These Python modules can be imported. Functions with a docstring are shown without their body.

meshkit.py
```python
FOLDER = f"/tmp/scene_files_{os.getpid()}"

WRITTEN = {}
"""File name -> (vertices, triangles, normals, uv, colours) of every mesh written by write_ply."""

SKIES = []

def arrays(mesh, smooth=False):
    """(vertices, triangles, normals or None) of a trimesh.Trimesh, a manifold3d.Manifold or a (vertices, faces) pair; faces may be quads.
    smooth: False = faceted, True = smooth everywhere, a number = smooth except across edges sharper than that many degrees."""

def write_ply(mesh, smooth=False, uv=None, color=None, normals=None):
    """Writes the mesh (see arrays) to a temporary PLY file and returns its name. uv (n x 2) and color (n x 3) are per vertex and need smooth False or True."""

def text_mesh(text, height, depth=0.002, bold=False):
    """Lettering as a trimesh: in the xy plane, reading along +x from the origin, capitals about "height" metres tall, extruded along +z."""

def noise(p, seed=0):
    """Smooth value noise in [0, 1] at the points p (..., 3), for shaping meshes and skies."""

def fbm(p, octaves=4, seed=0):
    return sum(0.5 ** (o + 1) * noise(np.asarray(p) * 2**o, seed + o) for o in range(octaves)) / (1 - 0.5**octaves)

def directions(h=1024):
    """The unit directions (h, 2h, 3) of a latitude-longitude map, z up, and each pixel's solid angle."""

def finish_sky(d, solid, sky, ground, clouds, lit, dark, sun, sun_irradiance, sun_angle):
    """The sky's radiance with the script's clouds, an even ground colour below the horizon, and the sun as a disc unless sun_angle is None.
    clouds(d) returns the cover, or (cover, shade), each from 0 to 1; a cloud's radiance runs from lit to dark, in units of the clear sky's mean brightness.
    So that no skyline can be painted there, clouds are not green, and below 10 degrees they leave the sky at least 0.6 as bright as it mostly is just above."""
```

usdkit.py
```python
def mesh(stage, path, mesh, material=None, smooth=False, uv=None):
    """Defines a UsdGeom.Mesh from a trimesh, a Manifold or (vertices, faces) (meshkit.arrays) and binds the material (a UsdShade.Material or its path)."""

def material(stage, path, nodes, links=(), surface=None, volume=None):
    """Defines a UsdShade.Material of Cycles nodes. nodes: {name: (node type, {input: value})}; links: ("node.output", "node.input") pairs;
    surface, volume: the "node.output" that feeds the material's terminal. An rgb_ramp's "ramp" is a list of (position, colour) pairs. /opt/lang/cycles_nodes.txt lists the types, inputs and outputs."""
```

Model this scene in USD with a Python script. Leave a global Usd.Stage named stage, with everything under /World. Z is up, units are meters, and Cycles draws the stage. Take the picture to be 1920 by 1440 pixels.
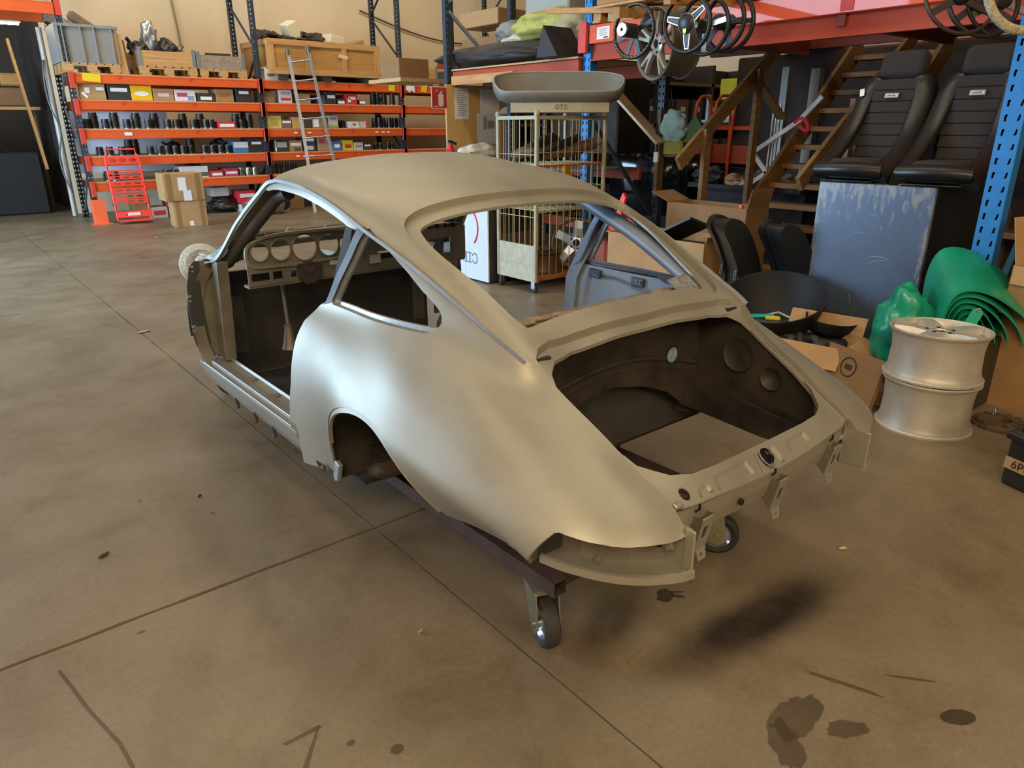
import math, random
import numpy as np, trimesh, manifold3d as m3
from scipy.interpolate import PchipInterpolator as PC, CubicSpline
from shapely.geometry import Polygon, Point, box as sbox
from shapely.ops import unary_union
from shapely import affinity
import usdkit, meshkit
from pxr import Usd, UsdGeom, UsdLux, UsdShade, Gf, Sdf

stage = Usd.Stage.CreateInMemory()
UsdGeom.SetStageUpAxis(stage, UsdGeom.Tokens.z)
UsdGeom.SetStageMetersPerUnit(stage, 1.0)
UsdGeom.Xform.Define(stage, '/World')
UsdGeom.Scope.Define(stage, '/World/Looks')
PI = math.pi

# ------------------------------------------------------------------ camera
# x runs along the racks to the right and away, y along the shell towards its nose
EXPOSURE = 0.0
def make_camera():
    A, P, R = math.radians(39.18), math.radians(19.9), 0.0022
    ca, sa, cp, sp = math.cos(A), math.sin(A), math.cos(P), math.sin(P)
    right = np.array([ca, -sa, 0.0]); fwd = np.array([sa * cp, ca * cp, -sp]); down = np.array([-sa * sp, -ca * sp, -cp])
    r = right * math.cos(R) + down * math.sin(R); d = -right * math.sin(R) + down * math.cos(R)
    cam = UsdGeom.Camera.Define(stage, '/World/camera')
    m = Gf.Matrix4d(*r, 0, *(-d), 0, *(-fwd), 0, 0, 0, 1.52, 1)
    cam.AddTransformOp().Set(m)
    cam.CreateHorizontalApertureAttr(36.0); cam.CreateVerticalApertureAttr(27.0)
    cam.CreateFocalLengthAttr(36.0 * 1331 / 1920)
    cam.CreateClippingRangeAttr(Gf.Vec2f(0.05, 200))
    cam.CreateExposureAttr(EXPOSURE)
make_camera()

# ------------------------------------------------------------------ light
def rect_light(name, loc, size, aim, color, power, spread=None):
    """power: radiance-like intensity; the light faces along aim"""
    L = UsdLux.RectLight.Define(stage, '/World/' + name)
    z = -np.array(aim, float); z /= np.linalg.norm(z)
    up = np.array([0, 0, 1.0]) if abs(z[2]) < 0.9 else np.array([0, 1.0, 0])
    x = np.cross(up, z); x /= np.linalg.norm(x); y = np.cross(z, x)
    L.AddTransformOp().Set(Gf.Matrix4d(*x, 0, *y, 0, *z, 0, *[float(v) for v in loc], 1))
    L.CreateWidthAttr(size[0]); L.CreateHeightAttr(size[1])
    L.CreateIntensityAttr(power); L.CreateColorAttr(Gf.Vec3f(*color))
    return L
DAY = (0.47, 0.71, 1.0)
WARM = (1.0, 0.76, 0.50)
# the open roller door in the left wall
rect_light('door_daylight', (-3.92, 9.8, 2.3), (6.0, 4.5), (1, 0, 0), DAY, 14.5)
# roof lights of the hall (long diffuse strips), a lamp behind the camera, and added fills
rect_light('roof_light_strip', (3.4, 4.0, 6.6), (0.5, 14.0), (0, 0, -1), (1.0, 0.84, 0.62), 9.0)
rect_light('roof_light_strip_001', (-1.2, 4.0, 6.6), (0.5, 14.0), (0, 0, -1), (1.0, 0.84, 0.62), 5.0)
rect_light('roof_light_strip_002', (6.0, 12.0, 6.4), (9.0, 0.6), (0, 0.35, -1), (1.0, 0.84, 0.62), 14.0)  # added fill that brightens the back wall; no such strip is known
rect_light('hall_lamp', (-2.6, -2.0, 4.4), (3.0, 1.6), (0.5, 0.45, -0.75), WARM, 18.0)
rect_light('hall_lamp_001', (1.2, -4.5, 3.6), (2.4, 1.2), (0.05, 0.9, -0.45), WARM, 14.0)  # unseen fill light added to brighten the latch panel of the shell
dome = UsdLux.DomeLight.Define(stage, '/World/sky')
dome.CreateIntensityAttr(0.25); dome.CreateColorAttr(Gf.Vec3f(0.9, 0.92, 1.0))

# ------------------------------------------------------------------ materials
_mats = {}
def srgb(*c):
    if len(c) == 1 and isinstance(c[0], str):
        h = c[0].lstrip('#'); c = [int(h[i:i + 2], 16) / 255 for i in (0, 2, 4)]
    return tuple(v / 12.92 if v <= 0.04045 else ((v + 0.055) / 1.055) ** 2.4 for v in c)
def mat(name, col, rough=0.5, metal=0.0, var=0.0, scale=6.0, bump=0.0, bscale=None, var2=None, coat=0.0, stretch=None, spec=0.5, emit=None):
    """plain or noise-mottled principled material; col is linear or '#rrggbb'"""
    if name in _mats: return _mats[name]
    if isinstance(col, str): col = srgb(col)
    path = '/World/Looks/' + name
    nodes = {'p': ('principled_bsdf', {'base_color': col, 'roughness': rough, 'metallic': metal, 'specular_ior_level': spec, 'coat_weight': coat})}
    links = []
    if emit:
        nodes['p'][1]['emission_color'] = emit[0]; nodes['p'][1]['emission_strength'] = emit[1]
    if var or bump or var2:
        nodes['t'] = ('texture_coordinate', {})
        nodes['m'] = ('mapping', {'scale': stretch or (1, 1, 1)})
        links += [('t.object', 'm.vector')]
    if var or var2:
        nodes['n'] = ('noise_texture', {'scale': scale, 'detail': 6.0, 'roughness': 0.62})
        if isinstance(var2, str): var2 = srgb(var2)
        lo = tuple(max(0, v * (1 - var)) for v in col); hi = var2 or tuple(min(1, v * (1 + var)) for v in col)
        nodes['r'] = ('rgb_ramp', {'ramp': [(0.0, lo), (0.34, lo), (0.66, hi), (1.0, hi)]})
        links += [('m.vector', 'n.vector'), ('n.fac', 'r.fac'), ('r.color', 'p.base_color')]
    if bump:
        nodes['n2'] = ('noise_texture', {'scale': bscale or scale * 6, 'detail': 4.0})
        nodes['b'] = ('bump', {'strength': bump, 'distance': 0.01})
        links += [('m.vector', 'n2.vector'), ('n2.fac', 'b.height'), ('b.normal', 'p.normal')]
    _mats[name] = usdkit.material(stage, path, nodes, links, surface='p.BSDF')
    return _mats[name]
def wood(name, c1, c2, axis=0, scale=7.0, rough=0.65):
    if name in _mats: return _mats[name]
    st = [22, 22, 22]; st[axis] = 1.6
    nodes = {'t': ('texture_coordinate', {}), 'm': ('mapping', {'scale': tuple(st)}),
             'n': ('noise_texture', {'scale': scale / 7, 'detail': 7.0, 'roughness': 0.6, 'distortion': 0.6}),
             'r': ('rgb_ramp', {'ramp': [(0.25, srgb(c1)), (0.75, srgb(c2))]}),
             'b': ('bump', {'strength': 0.25, 'distance': 0.004}),
             'p': ('principled_bsdf', {'roughness': rough})}
    _mats[name] = usdkit.material(stage, '/World/Looks/' + name, nodes, [('t.object', 'm.vector'), ('m.vector', 'n.vector'), ('n.fac', 'r.fac'), ('r.color', 'p.base_color'), ('n.fac', 'b.height'), ('b.normal', 'p.normal')], surface='p.BSDF')
    return _mats[name]

# ------------------------------------------------------------------ helpers
_used = {}
def numbered(parent, name):
    k = parent + '/' + name; n = _used.get(k, 0); _used[k] = n + 1
    return name if n == 0 else '%s_%03d' % (name, n)
def ppath(parent): return '/World' if parent is None else str(parent.GetPath())
def keys(o, label=None, cat=None, group=None, kind=None):
    for k, v in (('label', label), ('category', cat), ('group', group), ('kind', kind)):
        if v: o.SetCustomDataByKey(k, v)
    return o
def xf(loc=(0, 0, 0), rz=0, rx=0, ry=0, s=1.0):
    cz, sz = math.cos(rz), math.sin(rz); M = np.eye(4)
    Rz = np.array([[cz, -sz, 0], [sz, cz, 0], [0, 0, 1]])
    Rx = np.array([[1, 0, 0], [0, math.cos(rx), -math.sin(rx)], [0, math.sin(rx), math.cos(rx)]])
    Ry = np.array([[math.cos(ry), 0, math.sin(ry)], [0, 1, 0], [-math.sin(ry), 0, math.cos(ry)]])
    M[:3, :3] = Rz @ Ry @ Rx * s; M[:3, 3] = loc
    return M
def thing(name, label, cat, loc=(0, 0, 0), rz=0.0, group=None, rx=0.0, ry=0.0, kind=None, s=1.0):
    x = UsdGeom.Xform.Define(stage, '/World/' + numbered('/World', name))
    M = xf(loc, rz, rx, ry, s)
    x.AddTransformOp().Set(Gf.Matrix4d(*[float(v) for v in M.T.ravel()]))
    return keys(x.GetPrim(), label, cat, group, kind)
def dup(root, loc, rz=0.0, label=None, group=None, rx=0.0, ry=0.0, s=1.0):
    was = root.GetCustomData()
    base = root.GetName()
    if base[-4:-3] == '_' and base[-3:].isdigit(): base = base[:-4]
    r = UsdGeom.Xform.Define(stage, '/World/' + numbered('/World', base))
    r.GetPrim().GetReferences().AddInternalReference(root.GetPath())
    r.GetPrim().SetInstanceable(True)
    M = xf(loc, rz, rx, ry, s)
    r.ClearXformOpOrder(); r.AddTransformOp(UsdGeom.XformOp.PrecisionDouble).Set(Gf.Matrix4d(*[float(v) for v in M.T.ravel()]))
    return keys(r.GetPrim(), label or was['label'], was['category'], group or was.get('group'))
class MB:
    """collects shapes that become one mesh"""
    def __init__(self): self.m = []
    def add(self, mesh, M=None):
        if hasattr(mesh, 'to_mesh'):
            q = mesh.to_mesh(); mesh = trimesh.Trimesh(np.array(q.vert_properties[:, :3]), np.array(q.tri_verts), process=False)
        if isinstance(mesh, tuple): mesh = trimesh.Trimesh(mesh[0], mesh[1], process=False)
        mesh = mesh.copy()
        if M is not None: mesh.apply_transform(M)
        self.m.append(mesh); return self
    def box(self, c, s, rz=0, rx=0, ry=0, bev=0.0):
        s = [float(v) for v in s]
        if bev:
            b = min(bev, min(s) * 0.45); x, y, z = [v / 2 for v in s]
            pts = [(sx * (x - b * (k != 0)), sy * (y - b * (k != 1)), sz * (z - b * (k != 2))) for sx in (-1, 1) for sy in (-1, 1) for sz in (-1, 1) for k in range(3)]
            me = trimesh.Trimesh(pts).convex_hull
        else: me = trimesh.creation.box(s)
        return self.add(me, xf(c, rz, rx, ry))
    def bar(self, p, q, w, h=None, up=(0, 0, 1)):
        """rectangular bar between two points, w across, h along up"""
        p, q = np.array(p, float), np.array(q, float); d = q - p; L = np.linalg.norm(d); d /= L
        u = np.array(up, float)
        if abs(u @ d) > 0.97: u = np.array([1.0, 0, 0])
        x = np.cross(u, d); x /= np.linalg.norm(x); y = np.cross(d, x)
        M = np.eye(4); M[:3, 0] = x; M[:3, 1] = y; M[:3, 2] = d; M[:3, 3] = (p + q) / 2
        return self.add(trimesh.creation.box((w, h or w, L)), M)
    def cyl(self, p, q, r, r2=None, seg=16):
        p, q = np.array(p, float), np.array(q, float)
        return self.lathe([(0, 0), (r, 0), (r if r2 is None else r2, np.linalg.norm(q - p)), (0, np.linalg.norm(q - p))], seg, p, q - p)
    def lathe(self, prof, seg=24, at=(0, 0, 0), axis=(0, 0, 1), M=None):
        """profile of (radius, height) turned about axis"""
        a = np.array(axis, float); a /= np.linalg.norm(a)
        me = revolve(prof, seg)
        T = np.eye(4); u = np.array([1.0, 0, 0]) if abs(a[0]) < 0.9 else np.array([0, 1.0, 0])
        x = np.cross(u, a); x /= np.linalg.norm(x); y = np.cross(a, x)
        T[:3, 0] = x; T[:3, 1] = y; T[:3, 2] = a; T[:3, 3] = at
        return self.add(me, T if M is None else M @ T)
    def tube(self, path, r, seg=8, closed=False):
        return self.add(sweep(path, [(r * math.cos(t), r * math.sin(t)) for t in np.arange(seg) * 2 * PI / seg], closed))
    def prism(self, poly, h, M=None):
        """shapely polygon or points in xy, extruded h along z"""
        if not hasattr(poly, 'geom_type'): poly = Polygon(poly)
        if not poly.is_valid: poly = poly.buffer(0)
        for g in getattr(poly, 'geoms', [poly]):
            if g.area > 1e-9: self.add(trimesh.creation.extrude_polygon(g, h, engine='earcut'), M)
        return self
    def build(self, name, material, parent=None, smooth=False, label=None, cat=None, group=None, kind=None, M=None):
        me = trimesh.util.concatenate(self.m) if len(self.m) > 1 else self.m[0]
        if M is not None: me = me.copy(); me.apply_transform(M)
        p = ppath(parent)
        o = usdkit.mesh(stage, p + '/' + numbered(p, name), me, material, smooth=smooth)
        return keys(o.GetPrim(), label, cat, group, kind)
def revolve(prof, seg):
    prof = np.array(prof, float); n = len(prof); v = []
    t = np.arange(seg) * 2 * PI / seg
    V = np.stack([prof[:, None, 0] * np.cos(t), prof[:, None, 0] * np.sin(t), np.repeat(prof[:, 1:2], seg, 1)], -1).reshape(-1, 3)
    i, j = np.meshgrid(np.arange(n - 1), np.arange(seg), indexing='ij'); k = (j + 1) % seg
    a, b, c, d = i * seg + j, i * seg + k, (i + 1) * seg + k, (i + 1) * seg + j
    F = np.vstack([np.stack([a, b, c], -1).reshape(-1, 3), np.stack([a, c, d], -1).reshape(-1, 3)])
    me = trimesh.Trimesh(V, F, process=False); me.merge_vertices(); me.update_faces(me.nondegenerate_faces()); return me
def sweep(path, prof, closed=False, up=(0, 0, 1), caps=True):
    path = np.array(path, float); n = len(path); prof = np.array(prof, float); k = len(prof)
    if closed: tan = np.roll(path, -1, 0) - np.roll(path, 1, 0)
    else:
        tan = np.gradient(path, axis=0)
    tan /= np.maximum(np.linalg.norm(tan, axis=1, keepdims=True), 1e-9)
    V = []; u = np.array(up, float)
    x = np.cross(u, tan[0])
    if np.linalg.norm(x) < 1e-3: x = np.cross([1.0, 0.01, 0], tan[0])
    for i in range(n):
        x = x - tan[i] * (x @ tan[i]); x /= np.linalg.norm(x); y = np.cross(tan[i], x)
        V.append(path[i] + prof[:, :1] * x + prof[:, 1:2] * y)
    V = np.concatenate(V); F = []
    m = n if closed else n - 1
    i, j = np.meshgrid(np.arange(m), np.arange(k), indexing='ij'); i2 = (i + 1) % n; j2 = (j + 1) % k
    a, b, c, d = i * k + j, i * k + j2, i2 * k + j2, i2 * k + j
    F = np.vstack([np.stack([a, b, c], -1).reshape(-1, 3), np.stack([a, c, d], -1).reshape(-1, 3)])
    if not closed and caps:
        V = np.vstack([V, path[:1], path[-1:]]); c0, c1 = n * k, n * k + 1; q = np.arange(k)
        F = np.vstack([F, np.c_[np.full(k, c0), (q + 1) % k, q], np.c_[np.full(k, c1), (n - 1) * k + q, (n - 1) * k + (q + 1) % k]])
    return trimesh.Trimesh(V, F, process=False)
def smooth_path(pts, n=40, closed=False):
    pts = np.array(pts, float)
    if closed: pts = np.vstack([pts, pts[:1]])
    d = np.r_[0, np.cumsum(np.linalg.norm(np.diff(pts, axis=0), axis=1))]
    cs = CubicSpline(d, pts, bc_type='periodic' if closed else 'natural')
    t = np.linspace(0, d[-1], n, endpoint=not closed); return cs(t)
def circle(c, r, n=24, plane='xy'):
    t = np.arange(n) * 2 * PI / n; z = np.zeros(n); a, b = r * np.cos(t), r * np.sin(t)
    return np.array(c, float) + {'xy': np.c_[a, b, z], 'xz': np.c_[a, z, b], 'yz': np.c_[z, a, b]}[plane]
def rrect(w, h, r, n=5):
    return sbox(-w / 2 + r, -h / 2 + r, w / 2 - r, h / 2 - r).buffer(r, quad_segs=n)
def blob(seed, r, n=3, amp=0.35, freq=2.5):
    s = trimesh.creation.icosphere(n); v = s.vertices
    k = 1 + amp * (meshkit.fbm(v * freq + seed * 7.3, 3, seed) - 0.5) * 2
    s.vertices = v * k[:, None] * np.array(r); return s
def lettering(txt, h, M, depth=0.0015, bold=False):
    me = meshkit.text_mesh(txt, h, depth, bold); b = me.bounds; me.apply_translation([-(b[0][0] + b[1][0]) / 2, -h / 2, 0]); me.apply_transform(M); return me
# lettering frames: face towards -y, towards -x
FACE_Y = np.array([[1, 0, 0, 0], [0, 0, -1, 0], [0, 1, 0, 0], [0, 0, 0, 1.0]])
FACE_X = np.array([[0, 0, -1, 0], [-1, 0, 0, 0], [0, 1, 0, 0], [0, 0, 0, 1.0]])
def at(loc, F): M = F.copy(); M[:3, 3] = loc; return M
# ------------------------------------------------------------------ the hall
def floor_material():
    n = {'t': ('texture_coordinate', {}), 'g': ('geometry', {}),
         'n1': ('noise_texture', {'scale': 0.8, 'detail': 7.0, 'roughness': 0.66, 'distortion': 0.5}),
         'n2': ('noise_texture', {'scale': 2.6, 'detail': 8.0, 'roughness': 0.68, 'distortion': 0.4}),
         'n3': ('noise_texture', {'scale': 55.0, 'detail': 5.0, 'roughness': 0.7}),
         'ms': ('mapping', {'scale': (1.0, 0.16, 1.0), 'rotation': (0, 0, 0.5)}),
         'n4': ('noise_texture', {'scale': 2.4, 'detail': 6.0, 'roughness': 0.65}),
         'r1': ('rgb_ramp', {'ramp': [(0.30, srgb('#6b5f4c')), (0.50, srgb('#7e715b')), (0.72, srgb('#8c806b'))]}),
         'r2': ('rgb_ramp', {'ramp': [(0.34, (0.76, 0.73, 0.68)), (0.50, (0.97, 0.97, 0.97)), (0.8, (1.05, 1.04, 1.03))]}),
         'r3': ('rgb_ramp', {'ramp': [(0.30, (0.82, 0.81, 0.80)), (0.7, (1.08, 1.08, 1.08))]}),
         'r4': ('rgb_ramp', {'ramp': [(0.24, (0.82, 0.80, 0.77)), (0.40, (1, 1, 1)), (1, (1, 1, 1))]}),
         'm1': ('mix', {'mix_type': 'multiply', 'fac': 0.75}), 'm2': ('mix', {'mix_type': 'multiply', 'fac': 0.85}), 'm3': ('mix', {'mix_type': 'multiply', 'fac': 0.6}),
         'rr': ('rgb_ramp', {'ramp': [(0.3, (0.33, 0.33, 0.33)), (0.7, (0.56, 0.56, 0.56))]}),
         'b': ('bump', {'strength': 0.10, 'distance': 0.004}),
         'p': ('principled_bsdf', {'roughness': 0.5, 'specular_ior_level': 0.5})}
    l = [('g.position', 'n1.vector'), ('g.position', 'n2.vector'), ('g.position', 'n3.vector'), ('g.position', 'ms.vector'), ('ms.vector', 'n4.vector'),
         ('n1.fac', 'r1.fac'), ('n2.fac', 'r2.fac'), ('n3.fac', 'r3.fac'), ('n4.fac', 'r4.fac'),
         ('r1.color', 'm1.color1'), ('r2.color', 'm1.color2'), ('m1.color', 'm2.color1'), ('r3.color', 'm2.color2'), ('m2.color', 'm3.color1'), ('r4.color', 'm3.color2'),
         ('m3.color', 'p.base_color'), ('n2.fac', 'rr.fac'), ('rr.color', 'p.roughness'), ('n3.fac', 'b.height'), ('b.normal', 'p.normal')]
    return usdkit.material(stage, '/World/Looks/concrete', n, l, surface='p.BSDF')
CONC = floor_material()
JOINT = mat('joint_dirt', '#2c2620', 0.9)
def wobble(p, q, gap, seed):
    """joint edge from p to q, slightly broken"""
    n = max(2, int(np.linalg.norm(np.array(q) - p) / 0.06)); t = np.linspace(0, 1, n)[:, None]
    P = np.array(p) + t * (np.array(q, float) - p)
    d = (np.array(q, float) - p); d /= np.linalg.norm(d); nrm = np.array([-d[1], d[0]])
    w = (meshkit.noise(np.c_[P * 9, np.full(n, seed)], seed) - 0.5) * gap * 0.9 + (meshkit.noise(np.c_[P * 1.3, np.full(n, seed)], seed + 5) - 0.5) * gap * 0.6
    w[0] = w[-1] = 0
    return P + w[:, None] * nrm
def build_floor():
    f = UsdGeom.Xform.Define(stage, '/World/floor').GetPrim(); keys(f, 'grey brown concrete hall floor cut into slabs by saw joints', None, None, 'structure')
    MB().box((5.0, 6.3, -0.075), (18.4, 25.6, 0.05)).build('joint_bed', JOINT, f)
    xs = [(-4.1, 0), (1.148, 0.006), (6.24, 0.006), (14.2, 0)]; ys = [(-6.5, 0), (2.286, 0.012), (7.36, 0.005), (12.45, 0.004), (19.1, 0)]
    for i in range(3):
        for j in range(4):
            x0, x1 = xs[i][0] + xs[i][1] / 2, xs[i + 1][0] - xs[i + 1][1] / 2; y0, y1 = ys[j][0] + ys[j][1] / 2, ys[j + 1][0] - ys[j + 1][1] / 2
            s = 11 * i + 3 * j + 1
            ring = np.vstack([wobble((x0, y0), (x1, y0), max(ys[j][1], .002), s), wobble((x1, y0), (x1, y1), .004, s + 1)[1:], wobble((x1, y1), (x0, y1), max(ys[j + 1][1], .002), s + 2)[1:], wobble((x0, y1), (x0, y0), .004, s + 3)[1:-1]])
            MB().prism(Polygon(ring).buffer(0), 0.05, xf((0, 0, -0.05))).build('slab', CONC, f)
build_floor()
WALLM = mat('painted_wall', '#e0cba6', 0.85, var=0.05, scale=0.8, bump=0.05, bscale=12)
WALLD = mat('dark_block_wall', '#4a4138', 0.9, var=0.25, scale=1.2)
def struct(name, mb, m, label=None): return mb.build(name, m, None, label=label, kind='structure')
struct('wall_back', MB().box((8.26, 15.85, 3.5), (11.9, 0.1, 7.0)), WALLM, 'beige painted wall behind the orange pallet racking')
struct('wall_right', MB().box((14.15, 4.7, 3.5), (0.1, 22.4, 7.0)), WALLM)
struct('wall_front', MB().box((5.1, -6.45, 3.5), (18.3, 0.1, 7.0)), mat('front_wall', '#b8a68a', 0.9))
struct('wall_left', MB().box((-4.0, .1, 3.5), (0.1, 13.2, 7.0)).box((-4.0, 16.0, 3.5), (0.1, 6.2, 7.0)).box((-4.0, 9.8, 5.85), (0.1, 6.4, 2.3)), mat('left_wall', '#b8a68a', 0.9))
struct('ceiling', MB().box((5.1, 6.3, 7.05), (18.3, 25.6, 0.1)), mat('ceiling_sheet', '#a89c88', 0.9))
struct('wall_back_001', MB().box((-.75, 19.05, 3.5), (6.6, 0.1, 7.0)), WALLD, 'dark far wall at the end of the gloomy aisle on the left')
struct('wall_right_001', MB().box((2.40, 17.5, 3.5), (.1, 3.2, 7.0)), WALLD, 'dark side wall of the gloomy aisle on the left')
# stains on the concrete: thin dried patches
def blot(cx, cy, rx, ry, rot, seed, amp=0.5):
    t = np.linspace(0, 2 * PI, 60, endpoint=False); k = 1 + amp * (meshkit.fbm(np.c_[np.cos(t) * 1.6, np.sin(t) * 1.6, np.full(60, seed * 3.1)], 4, seed) - 0.5) * 2
    x, y = rx * k * np.cos(t), ry * k * np.sin(t); c, s = math.cos(rot), math.sin(rot)
    return Polygon(np.c_[cx + c * x - s * y, cy + s * x + c * y]).buffer(0)
def stain_mat(name, col, alpha, soft_scale=3.0):
    n = {'g': ('geometry', {}), 'n': ('noise_texture', {'scale': soft_scale, 'detail': 6.0, 'roughness': 0.7}),
         'r': ('rgb_ramp', {'ramp': [(0.25, (alpha * 0.45,) * 3), (0.65, (alpha,) * 3)]}),
         'd': ('principled_bsdf', {'base_color': srgb(col), 'roughness': 0.45}), 't': ('transparent_bsdf', {}), 'x': ('mix_closure', {})}
    return usdkit.material(stage, '/World/Looks/' + name, n, [('g.position', 'n.vector'), ('n.fac', 'r.fac'), ('r.color', 'x.fac'), ('t.BSDF', 'x.closure1'), ('d.BSDF', 'x.closure2')], surface='x.closure')
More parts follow.
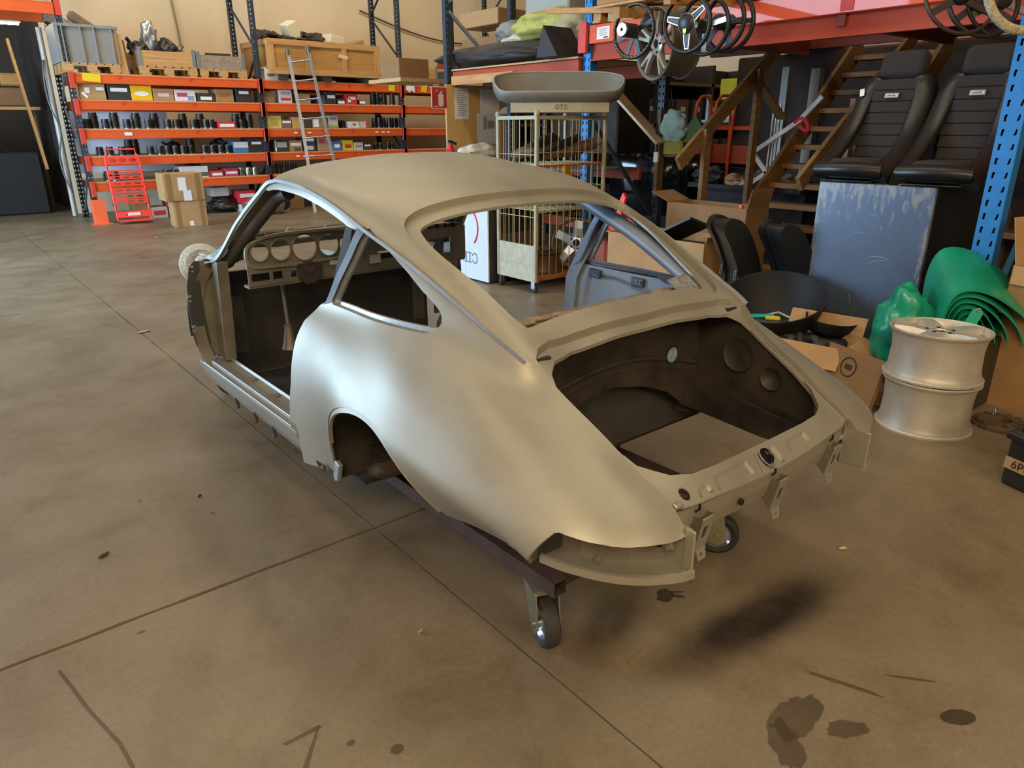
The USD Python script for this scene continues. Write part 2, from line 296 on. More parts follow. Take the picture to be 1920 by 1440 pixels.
# ------------------------------------------------------------------ the bare car shell
# car axes: x towards the nose, y to its left, z up; the origin lies under the rear axle
CAR = np.eye(4)
def car_frame():
    A, yaw, pit = math.radians(39.18), 0.6935, 0.0057
    Wm = np.array([[math.cos(A), math.sin(A), 0], [-math.sin(A), math.cos(A), 0], [0, 0, 1.0]])
    fw = np.array([-math.sin(yaw), math.cos(yaw), 0]); lf = np.array([-math.cos(yaw), -math.sin(yaw), 0]); up = np.array([0, 0, 1.0])
    R = np.stack([fw * math.cos(pit) + up * math.sin(pit), lf, up * math.cos(pit) - fw * math.sin(pit)], 1)
    M = np.eye(4); M[:3, :3] = Wm @ R; M[:3, 3] = Wm @ np.array([0.1724, 2.4598, 0.0582]); return M
CAR = car_frame()
SECT = {
 -.935:[(0,.545),(.15,.545),(.30,.543),(.42,.535),(.46,.530),(.50,.520),(.53,.508),(.56,.49),(.58,.47),(.60,.44),(.60,.40),(.58,.36)],
 -.915:[(0,.560),(.16,.561),(.31,.558),(.435,.550),(.49,.544),(.54,.530),(.585,.510),(.615,.488),(.635,.465),(.65,.43),(.65,.39),(.63,.35)],
 -.86:[(0,.618),(.16,.619),(.32,.616),(.437,.606),(.505,.600),(.575,.583),(.636,.556),(.678,.523),(.698,.485),(.70,.45),(.69,.41),(.66,.37)],
 -.75:[(0,.690),(.17,.691),(.34,.685),(.447,.672),(.525,.662),(.61,.640),(.678,.604),(.722,.556),(.742,.51),(.738,.47),(.705,.44),(.66,.40)],
 -.60:[(0,.775),(.18,.775),(.35,.767),(.459,.752),(.538,.733),(.617,.704),(.686,.660),(.738,.608),(.764,.56),(.760,.52),(.712,.465),(.665,.41)],
 -.45:[(0,.850),(.18,.850),(.36,.840),(.474,.826),(.545,.800),(.620,.766),(.687,.720),(.739,.662),(.775,.605),(.785,.555),(.715,.455),(.675,.38)],
 -.30:[(0,.955),(.19,.950),(.38,.932),(.510,.910),(.556,.868),(.618,.822),(.684,.770),(.743,.705),(.782,.64),(.800,.58),(.735,.447),(.69,.34)],
 -.10:[(0,1.075),(.20,1.068),(.41,1.037),(.521,.983),(.558,.940),(.613,.880),(.685,.822),(.750,.752),(.791,.68),(.814,.61),(.79,.45),(.75,.28)],
 .12:[(0,1.183),(.20,1.174),(.42,1.138),(.530,1.060),(.560,1.010),(.600,.925),(.668,.860),(.738,.785),(.786,.71),(.812,.625),(.79,.45),(.75,.27)],
 .35:[(0,1.255),(.21,1.246),(.43,1.205),(.540,1.133),(.566,1.070),(.598,.960),(.642,.880),(.708,.815),(.758,.74),(.783,.62),(.760,.44),(.735,.28)],
 .60:[(0,1.305),(.21,1.296),(.44,1.252),(.546,1.205),(.572,1.130),(.605,1.000),(.640,.880),(.690,.828),(.738,.75),(.770,.61),(.772,.45),(.755,.25)],
 .85:[(0,1.325),(.21,1.316),(.44,1.278),(.549,1.250),(.578,1.160),(.612,1.020),(.655,.882),(.698,.840),(.742,.76),(.776,.63),(.774,.47),(.738,.25)],
 1.05:[(0,1.318),(.21,1.310),(.44,1.282),(.550,1.262),(.580,1.165),(.616,1.025),(.660,.884),(.702,.842),(.745,.76),(.778,.63),(.776,.47),(.74,.25)],
 1.20:[(0,1.270),(.21,1.262),(.44,1.240),(.558,1.220),(.590,1.130),(.622,1.010),(.662,.886),(.704,.842),(.747,.76),(.779,.63),(.777,.47),(.74,.25)],
 1.45:[(0,1.130),(.21,1.122),(.45,1.095),(.595,1.060),(.615,1.000),(.640,.940),(.667,.888),(.705,.842),(.750,.76),(.781,.63),(.778,.47),(.74,.25)],
 1.70:[(0,.960),(.22,.950),(.47,.925),(.652,.895),(.662,.892),(.668,.888),(.675,.884),(.708,.842),(.752,.76),(.783,.63),(.779,.47),(.74,.25)],
 1.85:[(0,.872),(.22,.862),(.46,.845),(.60,.870),(.635,.880),(.660,.878),(.685,.866),(.715,.830),(.757,.75),(.787,.63),(.783,.47),(.74,.25)],
 2.27:[(0,.790),(.22,.780),(.44,.760),(.55,.800),(.60,.825),(.645,.828),(.685,.812),(.725,.77),(.772,.70),(.802,.60),(.80,.47),(.76,.27)],
 2.70:[(0,.670),(.22,.660),(.42,.640),(.52,.690),(.57,.730),(.615,.735),(.655,.720),(.695,.68),(.735,.62),(.755,.54),(.75,.44),(.71,.30)],
 2.92:[(0,.570),(.22,.555),(.40,.530),(.49,.540),(.53,.560),(.57,.565),(.60,.55),(.625,.52),(.645,.48),(.65,.44),(.645,.40),(.62,.34)],
 3.02:[(0,.49),(.20,.48),(.36,.46),(.43,.455),(.46,.455),(.49,.455),(.51,.45),(.53,.44),(.54,.43),(.545,.41),(.54,.39),(.52,.36)],
}
SX = np.array(sorted(SECT)); STAB = np.array([SECT[x] for x in SX], float); NLV = STAB.shape[1]
_lf = [[PC(SX, STAB[:, l, k]) for k in (0, 1)] for l in range(NLV)]
GUT = np.array([[-0.914,0.434,0.547],[-0.856,0.437,0.608],[-0.764,0.45,0.656],[-0.664,0.462,0.714],[-0.464,0.478,0.827],[-0.404,0.508,0.874],[-0.268,0.528,0.937],[-0.139,0.543,0.994],[-0.002,0.56,1.053],[0.144,0.578,1.11],[0.283,0.59,1.155],[0.44,0.598,1.208],[0.587,0.6,1.242],[0.765,0.596,1.265],[0.935,0.59,1.27],[1.03,0.588,1.259],[1.136,0.595,1.208],[1.365,0.615,1.075],[1.603,0.664,0.882]])
_gx = np.r_[-.99, GUT[:, 0], 1.85, 2.27, 2.70, 2.92, 3.1]
GUTY = PC(_gx, np.r_[.42, GUT[:, 1], .60, .55, .52, .49, .42]); GUTZ = PC(_gx, np.r_[.43, GUT[:, 2], .870, .80, .69, .54, .43])
def car_levels(x):
    L = np.array([[f(x) for f in lv] for lv in _lf])
    L[:, 0] += np.interp(x, [-.45, 0, .3, 1.0, 1.6, 1.85], [0, .03, .05, .042, .012, 0]) * np.array([0, .3, .75, 0, 1, .75, .25, 0, 0, 0, 0, 0])
    L[:, 1] += np.interp(x, [-.5, -.3, 0, .3, .8, 1.0, 1.3, 1.7, 1.8], [0, .012, .03, .04, .035, .03, .012, 0, 0]) * np.array([1, 1, .8] + [0] * 9)
    L[3] = GUTY(x), GUTZ(x); return L
def car_section(x):
    L = car_levels(x); P = np.vstack([L[2:0:-1] * [-1, 1], L])
    d = np.r_[0, np.cumsum(np.linalg.norm(np.diff(P, axis=0), axis=1) ** .5)]
    cs = CubicSpline(d, P); sub = [7, 7, 5, 4, 5, 6, 6, 6, 6, 6, 5]; t = []
    for i in range(NLV - 1): t += list(np.linspace(d[2 + i], d[3 + i], sub[i], endpoint=False))
    return cs(np.array(t + [d[-1]]))
CXS = np.r_[-.935, -.928, -.92, -.91, -.90, -.885, -.87, np.linspace(-.85, 1.9, 130), np.linspace(1.96, 2.9, 18), 2.94, 2.98, 3.02]
HALF = np.array([np.c_[np.full(63 + 1, x), car_section(x)] for x in CXS])
NH = HALF.shape[1]
def half_normals():
    du = np.gradient(HALF, axis=0); dv = np.gradient(HALF, axis=1); n = np.cross(du, dv)
    n /= np.maximum(np.linalg.norm(n, axis=2, keepdims=True), 1e-9)
    if n[60, 30, 1] < 0: n = -n
    return n
HNRM = half_normals()
def car_solid(off, drop=0.0):
    """closed solid of the whole body, every point moved inwards by off; the underside moved down by drop"""
    P = HALF - HNRM * off
    P[..., 1] = np.maximum(P[..., 1], 0); P[:, 0, 1] = 0
    P[:, 0, 0] = HALF[:, 0, 0] - HNRM[:, 0, 0] * off
    if off:
        P[0, :, 0] += off; P[-1, :, 0] -= off
    bot = P[:, -1:].copy(); bot[..., 2] -= drop + 1e-4 if drop else 0
    bot2 = bot.copy(); bot2[..., 1] = 0
    L = np.concatenate([P, bot, bot2] if drop else [P, bot2], 1)
    R = L[:, -2:0:-1] * [1, -1, 1]
    ring = np.concatenate([L, R], 1); n, k = ring.shape[:2]
    i, j = np.meshgrid(np.arange(n - 1), np.arange(k), indexing='ij'); j2 = (j + 1) % k
    a, b, c, d = i * k + j, i * k + j2, (i + 1) * k + j2, (i + 1) * k + j
    F = np.vstack([np.stack([a, c, b], -1).reshape(-1, 3), np.stack([a, d, c], -1).reshape(-1, 3)])
    V = ring.reshape(-1, 3)
    V = np.vstack([V, ring[0].mean(0), ring[-1].mean(0)]); q = np.arange(k); q2 = (q + 1) % k
    F = np.vstack([F, np.c_[np.full(k, n * k), q, q2], np.c_[np.full(k, n * k + 1), (n - 1) * k + q2, (n - 1) * k + q]])
    me = trimesh.Trimesh(V, F, process=False)
    if me.volume < 0: F = F[:, ::-1]
    s = m3.Manifold(m3.Mesh(V.astype(np.float32), F.astype(np.uint32)))
    if s.status() != m3.Error.NoError or s.num_tri() == 0: print('car_solid', off, s.status())
    return s
def man(poly, h, M):
    """extruded shapely polygon as a solid"""
    if not hasattr(poly, 'geom_type'): poly = Polygon(poly)
    poly = poly.buffer(0); out = m3.Manifold()
    for g in getattr(poly, 'geoms', [poly]):
        cs = m3.CrossSection([np.array(r.coords)[:-1] for r in [g.exterior] + list(g.interiors)], m3.FillRule.EvenOdd)
        out = out + m3.Manifold.extrude(cs, h)
    return out.transform(np.ascontiguousarray(M[:3]))
def side(poly, y0, y1):       # polygon in (x, z), between two y
    M = np.eye(4); M[:3, 0] = (1, 0, 0); M[:3, 1] = (0, 0, 1); M[:3, 2] = (0, -1, 0); M[:3, 3] = (0, y1, 0)
    return man(poly, y1 - y0, M)
def plan(poly, z0, z1):       # polygon in (x, y), between two z
    return man(poly, z1 - z0, xf((0, 0, z0)))
def spl(pts, n=60, closed=True): return smooth_path([(*p, 0) for p in pts], n, closed)[:, :2]
def sym(pts): return list(pts) + [(x, -y) for x, y in reversed(pts) if abs(y) > 1e-6]
def solid_to_mb(s): return MB().add(s)
BODY = None
def body_material():
    n = {'t': ('texture_coordinate', {}), 'm': ('mapping', {'scale': (1.0, 1.0, 1.0)}),
         'n1': ('noise_texture', {'scale': 1.6, 'detail': 5.0, 'roughness': 0.55}), 'n2': ('noise_texture', {'scale': 26.0, 'detail': 6.0, 'roughness': 0.7}),
         'ms': ('mapping', {'scale': (1.0, 1.0, 1.4)}), 'n3': ('noise_texture', {'scale': 3.0, 'detail': 5.0, 'roughness': 0.6, 'distortion': 0.8}),
         'r1': ('rgb_ramp', {'ramp': [(0.3, srgb('#979486')), (0.7, srgb('#a5a294'))]}),
         'r3': ('rgb_ramp', {'ramp': [(0.30, (0.82, 0.80, 0.78)), (0.50, (1, 1, 1)), (1, (1.03, 1.03, 1.03))]}),
         'x': ('mix', {'mix_type': 'multiply', 'fac': 0.35}),
         'rr': ('rgb_ramp', {'ramp': [(0.3, (0.40,) * 3), (0.7, (0.50,) * 3)]}), 'b': ('bump', {'strength': 0.03, 'distance': 0.002}),
         'p': ('principled_bsdf', {'metallic': 0.5, 'specular_ior_level': 0.5})}
    l = [('t.object', 'n1.vector'), ('t.object', 'n2.vector'), ('t.object', 'ms.vector'), ('ms.vector', 'n3.vector'), ('n1.fac', 'r1.fac'), ('n3.fac', 'r3.fac'), ('r1.color', 'x.color1'), ('r3.color', 'x.color2'), ('x.color', 'p.base_color'),
         ('n3.fac', 'rr.fac'), ('rr.color', 'p.roughness'), ('n2.fac', 'b.height'), ('b.normal', 'p.normal')]
    return usdkit.material(stage, '/World/Looks/bare_steel', n, l, surface='p.BSDF')
BODY = body_material()
BODYIN = mat('inner_steel', '#7d786b', 0.5, 0.35, var=0.25, scale=5.0)
LIP = mat('bright_steel_lip', '#a7aeb4', 0.38, 0.6, var=0.08, scale=20.0)
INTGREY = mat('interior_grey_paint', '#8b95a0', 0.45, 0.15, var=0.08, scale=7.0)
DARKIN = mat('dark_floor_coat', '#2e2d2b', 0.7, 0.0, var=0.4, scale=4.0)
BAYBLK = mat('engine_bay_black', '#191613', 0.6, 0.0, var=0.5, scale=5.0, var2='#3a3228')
BLACK = mat('hole_black', '#0b0a09', 0.9)
SEALER = mat('flaking_sealer', '#7e7f82', 0.8, 0.0, var=0.5, scale=40.0, bump=0.8, bscale=90)

def build_car():
    o = UsdGeom.Xform.Define(stage, '/World/car_shell')
    o.AddTransformOp().Set(Gf.Matrix4d(*[float(v) for v in CAR.T.ravel()]))
    car = keys(o.GetPrim(), 'stripped bare steel coupe body shell without doors, glass or wheels on a low dolly', 'car body')
    S0, S1 = car_solid(0.0), car_solid(0.009, 0.3)
    R1, R2 = car_solid(0.020, 0.3), car_solid(0.029, 0.3)
    shell = S0 - S1; layer = R1 - R2
    # --- openings
    qwin = Polygon([(.476, .886), (.372, 1.038), (.282, 1.160), (.205, 1.121), (.131, 1.084), (.065, 1.047), (-.001, 1.006), (-.050, .981), (-.082, .963), (-.102, .945), (-.110, .928), (-.107, .912), (-.092, .900), (-.07, .895), (.059, .891), (.241, .888)])
    qwin = qwin.buffer(-.012, quad_segs=10).buffer(.012, quad_segs=10)
    # the door hole: sill, hinge side, screen pillar, rail under the drip, lock pillar, shut line
    gx = np.linspace(1.03, .36, 14)
    door = Polygon([(.700, .372), (1.655, .372), (1.690, .45), (1.705, .60), (1.705, .75), (1.690, .855), (1.60, .872), (1.36, 1.055), (1.135, 1.190), (1.07, 1.226)] + [(x, GUTZ(x) - .035) for x in gx] +
                   [(.332, 1.148), (.425, 1.020), (.512, .886), (.545, .868), (.585, .813), (.592, .743), (.600, .586), (.640, .46), (.672, .395)]).buffer(0)
    arch_r = Point(.02, .32).buffer(.345, 40).union(sbox(-.30, -.2, .36, .30)); arch_f = Point(2.29, .32).buffer(.345, 40).union(sbox(1.96, -.2, 2.6, .30))
    rwin_pts = sym([(.205, 0), (.212, .2), (.226, .357), (.226, .44), (.200, .505), (.144, .528), (.064, .533), (-.05, .516), (-.18, .490), (-.30, .466), (-.332, .445), (-.340, .36), (-.343, .2), (-.345, 0)])
    rwin = Polygon(spl(rwin_pts, 120)).buffer(0)
    lid_pts = sym([(-.372, 0), (-.370, .16), (-.364, .30), (-.366, .40), (-.385, .455), (-.412, .486), (-.455, .481), (-.60, .466), (-.75, .452), (-.855, .439), (-.94, .436)])
    lid = Polygon(lid_pts).buffer(0)
    bay = sym([(-.390, 0), (-.391, .2), (-.388, .33), (-.405, .408), (-.435, .449), (-.470, .462), (-.65, .445), (-.735, .428), (-.795, .368), (-.822, .31), (-.828, .22), (-.830, .1), (-.830, 0)])
    bay = Polygon(bay).buffer(-.006).buffer(.006)
    screen = Polygon(sym([(1.665, 0), (1.655, .3), (1.615, .52), (1.585, .585), (1.36, .552), (1.16, .528), (1.115, .50), (1.10, .42), (1.085, .2), (1.082, 0)])).buffer(0)
    lampcut = Polygon([(-1.0, .548), (-.914, .547), (-.90, .551), (-.871, .560), (-.833, .569), (-.783, .576), (-.745, .580), (-.736, .577), (-.718, .55), (-.690, .500), (-.660, .45), (-.66, .2), (-1.0, .2)]).buffer(0)
    cuts = side(door, .30, 1.2) + side(door, -1.2, -.30) + side(qwin, .30, 1.2) + side(qwin, -1.2, -.30)
    for s in (1, -1):
        cuts += side(arch_r, *sorted((s * .56, s * 1.2))) + side(arch_f, *sorted((s * .56, s * 1.2)))
        cuts += side(lampcut, *sorted((s * .437, s * 1.2)))
    under = side(Polygon([(-1.1, .1), (-1.1, .36), (-.7, .40), (-.34, .42), (-.30, .05), (.36, .05), (.36, .31), (.60, .30), (.60, .05), (2.0, .05), (2.7, .05), (3.1, .05)]).buffer(0), -.655, .655)
    tail = side(Polygon([(-1.1, .05), (-.80, .05), (-.80, .547), (-1.1, .547)]), -.437, .437)
    shell = shell - cuts - plan(rwin, .80, 1.5) - plan(lid, .40, 1.2) - plan(screen, .90, 1.5) - tail
    # keep only what lies above the lower body edge behind the arch
    shell = shell - side(Polygon([(-1.1, .0), (-1.1, .475), (-.66, .475), (-.52, .462), (-.36, .440), (-.305, .435), (-.305, .0)]), .45, 1.2) - side(Polygon([(-1.1, .0), (-1.1, .475), (-.66, .475), (-.52, .462), (-.36, .440), (-.305, .435), (-.305, .0)]), -1.2, -.45)
    shell = shell - side(Polygon([(.30, .0), (.30, .318), (.60, .262), (.745, .255), (.745, .0)]), -1.2, 1.2) - under
    # --- panels
    xs = np.linspace(-.42, 1.74, 60)
    above = Polygon([(x, GUTZ(x) - .001) for x in xs] + [(1.74, 1.6), (-.42, 1.6)]).buffer(0)
    A = side(above, -1, 1)
    solid_to_mb(shell ^ A).build('roof', BODY, car, 24)
    rest = shell - A
    fr = side(sbox(1.62, 0, 3.2, 2), -1.2, 1.2)
    nose = rest ^ fr; back = rest - fr
    lid_f = plan(Polygon(sym([(1.80, 0), (1.78, .3), (1.72, .50), (2.2, .535), (2.6, .50), (2.86, .40), (2.93, .2), (2.95, 0)])).buffer(0), .3, 1.2)
    nose = (nose - lid_f) ^ side(sbox(1.5, .5, 1.86, 1.2), -.66, .66)
    solid_to_mb(nose).build('cowl_panel', BODY, car, 24)
    for s in (1, -1):
        hs = side(sbox(-2, -1, 4, 3), *sorted((0, s * 1.3)))
        q = back ^ hs
        sill = side(sbox(.60, 0, 1.62, .42), -1.3, 1.3)
        pil = side(Polygon([(.530, .872), (.345, 1.150), (.27, 1.170), (.24, 1.150), (.466, .890)]), *sorted((s * .3, s * 1.2)))
        solid_to_mb(q - sill - pil).build('quarter_panel', BODY, car, 24)
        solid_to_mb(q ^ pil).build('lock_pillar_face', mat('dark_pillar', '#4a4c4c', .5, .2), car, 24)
    # --- recessed rims of the openings
    solid_to_mb((layer ^ plan(rwin.buffer(.012), .8, 1.5)) - plan(rwin.buffer(-.050), .8, 1.5)).build('rear_window_flange', BODY, car, 24)
    bayrim = (layer ^ plan(lid.buffer(.004), .4, 1.2)) - plan(bay, .3, 1.2) - side(sbox(-1.2, .2, -.80, .62), -1, 1) - plan(sbox(-1.1, -.43, -.79, .43), .3, 1.2)
    solid_to_mb(bayrim).build('lid_channel', BODY, car, 24)
    step = (S1 - R2) ^ plan(lid.buffer(.006), .4, 1.2)
    solid_to_mb((step - plan(lid.buffer(.0005), .4, 1.2)) - side(sbox(-1.2, .2, -.862, .7), -1, 1)).build('lid_channel_step', BODY, car, 24)
    stepw = ((S1 - R2) ^ plan(rwin.buffer(.008), .8, 1.5)) - plan(rwin.buffer(.0005), .8, 1.5)
    solid_to_mb(stepw).build('window_step', BODY, car, 24)
    for s in (1, -1):
        yy = sorted((s * .3, s * 1.2))
        solid_to_mb(((R1 - R2) ^ side(qwin.buffer(.014), *yy)) - side(qwin.buffer(-.010), *yy)).build('quarter_window_flange', LIP, car, 24)
        solid_to_mb(((S1 - R2) ^ side(qwin.buffer(.006), *yy)) - side(qwin.buffer(.001), *yy)).build('quarter_window_step', LIP, car, 24)
        dr = ((car_solid(.004, .3) - car_solid(.055, .3)) ^ side(door.buffer(.008), *yy)) - side(door.buffer(-.001), *yy)
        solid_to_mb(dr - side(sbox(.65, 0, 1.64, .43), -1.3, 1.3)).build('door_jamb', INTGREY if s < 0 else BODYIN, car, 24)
    # --- drip rails along the roof edge
    for s in (1, -1):
        xs = np.linspace(-.405, 1.70, 90)
        path = [(x, s * (float(GUTY(x)) + .006), float(GUTZ(x)) - .004) for x in xs]
        MB().add(sweep(path, [(-.008, -.006), (.010, -.006), (.013, .006), (.008, .006), (.005, -.001), (-.008, -.001)] if s > 0 else [(.008, -.006), (.008, -.001), (-.005, -.001), (-.008, .006), (-.013, .006), (-.010, -.006)], up=(0, 0, 1))).build('drip_rail', LIP, car, 40)
    # --- wheel arch rolled lips
    for s in (1, -1):
        for cx, a0, a1 in ((.02, 22, 158),):
            pts = []
            for a in np.radians(np.linspace(a0, a1, 50)):
                x, z = cx + .340 * math.cos(a), .32 + .340 * math.sin(a)
                pts.append((x, s * (skin_y(x, z) - .008), z))
            MB().add(sweep(pts, [(-.005, -.014), (.005, -.014), (.005, .008), (-.005, .008)] )).build('arch_lip', BODY, car, 40)
    global HOUSE_CLIP
    HOUSE_CLIP = car_solid(.007, .4)
    build_car_inside(car)
    return car
def skin_y(x, z):
    """half width of the skin at (x, z) on the flank"""
    S = car_section(x); k = S[:, 1].argmax() * 0 + 20
    zz, yy = S[k:, 1], S[k:, 0]; o = np.argsort(zz); return float(np.interp(z, zz[o], yy[o]))
def top_z(x, y):
    S = car_section(min(max(x, -.934), 3.0)); k = 26
    return float(np.interp(abs(y), S[:k, 0], S[:k, 1]))
def rear_x(y): return -.887 + .0011 * (abs(y) / .1) ** 2 + .012 * max(0, (abs(y) - .36) / .08) ** 2
def plate(poly, off, th, size, emboss=()):
    poly = max(getattr(poly, 'geoms', [poly]), key=lambda g: g.area)
    me = trimesh.creation.extrude_polygon(poly, th, engine='earcut')
    v, f = trimesh.remesh.subdivide_to_size(me.vertices, me.faces, size, max_iter=12)
    X = np.linspace(v[:, 0].min() - .02, v[:, 0].max() + .02, 40); Y = np.linspace(-.7, .7, 71)
    from scipy.interpolate import RegularGridInterpolator as RG
    Z = RG((X, Y), np.array([[top_z(x, y) for y in Y] for x in X]))
    z = v[:, 2] + Z(v[:, :2]) - off
    from shapely import contains_xy, distance, points
    for pg, dep in emboss:
        ins = contains_xy(pg, v[:, 0], v[:, 1]); d = distance(pg.exterior, points(v[:, :2])); t = np.clip(d / .007, 0, 1); z += np.where(ins, -dep * t * t * (3 - 2 * t), 0)
    v = np.c_[v[:, :2], z]; return trimesh.Trimesh(v, f)
def ypanel(poly, x0, th, lean=0.0):   # polygon in (y, z) standing across the car at x0
    M = np.eye(4); M[:3, 0] = (0, 1, 0); M[:3, 1] = (0, 0, 1); M[:3, 2] = (1, 0, 0); M[:3, 3] = (x0, 0, 0)
    mb = MB().prism(poly, th, M)
    return mb
def spanel(poly, y0, th):             # polygon in (x, z) standing lengthways at y0
    M = np.eye(4); M[:3, 0] = (1, 0, 0); M[:3, 1] = (0, 0, 1); M[:3, 2] = (0, -1, 0); M[:3, 3] = (0, y0 + th, 0)
    return MB().prism(poly, th, M)
def build_car_inside(car):
    # ---- tail: latch panel, rear face, bumper brackets, lamp housings
    ys = np.linspace(-.437, .437, 41)
    bay = Polygon(sym([(-.70, 0), (-.70, .439), (-.735, .428), (-.795, .368), (-.818, .31), (-.824, .22), (-.824, .1), (-.824, 0)])).buffer(0)
    outline = Polygon([(-.70, -.455), (-.855, -.437)] + [(rear_x(y), y) for y in ys] + [(-.855, .437), (-.70, .455)]).buffer(0)
    P = outline - bay.buffer(.001)
    for (x, y, r) in ((-.857, .020, .0225), (-.845, .372, .015)): P = P - Point(x, y).buffer(r)
    emb = []
    for y0, y1, a, b in ((.262, .105, -.842, -.876), (.335, .285, -.848, -.872), (-.085, -.195, -.842, -.872), (.075, -.035, -.838, -.884)):
        emb.append((Polygon([(a, y0 - .012), (a, y1 + .004), (b, y1 - .002), (b, y0)]).buffer(-.003).buffer(.003), .006))
    MB().add(plate(P, .020, .004, .010, emb)).build('latch_panel', BODY, car, 30)
    MB().box((-.862, .418, .597), (.016, .03, .014), ry=-.5, bev=.003).build('latch_bump', BODY, car)
    ring = [(.0235 * math.cos(t), .0235 * math.sin(t)) for t in np.linspace(0, 2 * PI, 30, endpoint=False)]
    MB().tube([(-.857 + a * .9, .020 + b, top_z(-.857 + a * .9, .02) - .0145) for a, b in ring], .0022, 6, True).build('lock_collar', BODY, car, 60)
    MB().lathe([(0, 0), (.021, 0), (.0222, .022), (.0235, .022), (.0225, -.002), (0, -.002)], 24, (-.845, .020, .592), (-.62, 0, .78)).build('hole_backing', BLACK, car)  # black cup added below the lock hole so the hole looks dark
    def strip(z0, z1, x0, x1, th=.006):
        V = []; F = []
        for k, y in enumerate(ys):
            rx = rear_x(y); V += [(rx + x0, y, z0), (rx + x1, y, z1), (rx + x1 + th, y, z1), (rx + x0 + th, y, z0)]
            if k:
                for a in range(4):
                    b = (a + 1) % 4; i, j = 4 * (k - 1), 4 * k; F += [(i + a, i + b, j + b), (i + a, j + b, j + a)]
        return trimesh.Trimesh(V, F)
    zt = top_z(-.886, 0) - .018
    MB().add(strip(zt + .003, zt - .040, 0, .005)).add(strip(zt - .040, .490, .005, .016)).add(strip(.490, .492, .016, .07)).build('rear_panel', BODY, car, 30)
    for y in (.345, .02, -.32):
        MB().box((rear_x(y) - .0015, y, .572), (.004, .006, .016)).box((rear_x(y) - .0015, y + .012, .566), (.003, .008, .006)).build('mounting_slot', BLACK, car)
    MB().cyl((-.8885, .17, .528), (-.880, .17, .528), .009).build('drain_hole', BLACK, car)
    for y in (.335, .005, -.318):
        b = MB(); x = rear_x(y) - .012
        fp = Polygon(rrect(.048, .098, .004).exterior, [rrect(.022, .042, .002).exterior.coords]); M = np.eye(4); M[:3, 0] = (0, 1, 0); M[:3, 1] = (-.18, 0, .984); M[:3, 2] = (.984, 0, .18); M[:3, 3] = (x - .004, y, .502)
        b.prism(fp, .004, M); 
        b.add(trimesh.Trimesh([(x - .012, y + .024, .552), (x + .06, y + .024, .545), (x + .06, y + .024, .500), (x + .008, y + .024, .455)], [(0, 1, 2), (0, 2, 3), (0, 2, 1), (0, 3, 2)]))
        b.add(trimesh.Trimesh([(x - .012, y - .024, .552), (x + .06, y - .024, .545), (x + .06, y - .024, .500), (x + .008, y - .024, .455)], [(0, 1, 2), (0, 2, 3), (0, 2, 1), (0, 3, 2)]))
        b.prism(Polygon([(-.018, 0), (.018, 0), (.013, -.028), (-.013, -.028)]).buffer(.002) - Point(0, -.016).buffer(.005), .003, np.array([[0, .25, -.97, x + .006], [1, 0, 0, y], [0, .97, .25, .452], [0, 0, 0, 1.0]]))
        b.build('bumper_bracket', BODY, car)
    for s in (1, -1):
        out = spl([(-.652, .676), (-.70, .664), (-.76, .640), (-.82, .606), (-.868, .565), (-.905, .515), (-.930, .468), (-.938, .437)], 40, False)
        inn = [(-.938, .437), (-.90, .437), (-.86, .437), (-.80, .52), (-.70, .585), (-.652, .60)]
        pan = Polygon([(x, y * s) for x, y in list(out) + inn[1:]]).buffer(0)
        b = MB().prism(pan, .006, xf((0, 0, .448)))
        b.add(sweep([(x, s * y, .451) for x, y in out], [(-.006, -.010), (.006, -.012), (.010, .004), (.004, .012), (-.004, .010)])).build('lamp_housing_pan', BODY, car, 40)
        V = [(x, y * s) for x, y in inn[2:]]; b = MB()
        for (x0, y0), (x1, y1) in zip(V, V[1:]): b.bar((x0, y0, .505), (x1, y1, .505), .13, .004, up=(y0 - y1, x1 - x0, 0))
        b.build('lamp_housing_wall', BODYIN, car)
        MB().box((-.924, s * .444, .507), (.03, .008, .125), bev=.003).box((-.89, s * .440, .507), (.07, .004, .125)).build('lamp_housing_end', BODY, car)
        MB().box((-.885, s * .475, .525), (.022, .020, .032), ry=.4, rz=.5, bev=.004).build('lamp_clip', BODYIN, car)
        MB().box((-.77, s * .600, .475), (.018, .012, .016), bev=.002).build('lamp_clip', BODYIN, car)
        MB().box((-.60, s * .655, .43), (.004, .03, .05), rz=.2).box((-.56, s * .66, .425), (.08, .03, .004)).build('side_flange', BODYIN, car)
        MB().prism(Polygon([(-.02, 0), (.055, 0), (.03, -.055), (.01, -.06)]), .004, np.array([[1, 0, 0, -.80], [0, 0, s, s * .53], [0, 1, 0, .448], [0, 0, 0, 1.0]])).build('hanger_tab', mat('pale_tab', '#b9bcc0', .5, .3), car)
    # ---- engine bay
    front = Polygon([(-.47, .86), (-.47, .50), (-.42, .47), (-.36, .50), (-.30, .545), (-.16, .60), (0, .632), (.10, .625), (.20, .600), (.32, .545), (.40, .50), (.47, .50), (.47, .86)])
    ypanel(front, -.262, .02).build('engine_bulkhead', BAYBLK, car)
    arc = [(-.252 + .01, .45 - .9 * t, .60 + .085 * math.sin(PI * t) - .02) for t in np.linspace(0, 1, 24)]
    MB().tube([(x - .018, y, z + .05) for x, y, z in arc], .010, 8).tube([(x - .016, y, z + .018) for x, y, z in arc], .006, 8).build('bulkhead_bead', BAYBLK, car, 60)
    MB().prism(Polygon([(-.262, -.475), (-.40, -.475), (-.40, .475), (-.262, .475)]) - Polygon([(-.29, -.44), (-.5, -.40), (-.5, .40), (-.29, .44)]), .01, xf((0, 0, .855))).build('bay_upper_rail', BAYBLK, car)
